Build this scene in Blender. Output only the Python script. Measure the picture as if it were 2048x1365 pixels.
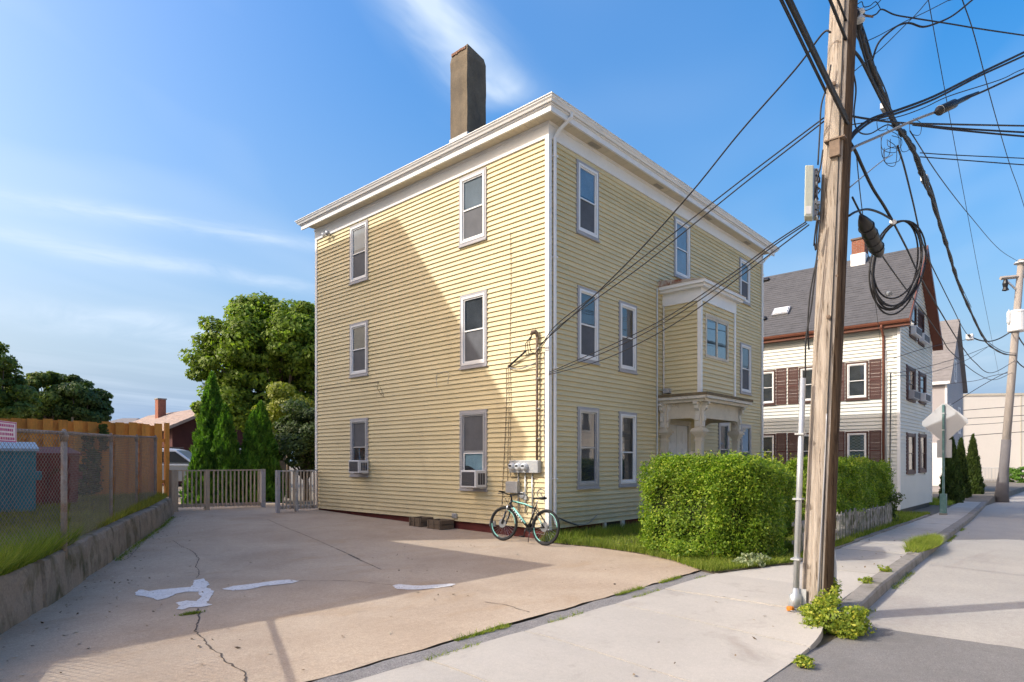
import bpy, math, random
import numpy as np
from mathutils import Vector, Matrix

random.seed(7)
rng = np.random.default_rng(11)
for o in list(bpy.data.objects):
    bpy.data.objects.remove(o)
scene = bpy.context.scene
COL = scene.collection
R = math.radians

# ---------------------------------------------------------------- camera
# world frame: x runs along the street, y runs back from the street, origin at the near corner of the yellow house
FPX, CXP, HYP, EYE = 1265.0, 1024.0, 924.0, 1.55
UR = (.6740, .7388)
UL = (-.7386, .6741)
CAM = Vector((-9.721, -7.894, EYE))
cam_data = bpy.data.cameras.new('camera')
cam = bpy.data.objects.new('camera', cam_data)
COL.objects.link(cam)
cam.location = CAM
cam.rotation_euler = (R(90), 0, R(42.378 - 90))
cam_data.sensor_width = 36
cam_data.lens = FPX / 2048 * 36
cam_data.shift_y = (HYP - 682.5) / 2048
cam_data.clip_start = .05
cam_data.clip_end = 3000
scene.camera = cam

# ---------------------------------------------------------------- light
SUN_EL = 36.0
SUN_XY = Vector((-.83, .557)).normalized()
sd = bpy.data.lights.new('sun', 'SUN')
sd.energy = 2.0
sd.angle = R(.4)
sd.color = (1.0, .965, .90)
sun = bpy.data.objects.new('sun', sd)
COL.objects.link(sun)
to_sun = Vector((SUN_XY.x * math.cos(R(SUN_EL)), SUN_XY.y * math.cos(R(SUN_EL)), math.sin(R(SUN_EL))))
sun.rotation_euler = to_sun.to_track_quat('Z', 'Y').to_euler()
sun.location = (-20, 14, 30)

world = bpy.data.worlds.new('World')
scene.world = world
world.use_nodes = True
wn, wl = world.node_tree.nodes, world.node_tree.links
wn.clear()
w_out = wn.new('ShaderNodeOutputWorld')
w_bg = wn.new('ShaderNodeBackground')
w_bg.inputs[1].default_value = .15
sky = wn.new('ShaderNodeTexSky')
sky.sky_type = 'NISHITA'
sky.sun_disc = False
sky.sun_elevation = R(SUN_EL)
sky.sun_rotation = math.atan2(SUN_XY.x, SUN_XY.y)
sky.air_density = 1.45
sky.dust_density = 6.5
sky.ozone_density = 4.0


def wmath(op, a, b=None, c=None):
    n = wn.new('ShaderNodeMath')
    n.operation = op
    for i, v in enumerate((a, b, c)):
        if v is None:
            continue
        if isinstance(v, (int, float)):
            n.inputs[i].default_value = v
        else:
            wl.new(v, n.inputs[i])
    return n.outputs[0]


# thin cirrus lying in a flat layer high above the ground: bands and noise in layer coordinates (x/z, y/z)
w_tc = wn.new('ShaderNodeTexCoord')
w_sep = wn.new('ShaderNodeSeparateXYZ')
wl.new(w_tc.outputs['Generated'], w_sep.inputs[0])
zc = wmath('MAXIMUM', w_sep.outputs[2], .03)
lx = wmath('DIVIDE', w_sep.outputs[0], zc)
ly = wmath('DIVIDE', w_sep.outputs[1], zc)
w_cmb = wn.new('ShaderNodeCombineXYZ')
wl.new(lx, w_cmb.inputs[0])
wl.new(ly, w_cmb.inputs[1])


def layer_axis(ang):
    ca, sa = math.cos(ang), math.sin(ang)
    s = wmath('ADD', wmath('MULTIPLY', lx, ca), wmath('MULTIPLY', ly, sa))
    t = wmath('ADD', wmath('MULTIPLY', lx, -sa), wmath('MULTIPLY', ly, ca))
    return s, t


def wnoise(s, t, fs, ft, detail=6, off=0., rough=.6, dist=0.):
    c = wn.new('ShaderNodeCombineXYZ')
    wl.new(wmath('MULTIPLY', s, fs), c.inputs[0])
    wl.new(wmath('MULTIPLY', t, ft), c.inputs[1])
    c.inputs[2].default_value = off
    n = wn.new('ShaderNodeTexNoise')
    n.inputs['Scale'].default_value = 1
    n.inputs['Detail'].default_value = detail
    n.inputs['Roughness'].default_value = rough
    n.inputs['Distortion'].default_value = dist
    wl.new(c.outputs[0], n.inputs['Vector'])
    return n.outputs[0]


def pix_layer(px, py):
    d = pix_ray(px, py)
    return d.x / d.z, d.y / d.z


def pix_ray(px, py):
    a = (px - CXP) / FPX
    return Vector((a * UR[0] + UR[1], a * UL[0] + UL[1], (HYP - py) / FPX))


def cirrus_band(pa, pb, width, amount, s_in, s_out, off):
    """a streak of cirrus from layer point pa to pb"""
    ang = math.atan2(pb[1] - pa[1], pb[0] - pa[0])
    s, t = layer_axis(ang)
    t0 = -pa[0] * math.sin(ang) + pa[1] * math.cos(ang)
    s0 = pa[0] * math.cos(ang) + pa[1] * math.sin(ang)
    s1 = pb[0] * math.cos(ang) + pb[1] * math.sin(ang)
    wob = wmath('MULTIPLY', wmath('SUBTRACT', wnoise(s, t, 1.6, .8, 1, off), .5), width * 2.2)
    q = wmath('DIVIDE', wmath('SUBTRACT', wmath('SUBTRACT', t, t0), wob), width)
    g = wmath('POWER', 2.718, wmath('MULTIPLY', wmath('MULTIPLY', q, q), -1.0))
    a = wn.new('ShaderNodeMapRange')
    a.interpolation_type = 'SMOOTHSTEP'
    wl.new(s, a.inputs[0])
    a.inputs[1].default_value = s0 - s_in
    a.inputs[2].default_value = s0 + s_in
    b = wn.new('ShaderNodeMapRange')
    b.interpolation_type = 'SMOOTHSTEP'
    wl.new(s, b.inputs[0])
    b.inputs[1].default_value = s1 + s_out
    b.inputs[2].default_value = s1 - s_out
    fine = wnoise(s, t, 2.2, 2.2 / width * .22, 4, off + 3, .65, .6)
    fine = wmath('MULTIPLY_ADD', fine, 2.4, -.55)
    m = wmath('MULTIPLY', wmath('MULTIPLY', g, fine), wmath('MULTIPLY', a.outputs[0], b.outputs[0]))
    return wmath('MULTIPLY', m, amount)


bands = [
    cirrus_band(pix_layer(-60, 385), pix_layer(640, 492), .11, .52, .4, .5, 1.0),
    cirrus_band(pix_layer(-200, 440), pix_layer(660, 582), .15, .52, .7, .6, 4.0),
    cirrus_band(pix_layer(-150, 600), pix_layer(640, 700), .60, .50, 1.6, 1.6, 8.0),
    cirrus_band(pix_layer(760, -60), pix_layer(1015, 205), .085, .85, .12, .06, 15.0),
]
cl = bands[0]
for b_ in bands[1:]:
    cl = wmath('MAXIMUM', cl, b_)
s_, t_ = layer_axis(.35)
veil = wmath('MULTIPLY_ADD', wnoise(s_, t_, .3, .8, 3, 31, .6, .4), .9, -.42)
cl = wmath('ADD', cl, wmath('MAXIMUM', veil, 0.0))
# the thin layer looks denser towards the horizon, where the line of sight is longer
haze_f = wmath('MULTIPLY', wmath('POWER', 2.718, wmath('MULTIPLY', zc, -4.2)), .95)
w_cl = wn.new('ShaderNodeClamp')
wl.new(cl, w_cl.inputs[0])
w_cl.inputs[2].default_value = .85
w_mix = wn.new('ShaderNodeMixRGB')
wl.new(w_cl.outputs[0], w_mix.inputs[0])
w_hsv = wn.new('ShaderNodeHueSaturation')
w_hsv.inputs['Saturation'].default_value = 1.6
w_hsv.inputs['Value'].default_value = 1.0
w_hsv.inputs['Hue'].default_value = .509
wl.new(sky.outputs[0], w_hsv.inputs['Color'])
w_wb = wn.new('ShaderNodeMixRGB')      # white balance of the daylight
w_wb.blend_type = 'MULTIPLY'
w_wb.inputs[0].default_value = 1
w_wb.inputs[2].default_value = (1.15, 1.03, .94, 1)
wl.new(w_hsv.outputs[0], w_wb.inputs[1])
w_hz = wn.new('ShaderNodeMixRGB')
wl.new(haze_f, w_hz.inputs[0])
wl.new(w_wb.outputs[0], w_hz.inputs[1])
w_hz.inputs[2].default_value = (1.30, 2.05, 3.3, 1)
wl.new(w_hz.outputs[0], w_mix.inputs[1])
w_mix.inputs[2].default_value = (2.75, 3.2, 3.75, 1)
wl.new(w_mix.outputs[0], w_bg.inputs[0])
wl.new(w_bg.outputs[0], w_out.inputs[0])

vs = scene.view_settings
vs.view_transform = 'Standard'
vs.look = 'None'
vs.exposure = 1.0
vs.gamma = 1
vs.use_curve_mapping = False


# ---------------------------------------------------------------- pixel helpers (a pixel only gives a direction)
def on_ground(px, py, z=0.):
    d = pix_ray(px, py)
    return CAM + d * ((z - EYE) / d.z)


def on_x(px, py, x):
    d = pix_ray(px, py)
    return CAM + d * ((x - CAM.x) / d.x)


def on_y(px, py, y):
    d = pix_ray(px, py)
    return CAM + d * ((y - CAM.y) / d.y)


def at_depth(px, py, dep):
    return CAM + pix_ray(px, py) * dep


# ---------------------------------------------------------------- materials
def new_mat(name):
    m = bpy.data.materials.new(name)
    m.use_nodes = True
    nt = m.node_tree
    b = nt.nodes['Principled BSDF']
    return m, nt, nt.nodes, nt.links, b


def add_noise(nt, scale, detail=4, rough=.55, stretch=None, coord='POS', dist=0.):
    n = nt.nodes.new('ShaderNodeTexNoise')
    n.inputs['Scale'].default_value = scale
    n.inputs['Detail'].default_value = detail
    n.inputs['Roughness'].default_value = rough
    n.inputs['Distortion'].default_value = dist
    if coord == 'POS':
        g = nt.nodes.new('ShaderNodeNewGeometry')
        src = g.outputs['Position']
    else:
        g = nt.nodes.new('ShaderNodeTexCoord')
        src = g.outputs['Object']
    if stretch:
        mp = nt.nodes.new('ShaderNodeMapping')
        mp.inputs['Scale'].default_value = stretch
        nt.links.new(src, mp.inputs[0])
        src = mp.outputs[0]
    nt.links.new(src, n.inputs['Vector'])
    return n.outputs[0]


def ramp(nt, fac, stops):
    r = nt.nodes.new('ShaderNodeValToRGB')
    e = r.color_ramp.elements
    while len(e) < len(stops):
        e.new(.5)
    for i, (p, c) in enumerate(stops):
        e[i].position = p
        e[i].color = (c[0], c[1], c[2], 1) if len(c) == 3 else c
    nt.links.new(fac, r.inputs[0])
    return r.outputs[0]


def mixc(nt, fac, a, b, mode='MIX'):
    n = nt.nodes.new('ShaderNodeMixRGB')
    n.blend_type = mode
    for i, v in ((0, fac), (1, a), (2, b)):
        if isinstance(v, (int, float)):
            n.inputs[i].default_value = v
        elif isinstance(v, (tuple, list)):
            n.inputs[i].default_value = (v[0], v[1], v[2], 1)
        else:
            nt.links.new(v, n.inputs[i])
    return n.outputs[0]


def bump(nt, b, h, strength, dist=.01):
    n = nt.nodes.new('ShaderNodeBump')
    n.inputs['Strength'].default_value = strength
    n.inputs['Distance'].default_value = dist
    nt.links.new(h, n.inputs['Height'])
    nt.links.new(n.outputs[0], b.inputs['Normal'])


def sc(c, k):
    return tuple(min(1., v * k) for v in c)


MATS = {}


def mat(name, col,  rough=.7, var=.12, scale=3., fine=40., finevar=.06, bmp=.0, bscale=60., metal=0., spec=.35,
        stretch=None, col2=None, c2lo=.5, c2hi=.7, c2scale=1.5, coord='POS', c2stretch=None, perobj=0., mid=0.):
    if name in MATS:
        return MATS[name]
    m, nt, nodes, links, b = new_mat(name)
    n1 = add_noise(nt, scale, 5, .6, stretch, coord)
    c = ramp(nt, n1, [(.25, sc(col, 1 - var)), (.75, sc(col, 1 + var))])
    n2 = add_noise(nt, fine, 3, .6, stretch, coord)
    k = ramp(nt, n2, [(.25, (1 - finevar,) * 3), (.75, (1 + finevar,) * 3)])
    c = mixc(nt, 1., c, k, 'MULTIPLY')
    if col2:
        n3 = add_noise(nt, c2scale, 6, .65, c2stretch, coord, .5)
        f = ramp(nt, n3, [(c2lo, (0, 0, 0)), (c2hi, (1, 1, 1))])
        c = mixc(nt, f, c, col2)
    if mid:
        c = mixc(nt, 1., c, ramp(nt, add_noise(nt, 22, 5, .75), [(.30, (1 - mid,) * 3), (.70, (1 + mid,) * 3)]), 'MULTIPLY')
    if perobj:
        oi = nodes.new('ShaderNodeObjectInfo')
        c = mixc(nt, 1., c, ramp(nt, oi.outputs['Random'], [(0., (1 - perobj,) * 3), (1., (1 + perobj,) * 3)]), 'MULTIPLY')
    links.new(c, b.inputs['Base Color'])
    b.inputs['Roughness'].default_value = rough
    b.inputs['Metallic'].default_value = metal
    b.inputs['Specular IOR Level'].default_value = spec
    if bmp:
        bump(nt, b, add_noise(nt, bscale, 4, .6, stretch, coord), bmp)
    MATS[name] = m
    return m


def leaf_mat(name, dark, light, trans=.35, rough=.55, clump=.0, cscale=1.0, third=None):
    m, nt, nodes, links, b = new_mat(name)
    g = nodes.new('ShaderNodeNewGeometry')
    stops = [(0., dark), (.65, light), (1., third or sc(light, 1.15))]
    c = ramp(nt, g.outputs['Random Per Island'], stops)
    n = add_noise(nt, cscale, 3)
    c = mixc(nt, 1., c, ramp(nt, n, [(.3, (1 - clump,) * 3), (.7, (1 + clump,) * 3)]), 'MULTIPLY')
    links.new(c, b.inputs['Base Color'])
    b.inputs['Roughness'].default_value = rough
    b.inputs['Specular IOR Level'].default_value = .3
    t = nodes.new('ShaderNodeBsdfTranslucent')
    tc = mixc(nt, 1., c, (1.08, 1.25, .5), 'MULTIPLY')
    links.new(tc, t.inputs[0])
    mx = nodes.new('ShaderNodeMixShader')
    mx.inputs[0].default_value = trans
    links.new(b.outputs[0], mx.inputs[1])
    links.new(t.outputs[0], mx.inputs[2])
    links.new(mx.outputs[0], nodes['Material Output'].inputs[0])
    MATS[name] = m
    return m


def glass_mat(name, tint=(.02, .025, .03), ior=1.9, rough=.03, wav=.02):
    m, nt, nodes, links, b = new_mat(name)
    b.inputs['Base Color'].default_value = (*tint, 1)
    b.inputs['Roughness'].default_value = rough
    b.inputs['IOR'].default_value = ior
    b.inputs['Specular IOR Level'].default_value = .5
    n = add_noise(nt, 1.3, 2)
    bump(nt, b, n, wav, .05)
    MATS[name] = m
    return m


# ---------------------------------------------------------------- mesh builder
class MB:
    def __init__(s):
        s.v, s.f = [], []

    def add(s, vs_, fs_):
        n = len(s.v)
        s.v += [tuple(p) for p in vs_]
        s.f += [tuple(i + n for i in f) for f in fs_]
        return s

    def box(s, x0, x1, y0, y1, z0, z1):
        if x0 > x1: x0, x1 = x1, x0
        if y0 > y1: y0, y1 = y1, y0
        if z0 > z1: z0, z1 = z1, z0
        return s.add([(x0, y0, z0), (x1, y0, z0), (x1, y1, z0), (x0, y1, z0), (x0, y0, z1), (x1, y0, z1), (x1, y1, z1), (x0, y1, z1)],
                     [(0, 3, 2, 1), (4, 5, 6, 7), (0, 1, 5, 4), (1, 2, 6, 5), (2, 3, 7, 6), (3, 0, 4, 7)])

    def hexa(s, bottom, top):
        return s.add(list(bottom) + list(top),
                     [(3, 2, 1, 0), (4, 5, 6, 7), (0, 1, 5, 4), (1, 2, 6, 5), (2, 3, 7, 6), (3, 0, 4, 7)])

    def prism(s, poly, off):
        """extrude the polygon (3D points, ccw seen from +off) by off"""
        n = len(poly)
        off = Vector(off)
        a = [Vector(p) for p in poly]
        b = [p + off for p in a]
        fs_ = [tuple(reversed(range(n))), tuple(range(n, 2 * n))]
        for i in range(n):
            j = (i + 1) % n
            fs_.append((i, j, n + j, n + i))
        return s.add(a + b, fs_)

    def tube(s, pts, r, n=8, cap=True, flat=1.0):
        pts = [Vector(p) for p in pts]
        rs = r if isinstance(r, (list, tuple)) else [r] * len(pts)
        base = len(s.v)
        up = Vector((0, 0, 1))
        t0 = (pts[1] - pts[0]).normalized()
        if abs(t0.z) > .95:
            up = Vector((0, 1, 0))
        prev = None
        for i, p in enumerate(pts):
            a = pts[max(0, i - 1)]
            b = pts[min(len(pts) - 1, i + 1)]
            t = (b - a)
            if t.length < 1e-9:
                t = t0.copy()
            t.normalize()
            if prev is None:
                x = t.cross(up).normalized()
            else:
                x = prev - t * prev.dot(t)
                if x.length < 1e-6:
                    x = t.cross(up)
                x.normalize()
            prev = x
            y = t.cross(x)
            for k in range(n):
                an = 2 * math.pi * k / n
                q = p + (x * math.cos(an) + y * math.sin(an) * flat) * rs[i]
                s.v.append(tuple(q))
        for i in range(len(pts) - 1):
            for k in range(n):
                k2 = (k + 1) % n
                s.f.append((base + i * n + k, base + i * n + k2, base + (i + 1) * n + k2, base + (i + 1) * n + k))
        if cap:
            s.f.append(tuple(base + k for k in reversed(range(n))))
            e = base + (len(pts) - 1) * n
            s.f.append(tuple(e + k for k in range(n)))
        return s

    def cyl(s, p0, p1, r, n=12, r1=None):
        return s.tube([p0, p1], [r, r if r1 is None else r1], n)

    def lathe(s, c, axis, prof, n=16):
        """prof: list of (dist along axis, radius)"""
        axis = Vector(axis).normalized()
        x = axis.orthogonal().normalized()
        y = axis.cross(x)
        c = Vector(c)
        base = len(s.v)
        for d, r in prof:
            for k in range(n):
                an = 2 * math.pi * k / n
                s.v.append(tuple(c + axis * d + (x * math.cos(an) + y * math.sin(an)) * max(r, 1e-4)))
        for i in range(len(prof) - 1):
            for k in range(n):
                k2 = (k + 1) % n
                s.f.append((base + i * n + k, base + i * n + k2, base + (i + 1) * n + k2, base + (i + 1) * n + k))
        s.f.append(tuple(base + k for k in reversed(range(n))))
        e = base + (len(prof) - 1) * n
        s.f.append(tuple(e + k for k in range(n)))
        return s

    def torus(s, c, axis, R0, r, n=40, m=8, a0=0., a1=2 * math.pi, xdir=None):
        axis = Vector(axis).normalized()
        x = Vector(xdir) if xdir else axis.orthogonal().normalized()
        x = (x - axis * x.dot(axis)).normalized()
        y = axis.cross(x)
        c = Vector(c)
        full = abs(a1 - a0 - 2 * math.pi) < 1e-6
        cnt = n if full else n + 1
        base = len(s.v)
        for i in range(cnt):
            an = a0 + (a1 - a0) * i / n
            d = x * math.cos(an) + y * math.sin(an)
            for k in range(m):
                b = 2 * math.pi * k / m
                s.v.append(tuple(c + d * (R0 + r * math.cos(b)) + axis * (r * math.sin(b))))
        for i in range(n):
            i2 = (i + 1) % cnt
            for k in range(m):
                k2 = (k + 1) % m
                s.f.append((base + i * m + k, base + i2 * m + k, base + i2 * m + k2, base + i * m + k2))
        return s

    def build(s, name, material, parent=None, smooth=False, bevel=0.):
        org = world_origin(parent) if parent else Vector((0, 0, 0))
        me = bpy.data.meshes.new(name)
        me.from_pydata([(p[0] - org.x, p[1] - org.y, p[2] - org.z) for p in s.v], [], s.f)
        me.materials.append(material)
        if smooth:
            me.polygons.foreach_set('use_smooth', [True] * len(me.polygons))
        me.update()
        o = bpy.data.objects.new(name, me)
        COL.objects.link(o)
        if parent:
            o.parent = parent
        if bevel:
            md = o.modifiers.new('bevel', 'BEVEL')
            md.width = bevel
            md.segments = 2
            md.limit_method = 'ANGLE'
        return o


def world_origin(o):
    p = Vector((0, 0, 0))
    while o:
        p += o.location
        o = o.parent
    return p


def tag(o, label=None, cat=None, group=None, kind=None):
    if label: o['label'] = label
    if cat: o['category'] = cat
    if group: o['group'] = group
    if kind: o['kind'] = kind
    return o


def thing(name, loc, label, cat, group=None):
    o = bpy.data.objects.new(name, None)
    o.empty_display_size = .2
    COL.objects.link(o)
    o.location = loc
    return tag(o, label, cat, group)


def structure(o):
    o['kind'] = 'structure'
    return o


class Face:
    """a vertical wall plane: a runs along it, o is the distance out of it"""
    def __init__(s, org, adir, odir):
        s.org, s.a, s.o = Vector(org), Vector(adir), Vector(odir)

    def p(s, a, o, z):
        return s.org + s.a * a + s.o * o + Vector((0, 0, z))

    def box(s, mb, a0, a1, o0, o1, z0, z1):
        p, q = s.p(a0, o0, z0), s.p(a1, o1, z1)
        mb.box(p.x, q.x, p.y, q.y, z0, z1)
        return mb

    def pix(s, px, py, o=0.):
        """pixel -> (a, z) on the plane at distance o out of the wall"""
        if abs(s.o.x) > .5:
            w = on_x(px, py, (s.org + s.o * o).x)
        else:
            w = on_y(px, py, (s.org + s.o * o).y)
        return (w - s.org).dot(s.a), w.z


def np_mesh(name, verts, faces_n, material, parent=None, corners=4):
    """verts (N*corners,3): separate polygons of `corners` corners"""
    org = world_origin(parent) if parent else Vector((0, 0, 0))
    v = np.asarray(verts, dtype=np.float32) - np.array(org, dtype=np.float32)
    nf = len(v) // corners
    me = bpy.data.meshes.new(name)
    me.vertices.add(len(v))
    me.vertices.foreach_set('co', v.ravel())
    me.loops.add(nf * corners)
    me.loops.foreach_set('vertex_index', np.arange(nf * corners, dtype=np.int32))
    me.polygons.add(nf)
    me.polygons.foreach_set('loop_start', np.arange(0, nf * corners, corners, dtype=np.int32))
    me.polygons.foreach_set('loop_total', np.full(nf, corners, dtype=np.int32))
    me.materials.append(material)
    me.update(calc_edges=True)
    o = bpy.data.objects.new(name, me)
    COL.objects.link(o)
    if parent:
        o.parent = parent
    return o


def leaf_quads(P, Nrm, size, aspect=.55, jitter=.7, droop=0.):
    """P (n,3) positions, Nrm (n,3) preferred normals -> kite shaped leaves (n*4,3)"""
    n = len(P)
    nr = Nrm + rng.normal(0, jitter, (n, 3))
    nr /= np.linalg.norm(nr, axis=1)[:, None] + 1e-9
    t = rng.normal(0, 1, (n, 3))
    t[:, 2] -= droop
    t -= nr * (t * nr).sum(1)[:, None]
    t /= np.linalg.norm(t, axis=1)[:, None] + 1e-9
    b = np.cross(nr, t)
    sz = size * rng.uniform(.6, 1.3, n)[:, None]
    q = np.empty((n, 4, 3))
    q[:, 0] = P - t * sz * .5
    q[:, 1] = P + b * sz * aspect * .5 - nr * sz * .06
    q[:, 2] = P + t * sz * .5
    q[:, 3] = P - b * sz * aspect * .5 - nr * sz * .06
    return q.reshape(-1, 3)


def grass(name, pts, h, w, material, parent=None, lean=.35, hv=.5):
    """upright blades (triangles) at pts (n,3)"""
    n = len(pts)
    an = rng.uniform(0, 2 * math.pi, n)
    hh = h * rng.uniform(1 - hv, 1 + hv, n)
    d = np.stack([np.cos(an), np.sin(an), np.zeros(n)], 1)
    ln = rng.normal(0, lean, (n, 2)) * hh[:, None]
    v = np.empty((n, 3, 3))
    v[:, 0] = pts - d * w * .5
    v[:, 1] = pts + d * w * .5
    v[:, 2] = pts
    v[:, 2, 2] += hh
    v[:, 2, :2] += ln
    return np_mesh(name, v.reshape(-1, 3), n, material, parent, 3)
# ================================================================= materials
M = {}


def siding_mat():
    m, nt, nodes, links, b = new_mat('yellow_siding')
    c = ramp(nt, add_noise(nt, .9, 5, .6), [(.25, (.60, .505, .295)), (.75, (.67, .57, .345))])
    oi = nodes.new('ShaderNodeObjectInfo')
    c = mixc(nt, 1., c, ramp(nt, oi.outputs['Random'], [(0., (.94, .94, .93)), (1., (1.05, 1.05, 1.05))]), 'MULTIPLY')
    streak = ramp(nt, add_noise(nt, 1.3, 6, .65, (1, 1, .22), 'POS', .5), [(.60, (0, 0, 0)), (.85, (1, 1, 1))])
    c = mixc(nt, mixc(nt, .55, (0, 0, 0), streak), c, (.45, .37, .22))
    # splash dirt near the ground
    g = nodes.new('ShaderNodeNewGeometry')
    sp = nodes.new('ShaderNodeSeparateXYZ')
    links.new(g.outputs['Position'], sp.inputs[0])
    mr = nodes.new('ShaderNodeMapRange')
    links.new(sp.outputs[2], mr.inputs[0])
    mr.inputs[1].default_value, mr.inputs[2].default_value = 1.0, .15
    f = mixc(nt, 1., mr.outputs[0], ramp(nt, add_noise(nt, 2.2, 6, .7), [(.35, (0, 0, 0)), (.70, (.75,) * 3)]), 'MULTIPLY')
    c = mixc(nt, f, c, (.40, .33, .21))
    fine = ramp(nt, add_noise(nt, 30, 3, .6), [(.3, (.96,) * 3), (.7, (1.03,) * 3)])
    c = mixc(nt, 1., c, fine, 'MULTIPLY')
    links.new(c, b.inputs['Base Color'])
    b.inputs['Roughness'].default_value = .55
    b.inputs['Specular IOR Level'].default_value = .3
    bump(nt, b, add_noise(nt, 1.6, 3, .5), .12, .03)
    return m


M['siding'] = siding_mat()
M['white'] = mat('white_trim', (.74, .73, .71), .45, .05, 2, 30, .03, spec=.4)
M['white_old'] = mat('weathered_white_paint', (.60, .56, .49), .6, .12, 5, 30, .08, col2=(.30, .24, .18), c2lo=.58, c2hi=.75, c2scale=5, bmp=.15, bscale=40)
M['cream_trim'] = mat('cream_painted_wood', (.55, .49, .39), .55, .10, 4, 30, .06, col2=(.32, .25, .18), c2lo=.6, c2hi=.8, c2scale=6, bmp=.1)
M['soffit'] = mat('cream_soffit', (.60, .53, .40), .6, .05, 3)
M['casing_grey'] = mat('grey_casing', (.36, .35, .36), .5, .10, 4, 30, .05)
M['alu'] = mat('grey_aluminium', (.42, .42, .43), .4, .08, 5, metal=.4)
M['galv'] = mat('galvanised_steel', (.50, .52, .53), .42, .10, 6, 40, .06, metal=.55)
M['dark'] = mat('dark_interior', (.018, .018, .02), .8, .2, 2)
M['room'] = mat('unlit_room_tone', (.085, .082, .078), .9, .5, 2.5)
M['screen'] = mat('insect_screen', (.10, .104, .115), .75, .2, 3)
M['black'] = mat('black_plastic', (.015, .015, .016), .4, .1, 10, spec=.4)
M['foundation'] = mat('dark_red_foundation', (.105, .022, .02), .75, .25, 3, 30, .15, bmp=.3, bscale=25, col2=(.2, .16, .14), c2lo=.66, c2hi=.8, c2scale=4)
M['shingle_dark'] = mat('dark_roof_shingle', (.035, .035, .04), .9, .2, 6, 40, .2, bmp=.4)
M['chimney'] = mat('stained_stucco', (.155, .122, .082), .9, .30, 2.5, 30, .18, bmp=.35, bscale=30, col2=(.07, .06, .05), c2lo=.45, c2hi=.75, c2scale=1.3, c2stretch=(1, 1, .35))
M['brick'] = mat('red_brick', (.27, .105, .065), .85, .25, 8, 40, .15, bmp=.3)
M['blind'] = mat('pale_blind', (.30, .31, .30), .8, .25, 2)
M['curtain'] = mat('pale_blue_curtain', (.45, .60, .60), .8, .12, 6)
M['door'] = mat('white_door', (.66, .66, .68), .45, .04, 3)
M['rustmetal'] = mat('rusty_pipe', (.17, .12, .085), .7, .3, 8, 40, .2)
M['glassg'] = None


def clear_glass(name, refl=1.0, tint=(.8, .84, .88)):
    m, nt, nodes, links, b = new_mat(name)
    tr = nodes.new('ShaderNodeBsdfTransparent')
    tr.inputs[0].default_value = (*tint, 1)
    gl = nodes.new('ShaderNodeBsdfGlossy')
    gl.inputs['Roughness'].default_value = .02
    gl.inputs[0].default_value = (.95, .97, 1, 1)
    fr = nodes.new('ShaderNodeFresnel')
    fr.inputs[0].default_value = 1.0 + .75 * refl
    n = nodes.new('ShaderNodeBump')
    n.inputs['Strength'].default_value = .05
    n.inputs['Distance'].default_value = .03
    links.new(add_noise(nt, 1.5, 2), n.inputs['Height'])
    links.new(n.outputs[0], gl.inputs['Normal'])
    mx = nodes.new('ShaderNodeMixShader')
    gb = nodes.new('ShaderNodeNewGeometry')
    mm = nodes.new('ShaderNodeMath')
    mm.operation = 'MULTIPLY_ADD'
    links.new(gb.outputs['Backfacing'], mm.inputs[0])
    mm.inputs[1].default_value = -1
    mm.inputs[2].default_value = 1
    m2 = nodes.new('ShaderNodeMath')
    m2.operation = 'MULTIPLY'
    links.new(mm.outputs[0], m2.inputs[0])
    links.new(fr.outputs[0], m2.inputs[1])
    links.new(m2.outputs[0], mx.inputs[0])
    links.new(tr.outputs[0], mx.inputs[1])
    links.new(gl.outputs[0], mx.inputs[2])
    links.new(mx.outputs[0], nodes['Material Output'].inputs[0])
    return m


M['pane'] = clear_glass('window_glass', 1.35)
M['pane_soft'] = clear_glass('window_glass_soft', .7)


def sz(x):
    """the street falls gently away to the right"""
    return -.02 * min(max(x, 0.), 18.) - .005 * min(max(0., x - 18.), 40.)


def on_street(px, py, off=0.):
    z = 0.
    for _ in range(50):
        p = on_ground(px, py, z + off)
        z = .5 * z + .5 * sz(p.x)
    return p


def gz(x, y):
    """height of the driveway"""
    return max(0., min(y - 1., 11.)) * .021


# ================================================================= generic wall pieces
def ring(face, mb, a0, a1, z0, z1, w, o0, o1, wb=None):
    wb = w if wb is None else wb
    face.box(mb, a0, a0 + w, o0, o1, z0, z1)
    face.box(mb, a1 - w, a1, o0, o1, z0, z1)
    face.box(mb, a0 + w, a1 - w, o0, o1, z1 - w, z1)
    face.box(mb, a0 + w, a1 - w, o0, o1, z0, z0 + wb)


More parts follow.
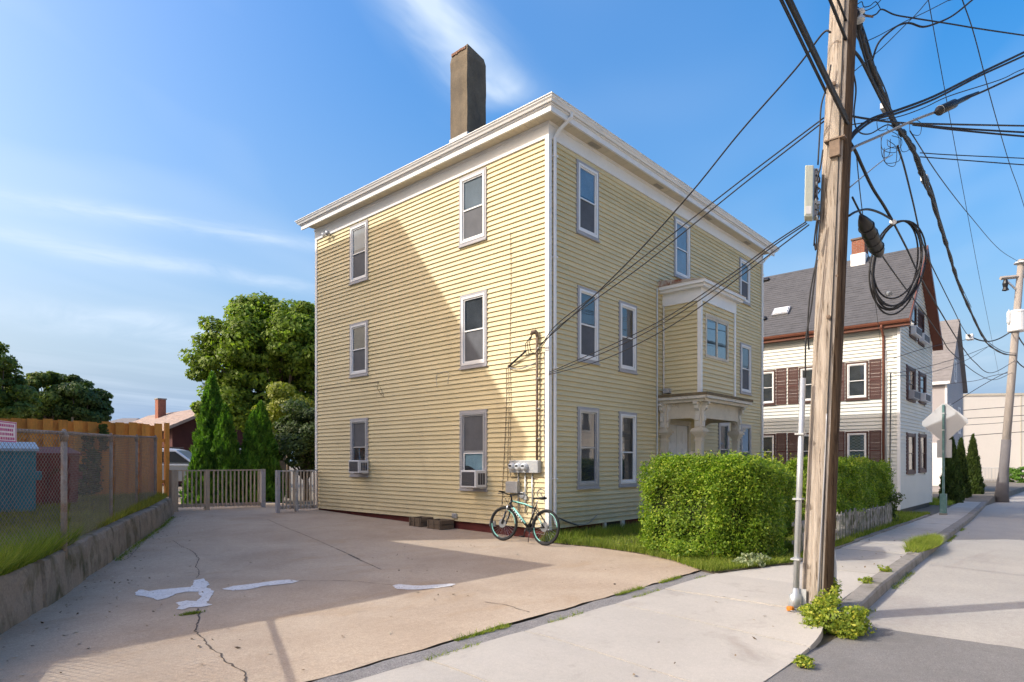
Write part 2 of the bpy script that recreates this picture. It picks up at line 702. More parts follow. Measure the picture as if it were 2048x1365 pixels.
def window(face, house, a0, a1, z0, z1, casing=None, frame=None, upper='pane', lower='screen', sill=True, split=.5,
           blind=None, cas_w=.055, storm=False, lower_frac=None, label=None):
    casing = casing or M['casing_grey']
    frame = frame or M['white']
    mb = MB()
    ring(face, mb, a0, a1, z0, z1, cas_w, .0, .045)
    w = mb.build('window', casing, house)
    if label:
        w['label'] = label
    i0, i1, j0, j1 = a0 + cas_w, a1 - cas_w, z0 + cas_w, z1 - cas_w
    mb = MB()
    ring(face, mb, i0, i1, j0, j1, .045, .0, .055, .05)
    mb.build('frame', frame, w)
    k0, k1, m0, m1 = i0 + .045, i1 - .045, j0 + .05, j1 - .045
    zm = m0 + (m1 - m0) * split
    mb = MB()
    face.box(mb, k0, k1, -.012, -.006, m0, m1)
    mb.build('dark_backing', M['room'], w)  # flat dark plate, its colour stands in for the unlit room
    mb = MB()
    ring(face, mb, k0, k1, zm - .018, m1, .03, .004, .030)
    mb.build('upper_sash', frame, w)
    mb = MB()
    ring(face, mb, k0, k1, m0, zm + .012, .03, .003, .022, .04)
    mb.build('lower_sash', frame, w)
    mb = MB()
    face.box(mb, k0 + .03, k1 - .03, .012, .016, zm + .012, m1 - .03)
    mb.build('pane', M[upper], w)
    mb = MB()
    face.box(mb, k0 + .03, k1 - .03, .008, .011, m0 + .04, zm - .018)
    mb.build('pane' if lower.startswith('pane') else 'insect_screen', M[lower], w)
    if blind:
        bz = m1 - (m1 - m0) * blind
        mb = MB()
        face.box(mb, k0 + .01, k1 - .01, -.004, .0, bz, m1)
        mb.build('blind', M['blind'], w)
    if sill:
        mb = MB()
        face.box(mb, a0 - .01, a1 + .01, .0, .07, z0 - .03, z0 - .001)
        mb.build('sill', casing, w)
    return w


SEGS = []


def clap_courses(face, wall, a0, a1, z0, z1, n, holes, material, lip=.034, name='clapboard', joined=False):
    """horizontal boards; each course is cut round the holes (a0,a1,z0,z1)"""
    dz = (z1 - z0) / n
    allmb = MB()
    for i in range(n):
        c0, c1 = z0 + i * dz, z0 + (i + 1) * dz
        cuts = sorted(set([a0, a1] + [v for h in holes if h[3] > c0 and h[2] < c1 for v in (h[0], h[1]) if a0 < v < a1]))
        for s0, s1 in zip(cuts[:-1], cuts[1:]):
            am = (s0 + s1) / 2
            zs = [(c0, c1)]
            for h in holes:
                if h[0] < am < h[1]:
                    nz = []
                    for (q0, q1) in zs:
                        if h[3] <= q0 or h[2] >= q1:
                            nz.append((q0, q1))
                            continue
                        if h[2] > q0 + .004: nz.append((q0, h[2]))
                        if h[3] < q1 - .004: nz.append((h[3], q1))
                    zs = nz
            for (q0, q1) in zs:
                def oo(z):
                    return lip - (lip - .004) * (z - c0) / dz
                poly = [face.p(s0, -.02, q0), face.p(s0, oo(q0), q0), face.p(s0, oo(q1), q1), face.p(s0, -.02, q1)]
                if joined:
                    allmb.prism(poly, face.a * (s1 - s0))
                else:
                    SEGS.append(((s1 - s0) * (q1 - q0), poly, face.a * (s1 - s0), wall, material, name))
    if joined:
        o = allmb.build(name, material, wall)
        o['kind'] = 'stuff'
        return o


def build_clapboards(limit=295):
    """the largest boards are parts of their own, the short offcuts beside the windows are joined"""
    SEGS.sort(key=lambda q: -q[0])
    for (_, poly, off, w_, m_, name) in SEGS[:limit]:
        MB().prism(poly, off).build(name, m_, w_)
    mb = MB()
    for (_, poly, off, w_, m_, name) in SEGS[limit:]:
        mb.prism(poly, off)
    if mb.v:
        tag(mb.build('short_clapboards', SEGS[0][4], SEGS[0][3]), kind='stuff')
    SEGS.clear()


# ================================================================= yellow house
LS, LF = 8.62, 10.96
ZB, ZT = .215, 7.95
house = thing('yellow_house', (0, 0, 0), 'three-storey pale yellow clapboard house with white trim and tall stained chimney', 'house')
fL = Face((0, 0, 0), (0, 1, 0), (-1, 0, 0))
fF = Face((0, 0, 0), (1, 0, 0), (0, -1, 0))


def win_px(face, xl, xr, yt, yb, o=.03):
    """window rectangle from its image left/right edges and the top/bottom heights on its left edge"""
    aL, zt = face.pix(xl, yt, o)
    _, zb = face.pix(xl, yb, o)
    aR, _ = face.pix(xr, yt, o)
    return min(aL, aR), max(aL, aR), zb, zt


WL = {
    '3a': win_px(fL, 700, 736, 455, 570), '3b': win_px(fL, 919, 973, 358, 495),
    '2a': win_px(fL, 700, 736, 650, 755), '2b': win_px(fL, 921, 974, 593, 738),
    '1a': win_px(fL, 701, 736, 838.5, 952), '1b': win_px(fL, 920, 974, 823, 979)}
WF = {
    '3a': win_px(fF, 1153, 1197, 318, 464), '3b': win_px(fF, 1348.5, 1380, 432.5, 551), '3c': win_px(fF, 1479, 1500, 514, 602),
    '2a': win_px(fF, 1155, 1197.5, 570.5, 720.5), '2b': win_px(fF, 1238, 1273, 601, 741), '2c': win_px(fF, 1480.5, 1502, 685, 786),
    '1a': win_px(fF, 1155, 1197.5, 813, 977), '1b': win_px(fF, 1238, 1273, 823, 973), '1c': win_px(fF, 1481, 1502, 848, 960),
    '1d': win_px(fF, 1437, 1458, 843, 955)}

# structure of the walls
mb = MB()
mb.box(.02, LF - .02, .02, LS - .02, ZB + .005, 8.3)
wall = mb.build('wall', M['siding'], house)
mb = MB()
mb.box(.035, LF - .035, .035, LS - .035, -.6, ZB + .03)
mb.build('foundation', M['foundation'], house)
BX0, BX1, BD = 4.53, 6.48, 1.0
BZ0, BZ1 = 3.2, 5.42
NC = 75
holesL = list(WL.values())
holesF = list(WF.values()) + [(BX0 - .0, BX1 + .0, BZ0 - .12, 6.0)]
dA, _ = fF.pix(1331, 900)
dB, dzt = fF.pix(1386, 846)
DOOR = (4.45, 5.95, .3, 2.62)
holesF.append(DOOR)
clap_courses(fL, wall, .055, LS - .05, ZB, ZT, NC, holesL, M['siding'])
clap_courses(fF, wall, .055, LF - .05, ZB, ZT, NC, holesF, M['siding'])

# corner boards
for (x0, x1, y0, y1) in ((-.040, .055, -.040, .055), (-.040, .055, LS - .055, LS + .040), (LF - .055, LF + .040, -.040, .055)):
    mb = MB()
    mb.box(x0, x1, y0, y1, ZB - .01, ZT + .02)
    mb.build('corner_board', M['white'], house)

# frieze, soffit, fascia, gutter
OV = .30
mb = MB()
for f, L in ((fL, LS), (fF, LF)):
    st = 0 if f is fL else .0
    f.box(mb, -.044 if f is fL else .021, L + .044, -.02, .044, ZT, 8.2605)
    f.box(mb, -.058 if f is fL else .022, L + .058, -.015, .058, 8.20, 8.2618)
mb.build('frieze_board', M['white'], house)


def mitre_run(mb, face, L, prof, end=True):
    """sweep (o,z) profile along the face with 45 degree mitres at both ends"""
    n = len(prof)
    b = len(mb.v)
    for (o, z) in prof:
        mb.v.append(tuple(face.p(-o, o, z)))
    for (o, z) in prof:
        mb.v.append(tuple(face.p(L + o, o, z)))
    for i in range(n):
        j = (i + 1) % n
        mb.f.append((b + i, b + j, b + n + j, b + n + i))
    mb.f.append(tuple(b + i for i in reversed(range(n))))
    mb.f.append(tuple(b + n + i for i in range(n)))


# soffit boards with open joints between them
mb = MB()
for f, L in ((fL, LS), (fF, LF)):
    a = -.02
    while a < L:
        f.box(mb, a + .004, min(a + .145, L), .036, OV, 8.262 + random.uniform(0, .003), 8.275)
        a += .15
mb.box(-OV, -.036, -OV, -.024, 8.263, 8.275)
mb.box(-.036, -.02, -OV, -.036, 8.2635, 8.275)
o = mb.build('soffit', M['soffit'], house)
for k in range(4):
    a = 1.2 + k * 2.7
    mb = MB()
    fF.box(mb, a, a + .35, .09, .2, 8.255, 8.2615)
    mb.build('soffit_vent', mat('grey_vent', (.33, .30, .24), .7), house)
mb = MB()
for f, L in ((fL, LS), (fF, LF)):
    mitre_run(mb, f, L, [(OV - .02, 8.25), (OV + .022, 8.25), (OV + .022, 8.38), (OV - .02, 8.38)])
    mitre_run(mb, f, L, [(OV + .018, 8.352), (OV + .05, 8.365), (OV + .05, 8.385), (OV + .018, 8.385)])
mb.build('fascia', M['white'], house)
for f, L in ((fL, LS), (fF, LF)):
    mb = MB()
    mitre_run(mb, f, L, [(OV + .023, 8.39), (OV + .085, 8.39), (OV + .10, 8.425), (OV + .125, 8.45), (OV + .135, 8.485), (OV + .15, 8.485),
                         (OV + .15, 8.50), (OV + .128, 8.50), (OV + .128, 8.47), (OV + .023, 8.45)])
    mb.build('gutter', M['white'], house)

# low hip roof
e = OV + .06
mb = MB()
x0, x1, y0, y1 = -e, LF + e, -e, LS + e
rh = 8.47 + (LS / 2 + e) * .40
ry = LS / 2
rx0, rx1 = x0 + (LS / 2 + e), x1 - (LS / 2 + e)
vsx = [(x0, y0, 8.47), (x1, y0, 8.47), (x1, y1, 8.47), (x0, y1, 8.47), (rx0, ry, rh), (rx1, ry, rh)]
mb.add(vsx, [(0, 1, 5, 4), (1, 2, 5), (2, 3, 4, 5), (3, 0, 4), (3, 2, 1, 0)])
roof = mb.build('roof', M['shingle_dark'], house)
# shingle courses on the two slopes towards the street and the drive
mb = MB()
nrow = 24
for k in range(nrow):
    t0, t1 = k / nrow, (k + 1.15) / nrow
    t1 = min(t1, 1.)
    for (A, B, C_, D_) in (((x0, y1), (x0, y0), (rx0, ry), (rx0, ry)), ((x0, y0), (x1, y0), (rx1, ry), (rx0, ry))):
        def P(p, q, t, dz):
            return (p[0] + (q[0] - p[0]) * t, p[1] + (q[1] - p[1]) * t, 8.47 + (rh - 8.47) * t + dz)
        mb.add([P(A, D_, t0, .014), P(B, C_, t0, .014), P(B, C_, t1, .004), P(A, D_, t1, .004), P(A, D_, t0, .001), P(B, C_, t0, .001)],
               [(0, 1, 2, 3), (4, 5, 1, 0)])
o = mb.build('shingle_courses', M['shingle_dark'], roof)
o['kind'] = 'stuff'
# chimney
mb = MB()
cx0, cx1, cy0, cy1 = 1.2, 1.87, 3.59, 4.21
nz = 14
pts = []
for i in range(nz + 1):
    z = 8.5 + (12.0 - 8.5) * i / nz
    j = .006
    k = 0 if i < nz else .03
    pts.append([(cx0 + random.uniform(-j, j) + k, cy0 + random.uniform(-j, j) + k * .5, z + (0 if i < nz else .02)),
                (cx1 + random.uniform(-j, j) - k * 2, cy0 + random.uniform(-j, j) + k * .5, z - (0 if i < nz else .10)),
                (cx1 + random.uniform(-j, j) - k * 2, cy1 + random.uniform(-j, j) - k, z - (0 if i < nz else .05)),
                (cx0 + random.uniform(-j, j) + k, cy1 + random.uniform(-j, j) - k, z - (0 if i < nz else .03))])
for i in range(nz):
    b = len(mb.v)
    mb.v += pts[i] + pts[i + 1]
    mb.f += [(b, b + 1, b + 5, b + 4), (b + 1, b + 2, b + 6, b + 5), (b + 2, b + 3, b + 7, b + 6), (b + 3, b, b + 4, b + 7)]
b = len(mb.v)
mb.v += pts[-1]
mb.f.append((b, b + 1, b + 2, b + 3))
chim = mb.build('chimney', M['chimney'], roof)
mb = MB()
mb.box(cx0 - .02, cx1 + .02, cy0 - .02, cy1 + .02, 8.6, 9.80)
mb.build('flashing', mat('pale_flashing', (.45, .45, .45), .5, .15, 4), roof)
# broken bricks showing at the chimney's rim
for k in range(7):
    mb = MB()
    yy = cy0 + .06 + k * .075
    mb.box(cx0 - .008, cx0 + .09, yy, yy + .066, 11.93 - random.uniform(0, .03), 11.972 + random.uniform(0, .015))
    mb.build('brick', mat('dull_brick', (.22, .12, .08), .9), roof)

# downspouts
for (f, a, zb) in ((fF, .135, .30), (fF, LF - .03, .3)):
    mb = MB()
    x, y = f.p(a, 0, 0).x, 0
    pts_ = [(a + .12, OV + .07, 8.40), (a + .12, OV + .07, 8.33), (a + .03, .16, 8.13), (a, .055, 7.98), (a, .055, zb + .1), (a, .10, zb)]
    mb.tube([f.p(*p) for p in pts_], .042, 8, flat=.8)
    ds = mb.build('downspout', M['white'], house)
    mb = MB()
    for z in (1.2, 3.4, 5.6, 7.6):
        f.box(mb, a - .05, a + .05, .02, .1, z, z + .03)
    mb.build('strap', M['white'], ds)

# windows of the side wall
window(fL, house, *WL['3a'], upper='pane_soft', lower='screen', blind=.42)
window(fL, house, *WL['3b'], upper='pane_soft', lower='screen', blind=.5)
window(fL, house, *WL['2a'], upper='pane_soft', lower='screen')
window(fL, house, *WL['2b'], upper='pane_soft', lower='screen')
window(fL, house, *WL['1a'], frame=M['alu'], upper='screen', lower='pane_soft', label='grey storm window holding a small air conditioner')
window(fL, house, *WL['1b'], frame=M['alu'], upper='screen', lower='pane_soft', split=.48, label='grey storm window with a pale curtain above an air conditioner')
# inner white window with a curtain over the near air conditioner
a0, a1, z0, z1 = WL['1b']
cz0, cz1 = z0 + .40, z0 + .82
inner = MB()
ring(fL, inner, a0 + .11, a1 - .11, cz0, cz1, .03, .017, .03)
inner.build('inner_sash', M['white'], house)
mb = MB()
n = 26
for i in range(n):
    u0, u1 = i / n, (i + 1) / n
    A0, A1 = a0 + .15 + (a1 - a0 - .3) * u0, a0 + .15 + (a1 - a0 - .3) * u1
    o0, o1 = .0 + .004 * math.sin(u0 * 40), .0 + .004 * math.sin(u1 * 40)
    top = cz1 - .03
    lo = cz0 + .03 + .1 * max(0, math.sin(u0 * 3.0 - 1.2))
    mb.add([fL.p(A0, o0, lo), fL.p(A1, o1, lo), fL.p(A1, o1, top), fL.p(A0, o0, top)], [(0, 1, 2, 3)])
mb.build('curtain', M['curtain'], house)
# windows of the street front
for k, kw in (('3a', dict(blind=.45)), ('3b', dict(lower='pane', blind=.95)), ('3c', {}), ('2a', {}), ('2b', dict(lower='screen')), ('2c', {}),
              ('1a', dict(frame=M['alu'], lower='pane')), ('1b', dict(lower='pane', split=.45)), ('1c', dict(frame=M['alu'])), ('1d', dict(frame=M['alu']))):
    window(fF, house, *WF[k], **kw)
# cellar window
aa, _ = fF.pix(1210, 1040)
ab, _ = fF.pix(1243, 1040)
mb = MB()
fF.box(mb, aa, ab, -.03, -.02, -.05, .2)
cw = mb.build('cellar_window', M['dark'], house)
mb = MB()
fF.box(mb, aa - .05, aa + .02, -.03, .03, -.05, ZB)
fF.box(mb, ab - .03, ab + .09, -.03, .03, -.05, ZB)
mb.build('frame', M['white_old'], cw)

# ---------------------------------------------------------------- oriel (bay) over the porch
fBL = Face((BX0, 0, 0), (0, -1, 0), (-1, 0, 0))
fBF = Face((0, -BD, 0), (1, 0, 0), (0, -1, 0))
mb = MB()
mb.box(BX0 + .02, BX1 - .02, -BD + .02, .0, BZ0, 5.85)
bay = mb.build('oriel', M['siding'], house)
wb_ = win_px(fBF, 1411, 1457, 626, 714)
clap_courses(fBL, bay, .0, BD - .05, BZ0, BZ1, 21, [], M['siding'])
clap_courses(fBF, bay, BX0 + .055, BX1 - .055, BZ0, BZ1, 21, [wb_], M['siding'])
mb = MB()
mb.box(BX1 - .03, BX1 + .0, -BD + .05, -.0, BZ0, BZ1)
mb.build('side_wall', M['siding'], bay)
for (q0, q1) in ((BX0 - .042, BX0 + .05), (BX1 - .05, BX1 + .042)):
    mb = MB()
    mb.box(q0, q1, -BD - .042, -BD + .05, BZ0 - .01, BZ1 + .01)
    mb.build('corner_board', M['white'], bay)
build_clapboards()
# bay window of two side by side panes
ba0, ba1, bz0, bz1 = wb_
mb = MB()
ring(fBF, mb, ba0, ba1, bz0, bz1, .07, .0, .04)
bw = mb.build('bay_window', M['cream_trim'], house)
mb = MB()
fBF.box(mb, (ba0 + ba1) / 2 - .03, (ba0 + ba1) / 2 + .03, .0, .03, bz0 + .07, bz1 - .07)
fBF.box(mb, ba0 + .07, ba1 - .07, .0, .028, bz1 - .12, bz1 - .07)
mb.build('mullion', M['cream_trim'], bw)
for (q0, q1) in ((ba0 + .07, (ba0 + ba1) / 2 - .03), ((ba0 + ba1) / 2 + .03, ba1 - .07)):
    mb = MB()
    fBF.box(mb, q0, q1, .003, .012, bz0 + .07, bz1 - .12)
    mb.build('pane', glass_mat('bay_glass', (.02, .03, .04), 3.2) if 'bay_glass' not in MATS else MATS['bay_glass'], bw)
# bay frieze and flat roof
mb = MB()
mb.box(BX0 - .05, BX1 + .05, -BD - .05, .0, BZ1, BZ1 + .30)
mb.build('bay_frieze', M['white'], house)
mb = MB()
mb.box(BX0 - .17, BX1 + .17, -BD - .17, .0, BZ1 + .30, BZ1 + .37)
mb.box(BX0 - .23, BX1 + .23, -BD - .23, .0, BZ1 + .37, BZ1 + .45)
mb.build('bay_cornice', M['white'], house)
mb = MB()
zr = BZ1 + .45
mb.add([(BX0 - .25, -BD - .25, zr), (BX1 + .25, -BD - .25, zr), (BX1 + .25, .0, zr), (BX0 - .25, .0, zr), (BX0 - .25, .0, zr + .16), (BX1 + .25, .0, zr + .16)],
       [(3, 2, 1, 0), (0, 1, 5, 4), (1, 2, 5), (3, 0, 4)])
mb.build('bay_roof', mat('rusty_tin_roof', (.42, .36, .30), .6, .2, 4, col2=(.22, .07, .03), c2lo=.45, c2hi=.6, c2scale=5), house)

# ---------------------------------------------------------------- porch
PD = 1.12
PX0, PX1 = 4.38, 6.72
mb = MB()
mb.box(PX0 - .10, PX1 + .10, -PD - .12, .0, 2.98, 3.05)
mb.box(PX0 - .18, PX1 + .18, -PD - .20, .0, 3.05, 3.12)
porch_roof = mb.build('porch_roof', M['white_old'], house)
mb = MB()
mb.box(PX0 - .20, PX1 + .20, -PD - .22, .0, 3.12, 3.185)
mb.build('roof_covering', mat('mossy_roofing', (.16, .12, .07), .9, .4, 6, 30, .2, bmp=.4), porch_roof)
# the panels between the posts end in shallow arches
def arch_panel(face, a0, a1, o0, o1, zt, zb, rise):
    mb = MB()
    n = 14
    top = [(a0, zt), (a1, zt)]
    low = []
    for i in range(n + 1):
        u = i / n
        a = a0 + (a1 - a0) * u
        k = min(u, 1 - u) * (a1 - a0) / .22
        z = zb if k >= 1 else zb - rise * (1 - math.sqrt(max(0, 1 - (1 - k) ** 2)))
        low.append((a, z))
    for i in range(n):
        (p0, q0), (p1, q1) = low[i], low[i + 1]
        mb.hexa([face.p(p0, o0, q0), face.p(p1, o0, q1), face.p(p1, o1, q1), face.p(p0, o1, q0)],
                [face.p(p0, o0, zt), face.p(p1, o0, zt), face.p(p1, o1, zt), face.p(p0, o1, zt)])
    return mb
fPF = Face((0, -PD, 0), (1, 0, 0), (0, -1, 0))
fPL = Face((PX0, 0, 0), (0, -1, 0), (-1, 0, 0))
fPR = Face((PX1, 0, 0), (0, -1, 0), (1, 0, 0))
arch_panel(fPF, PX0 + .1, PX1 - .1, -.06, -.02, 2.98, 2.60, .28).build('arch_panel', M['cream_trim'], porch_roof)
arch_panel(fPL, .06, PD - .1, -.06, -.02, 2.98, 2.60, .28).build('arch_panel', M['cream_trim'], porch_roof)
arch_panel(fPR, .06, PD - .1, -.06, -.02, 2.98, 2.60, .28).build('arch_panel', M['cream_trim'], porch_roof)


def porch_post(x, y, half=1.):
    mb = MB()
    w = .095
    mb.box(x - w, x + w, y - w, y + w, .35, .75)
    mb.add([(x - .075, y - .075, .75), (x + .075, y - .075, .75), (x + .075, y + .075, .75), (x - .075, y + .075, .75),
            (x - .075, y - .075, 2.22), (x + .075, y - .075, 2.22), (x + .075, y + .075, 2.22), (x - .075, y + .075, 2.22)],
           [(0, 1, 5, 4), (1, 2, 6, 5), (2, 3, 7, 6), (3, 0, 4, 7)])
    p = mb.build('porch_post', M['cream_trim'], house)
    mb = MB()
    for (z0, z1, k) in ((2.05, 2.09, .095), (2.16, 2.21, .10), (2.21, 2.26, .135), (2.26, 2.31, .165), (2.31, 2.35, .14), (2.35, 2.98, .09)):
        mb.box(x - k, x + k, y - k, y + k, z0, z1)
    mb.build('capital', M['cream_trim'], p)
    # scroll bracket under the eave on two sides
    for (dx, dy) in ((-1, 0), (0, -1)):
        mb = MB()
        prof = [(.09, 2.40), (.12, 2.40), (.12, 2.52), (.145, 2.55), (.145, 2.64), (.12, 2.68), (.125, 2.76), (.19, 2.82), (.20, 2.90), (.25, 2.93), (.25, 2.98), (.09, 2.98)]
        if dx:
            poly = [(x - d, y - .05, z) for d, z in prof]
            mb.prism(poly, (0, .10, 0))
        else:
            poly = [(x - .05, y - d, z) for d, z in prof]
            mb.prism(poly, (.10, 0, 0))
        mb.build('bracket', M['white_old'], p)
    return p


porch_post(PX0 + .12, -PD + .12)
porch_post(PX1 - .12, -PD + .12)
porch_post(PX0 + .06, -.10)
# porch floor and steps
mb = MB()
mb.box(PX0, PX1, -PD, .0, -.3, .34)
mb.box(PX0 + .3, PX1 - .3, -PD - .32, -PD, -.3, .17)
mb.box(PX0 + .3, PX1 - .3, -PD - .64, -PD - .32, -.3, .02)
mb.build('porch_step', mat('grey_step', (.3, .29, .27), .8), house)
# double door
mb = MB()
fF.box(mb, DOOR[0], DOOR[1], -.019, .006, .34, 2.6)
door = mb.build('door', M['door'], house)
mb = MB()
ring(fF, mb, DOOR[0], DOOR[1], .34, 2.62, .12, .0, .05, .0)
mb.build('door_frame', M['cream_trim'], door)
for q in (0, 1):
    l0 = DOOR[0] + .13 + q * .63
    mb = MB()
    fF.box(mb, l0, l0 + .60, .006, .022, .36, 2.48)
    mb.build('door_leaf', M['door'], door)
    for (r0, r1) in ((.5, 1.15), (1.28, 1.9), (2.02, 2.34)):
        for c in (0, 1):
            mb = MB()
            ring(fF, mb, l0 + .07 + c * .25, l0 + .27 + c * .25, r0, r1, .025, .0222, .030)
            mb.build('door_panel', M['door'], door)
mb = MB()
mb.lathe(fF.p(DOOR[0] + .72, .02, 1.33), (0, -1, 0), [(0, .02), (.03, .018), (.04, .03), (.07, .026), (.08, .0)], 10)
mb.build('door_knob', M['alu'], door)
# two letter boxes on the porch wall
mb = MB()
mb.box(PX0 - .12, PX0 - .04, -.95, -.86, 1.55, 1.80)
mb.build('mailbox', M['cream_trim'], house)

# conduits and pipe beside the oriel
for (px, yt, yb, o, m_, r) in ((1313, 578, 930, .03, M['galv'], .018), (1326, 614, 790, .03, M['white_old'], .022)):
    a_, zt = fF.pix(px, yt, o)
    _, zb = fF.pix(px, yb, o)
    mb = MB()
    mb.cyl(fF.p(a_, .05, max(zb, .2)), fF.p(a_, .05, zt), r, 8)
    mb.build('conduit', m_, house)
mb = MB()
p = fF.p(BX0 - .1, 0, 0)
mb.box(BX0 - .16, BX0 - .02, -.25, -.10, 3.25, 3.36)
mb.build('porch_junction_box', M['alu'], house)
# ================================================================= ground, road, pavement, drive
M['earth'] = mat('bare_earth', (.10, .085, .055), .95, .3, 2, 30, .2, bmp=.3)
M['far_ground'] = mat('far_ground', (.17, .15, .12), .95, .2, .3, 10, .1)
M['road_pale'] = mat('worn_concrete_road', (.375, .352, .315), .9, .08, .9, 110, .24, mid=.11, bmp=.35, bscale=140, col2=(.30, .27, .245), c2lo=.55, c2hi=.75, c2scale=.7, c2stretch=(.25, 1.3, 1))
M['asphalt'] = mat('grey_asphalt', (.185, .178, .172), .9, .10, 1.0, 110, .42, mid=.12, bmp=.5, bscale=170, col2=(.15, .145, .14), c2lo=.5, c2hi=.75, c2scale=1.2)
M['sidewalk'] = mat('pale_pavement', (.43, .40, .355), .9, .08, 1.1, 110, .13, mid=.06, perobj=.05, bmp=.25, bscale=150, col2=(.31, .275, .24), c2lo=.56, c2hi=.78, c2scale=1.6)
M['kerb'] = mat('kerb_stone', (.26, .24, .215), .9, .18, 3, 70, .2, bmp=.5, bscale=60, col2=(.14, .13, .10), c2lo=.5, c2hi=.7, c2scale=4)
M['strip'] = mat('gravelly_asphalt_strip', (.22, .21, .205), .95, .15, 3, 75, .55, bmp=.8, bscale=90, mid=.2)
M['wallc'] = mat('mossy_old_concrete', (.24, .205, .165), .95, .20, 2.2, 40, .18, bmp=.6, bscale=22, col2=(.085, .08, .045), c2lo=.48, c2hi=.68, c2scale=3.2, c2stretch=(1, 1, .6))
M['crack'] = mat('dark_crack', (.10, .08, .065), .95, .4, 20)


def paint_mat():
    m, nt, nodes, links, b = new_mat('worn_white_sealer')
    col = ramp(nt, add_noise(nt, 9, 5, .7), [(.3, (.60, .58, .56)), (.7, (.74, .73, .72))])
    links.new(col, b.inputs['Base Color'])
    b.inputs['Roughness'].default_value = .7
    bump(nt, b, add_noise(nt, 90, 4, .7), .3)
    tr = nodes.new('ShaderNodeBsdfTransparent')
    mx = nodes.new('ShaderNodeMixShader')
    f = ramp(nt, add_noise(nt, 26, 6, .8), [(.35, (0, 0, 0)), (.43, (1, 1, 1))])
    links.new(f, mx.inputs[0])
    links.new(tr.outputs[0], mx.inputs[1])
    links.new(b.outputs[0], mx.inputs[2])
    links.new(mx.outputs[0], nodes['Material Output'].inputs[0])
    return m


M['paint'] = paint_mat()


def drive_mat():
    m, nt, nodes, links, b = new_mat('old_concrete_drive')
    n = add_noise(nt, .55, 6, .62, None, 'POS', .4)
    c = ramp(nt, n, [(.28, (.36, .275, .20)), (.55, (.445, .355, .265)), (.78, (.50, .41, .315))])
    rust = ramp(nt, add_noise(nt, .9, 5, .65, (.6, 1.4, 1), 'POS', .6), [(.56, (0, 0, 0)), (.74, (1, 1, 1))])
    c = mixc(nt, mixc(nt, .45, (0, 0, 0), rust), c, (.36, .235, .125))
    stain = ramp(nt, add_noise(nt, 2.4, 6, .7), [(.60, (0, 0, 0)), (.8, (1, 1, 1))])
    c = mixc(nt, mixc(nt, .5, (0, 0, 0), stain), c, (.20, .165, .13))
    sp = ramp(nt, add_noise(nt, 85, 4, .8), [(.28, (.68,) * 3), (.5, (1.0,) * 3), (.72, (1.25,) * 3)])
    c = mixc(nt, 1., c, sp, 'MULTIPLY')
    c = mixc(nt, 1., c, ramp(nt, add_noise(nt, 18, 5, .75), [(.30, (.88,) * 3), (.70, (1.10,) * 3)]), 'MULTIPLY')
    pit = ramp(nt, add_noise(nt, 38, 2, .5), [(.70, (0, 0, 0)), (.76, (1, 1, 1))])
    c = mixc(nt, mixc(nt, .6, (0, 0, 0), pit), c, (.13, .11, .09))
    oil = ramp(nt, add_noise(nt, .38, 5, .6, None, 'POS', .8), [(.60, (0, 0, 0)), (.75, (1, 1, 1))])
    c = mixc(nt, mixc(nt, .35, (0, 0, 0), oil), c, (.24, .20, .165))
    links.new(c, b.inputs['Base Color'])
    b.inputs['Roughness'].default_value = .9
    b.inputs['Specular IOR Level'].default_value = .2
    bump(nt, b, add_noise(nt, 90, 4, .7), .35)
    return m


M['drive'] = drive_mat()

def ground_z(x, y):
    if y < -4.3: return sz(x) - .26
    return sz(x) - .045 + (gz(x, y) if x < 30 else .23)


xs_ = [-600, -200, -60, -30, -15, -8, -4, 0] + [2 * i for i in range(1, 31)] + [90, 200, 900]
ys_ = [-600, -100, -30, -14, -8, -4.31, -4.29, -2, 0, 1, 3, 6, 9, 12, 16, 30, 100, 900]
mb = MB()
for x in xs_:
    for y in ys_:
        mb.v.append((x, y, ground_z(x, y)))
for i in range(len(xs_) - 1):
    for j in range(len(ys_) - 1):
        a = i * len(ys_) + j
        mb.f.append((a, a + len(ys_), a + len(ys_) + 1, a + 1))
structure(mb.build('ground', M['far_ground']))

ROADZ = -.12


def sheet(name, poly, z, m_):
    """flat polygon given as (x, y) corners, or (x, y, z)"""
    mb_ = MB()
    mb_.add([(p[0], p[1], z + (p[2] if len(p) > 2 else 0)) for p in poly], [tuple(range(len(poly)))])
    return structure(mb_.build(name, m_))


def curb_y(x):
    """back of the kerb stones (house side): the street runs at a slight angle to the yellow house"""
    return -5.83 + .06 * (max(x, -3.2) + 1.62)


def inner_y(x):
    """house side of the pavement"""
    if x < -1.35: return -4.06
    if x < .3: return -4.06 - .52 * (x + 1.35) / 1.65
    return -4.58 + .048 * (x - .3)


def strip_mesh(name, xs, f0, f1, zf, m_, ny=1, jitter=0.):
    mb_ = MB()
    for x in xs:
        for j in range(ny + 1):
            y = f0(x) + (f1(x) - f0(x)) * j / ny
            mb_.v.append((x, y + random.uniform(-jitter, jitter), zf(x, y)))
    for i in range(len(xs) - 1):
        for j in range(ny):
            a = i * (ny + 1) + j
            mb_.f.append((a, a + ny + 1, a + ny + 2, a + 1))
    return mb_


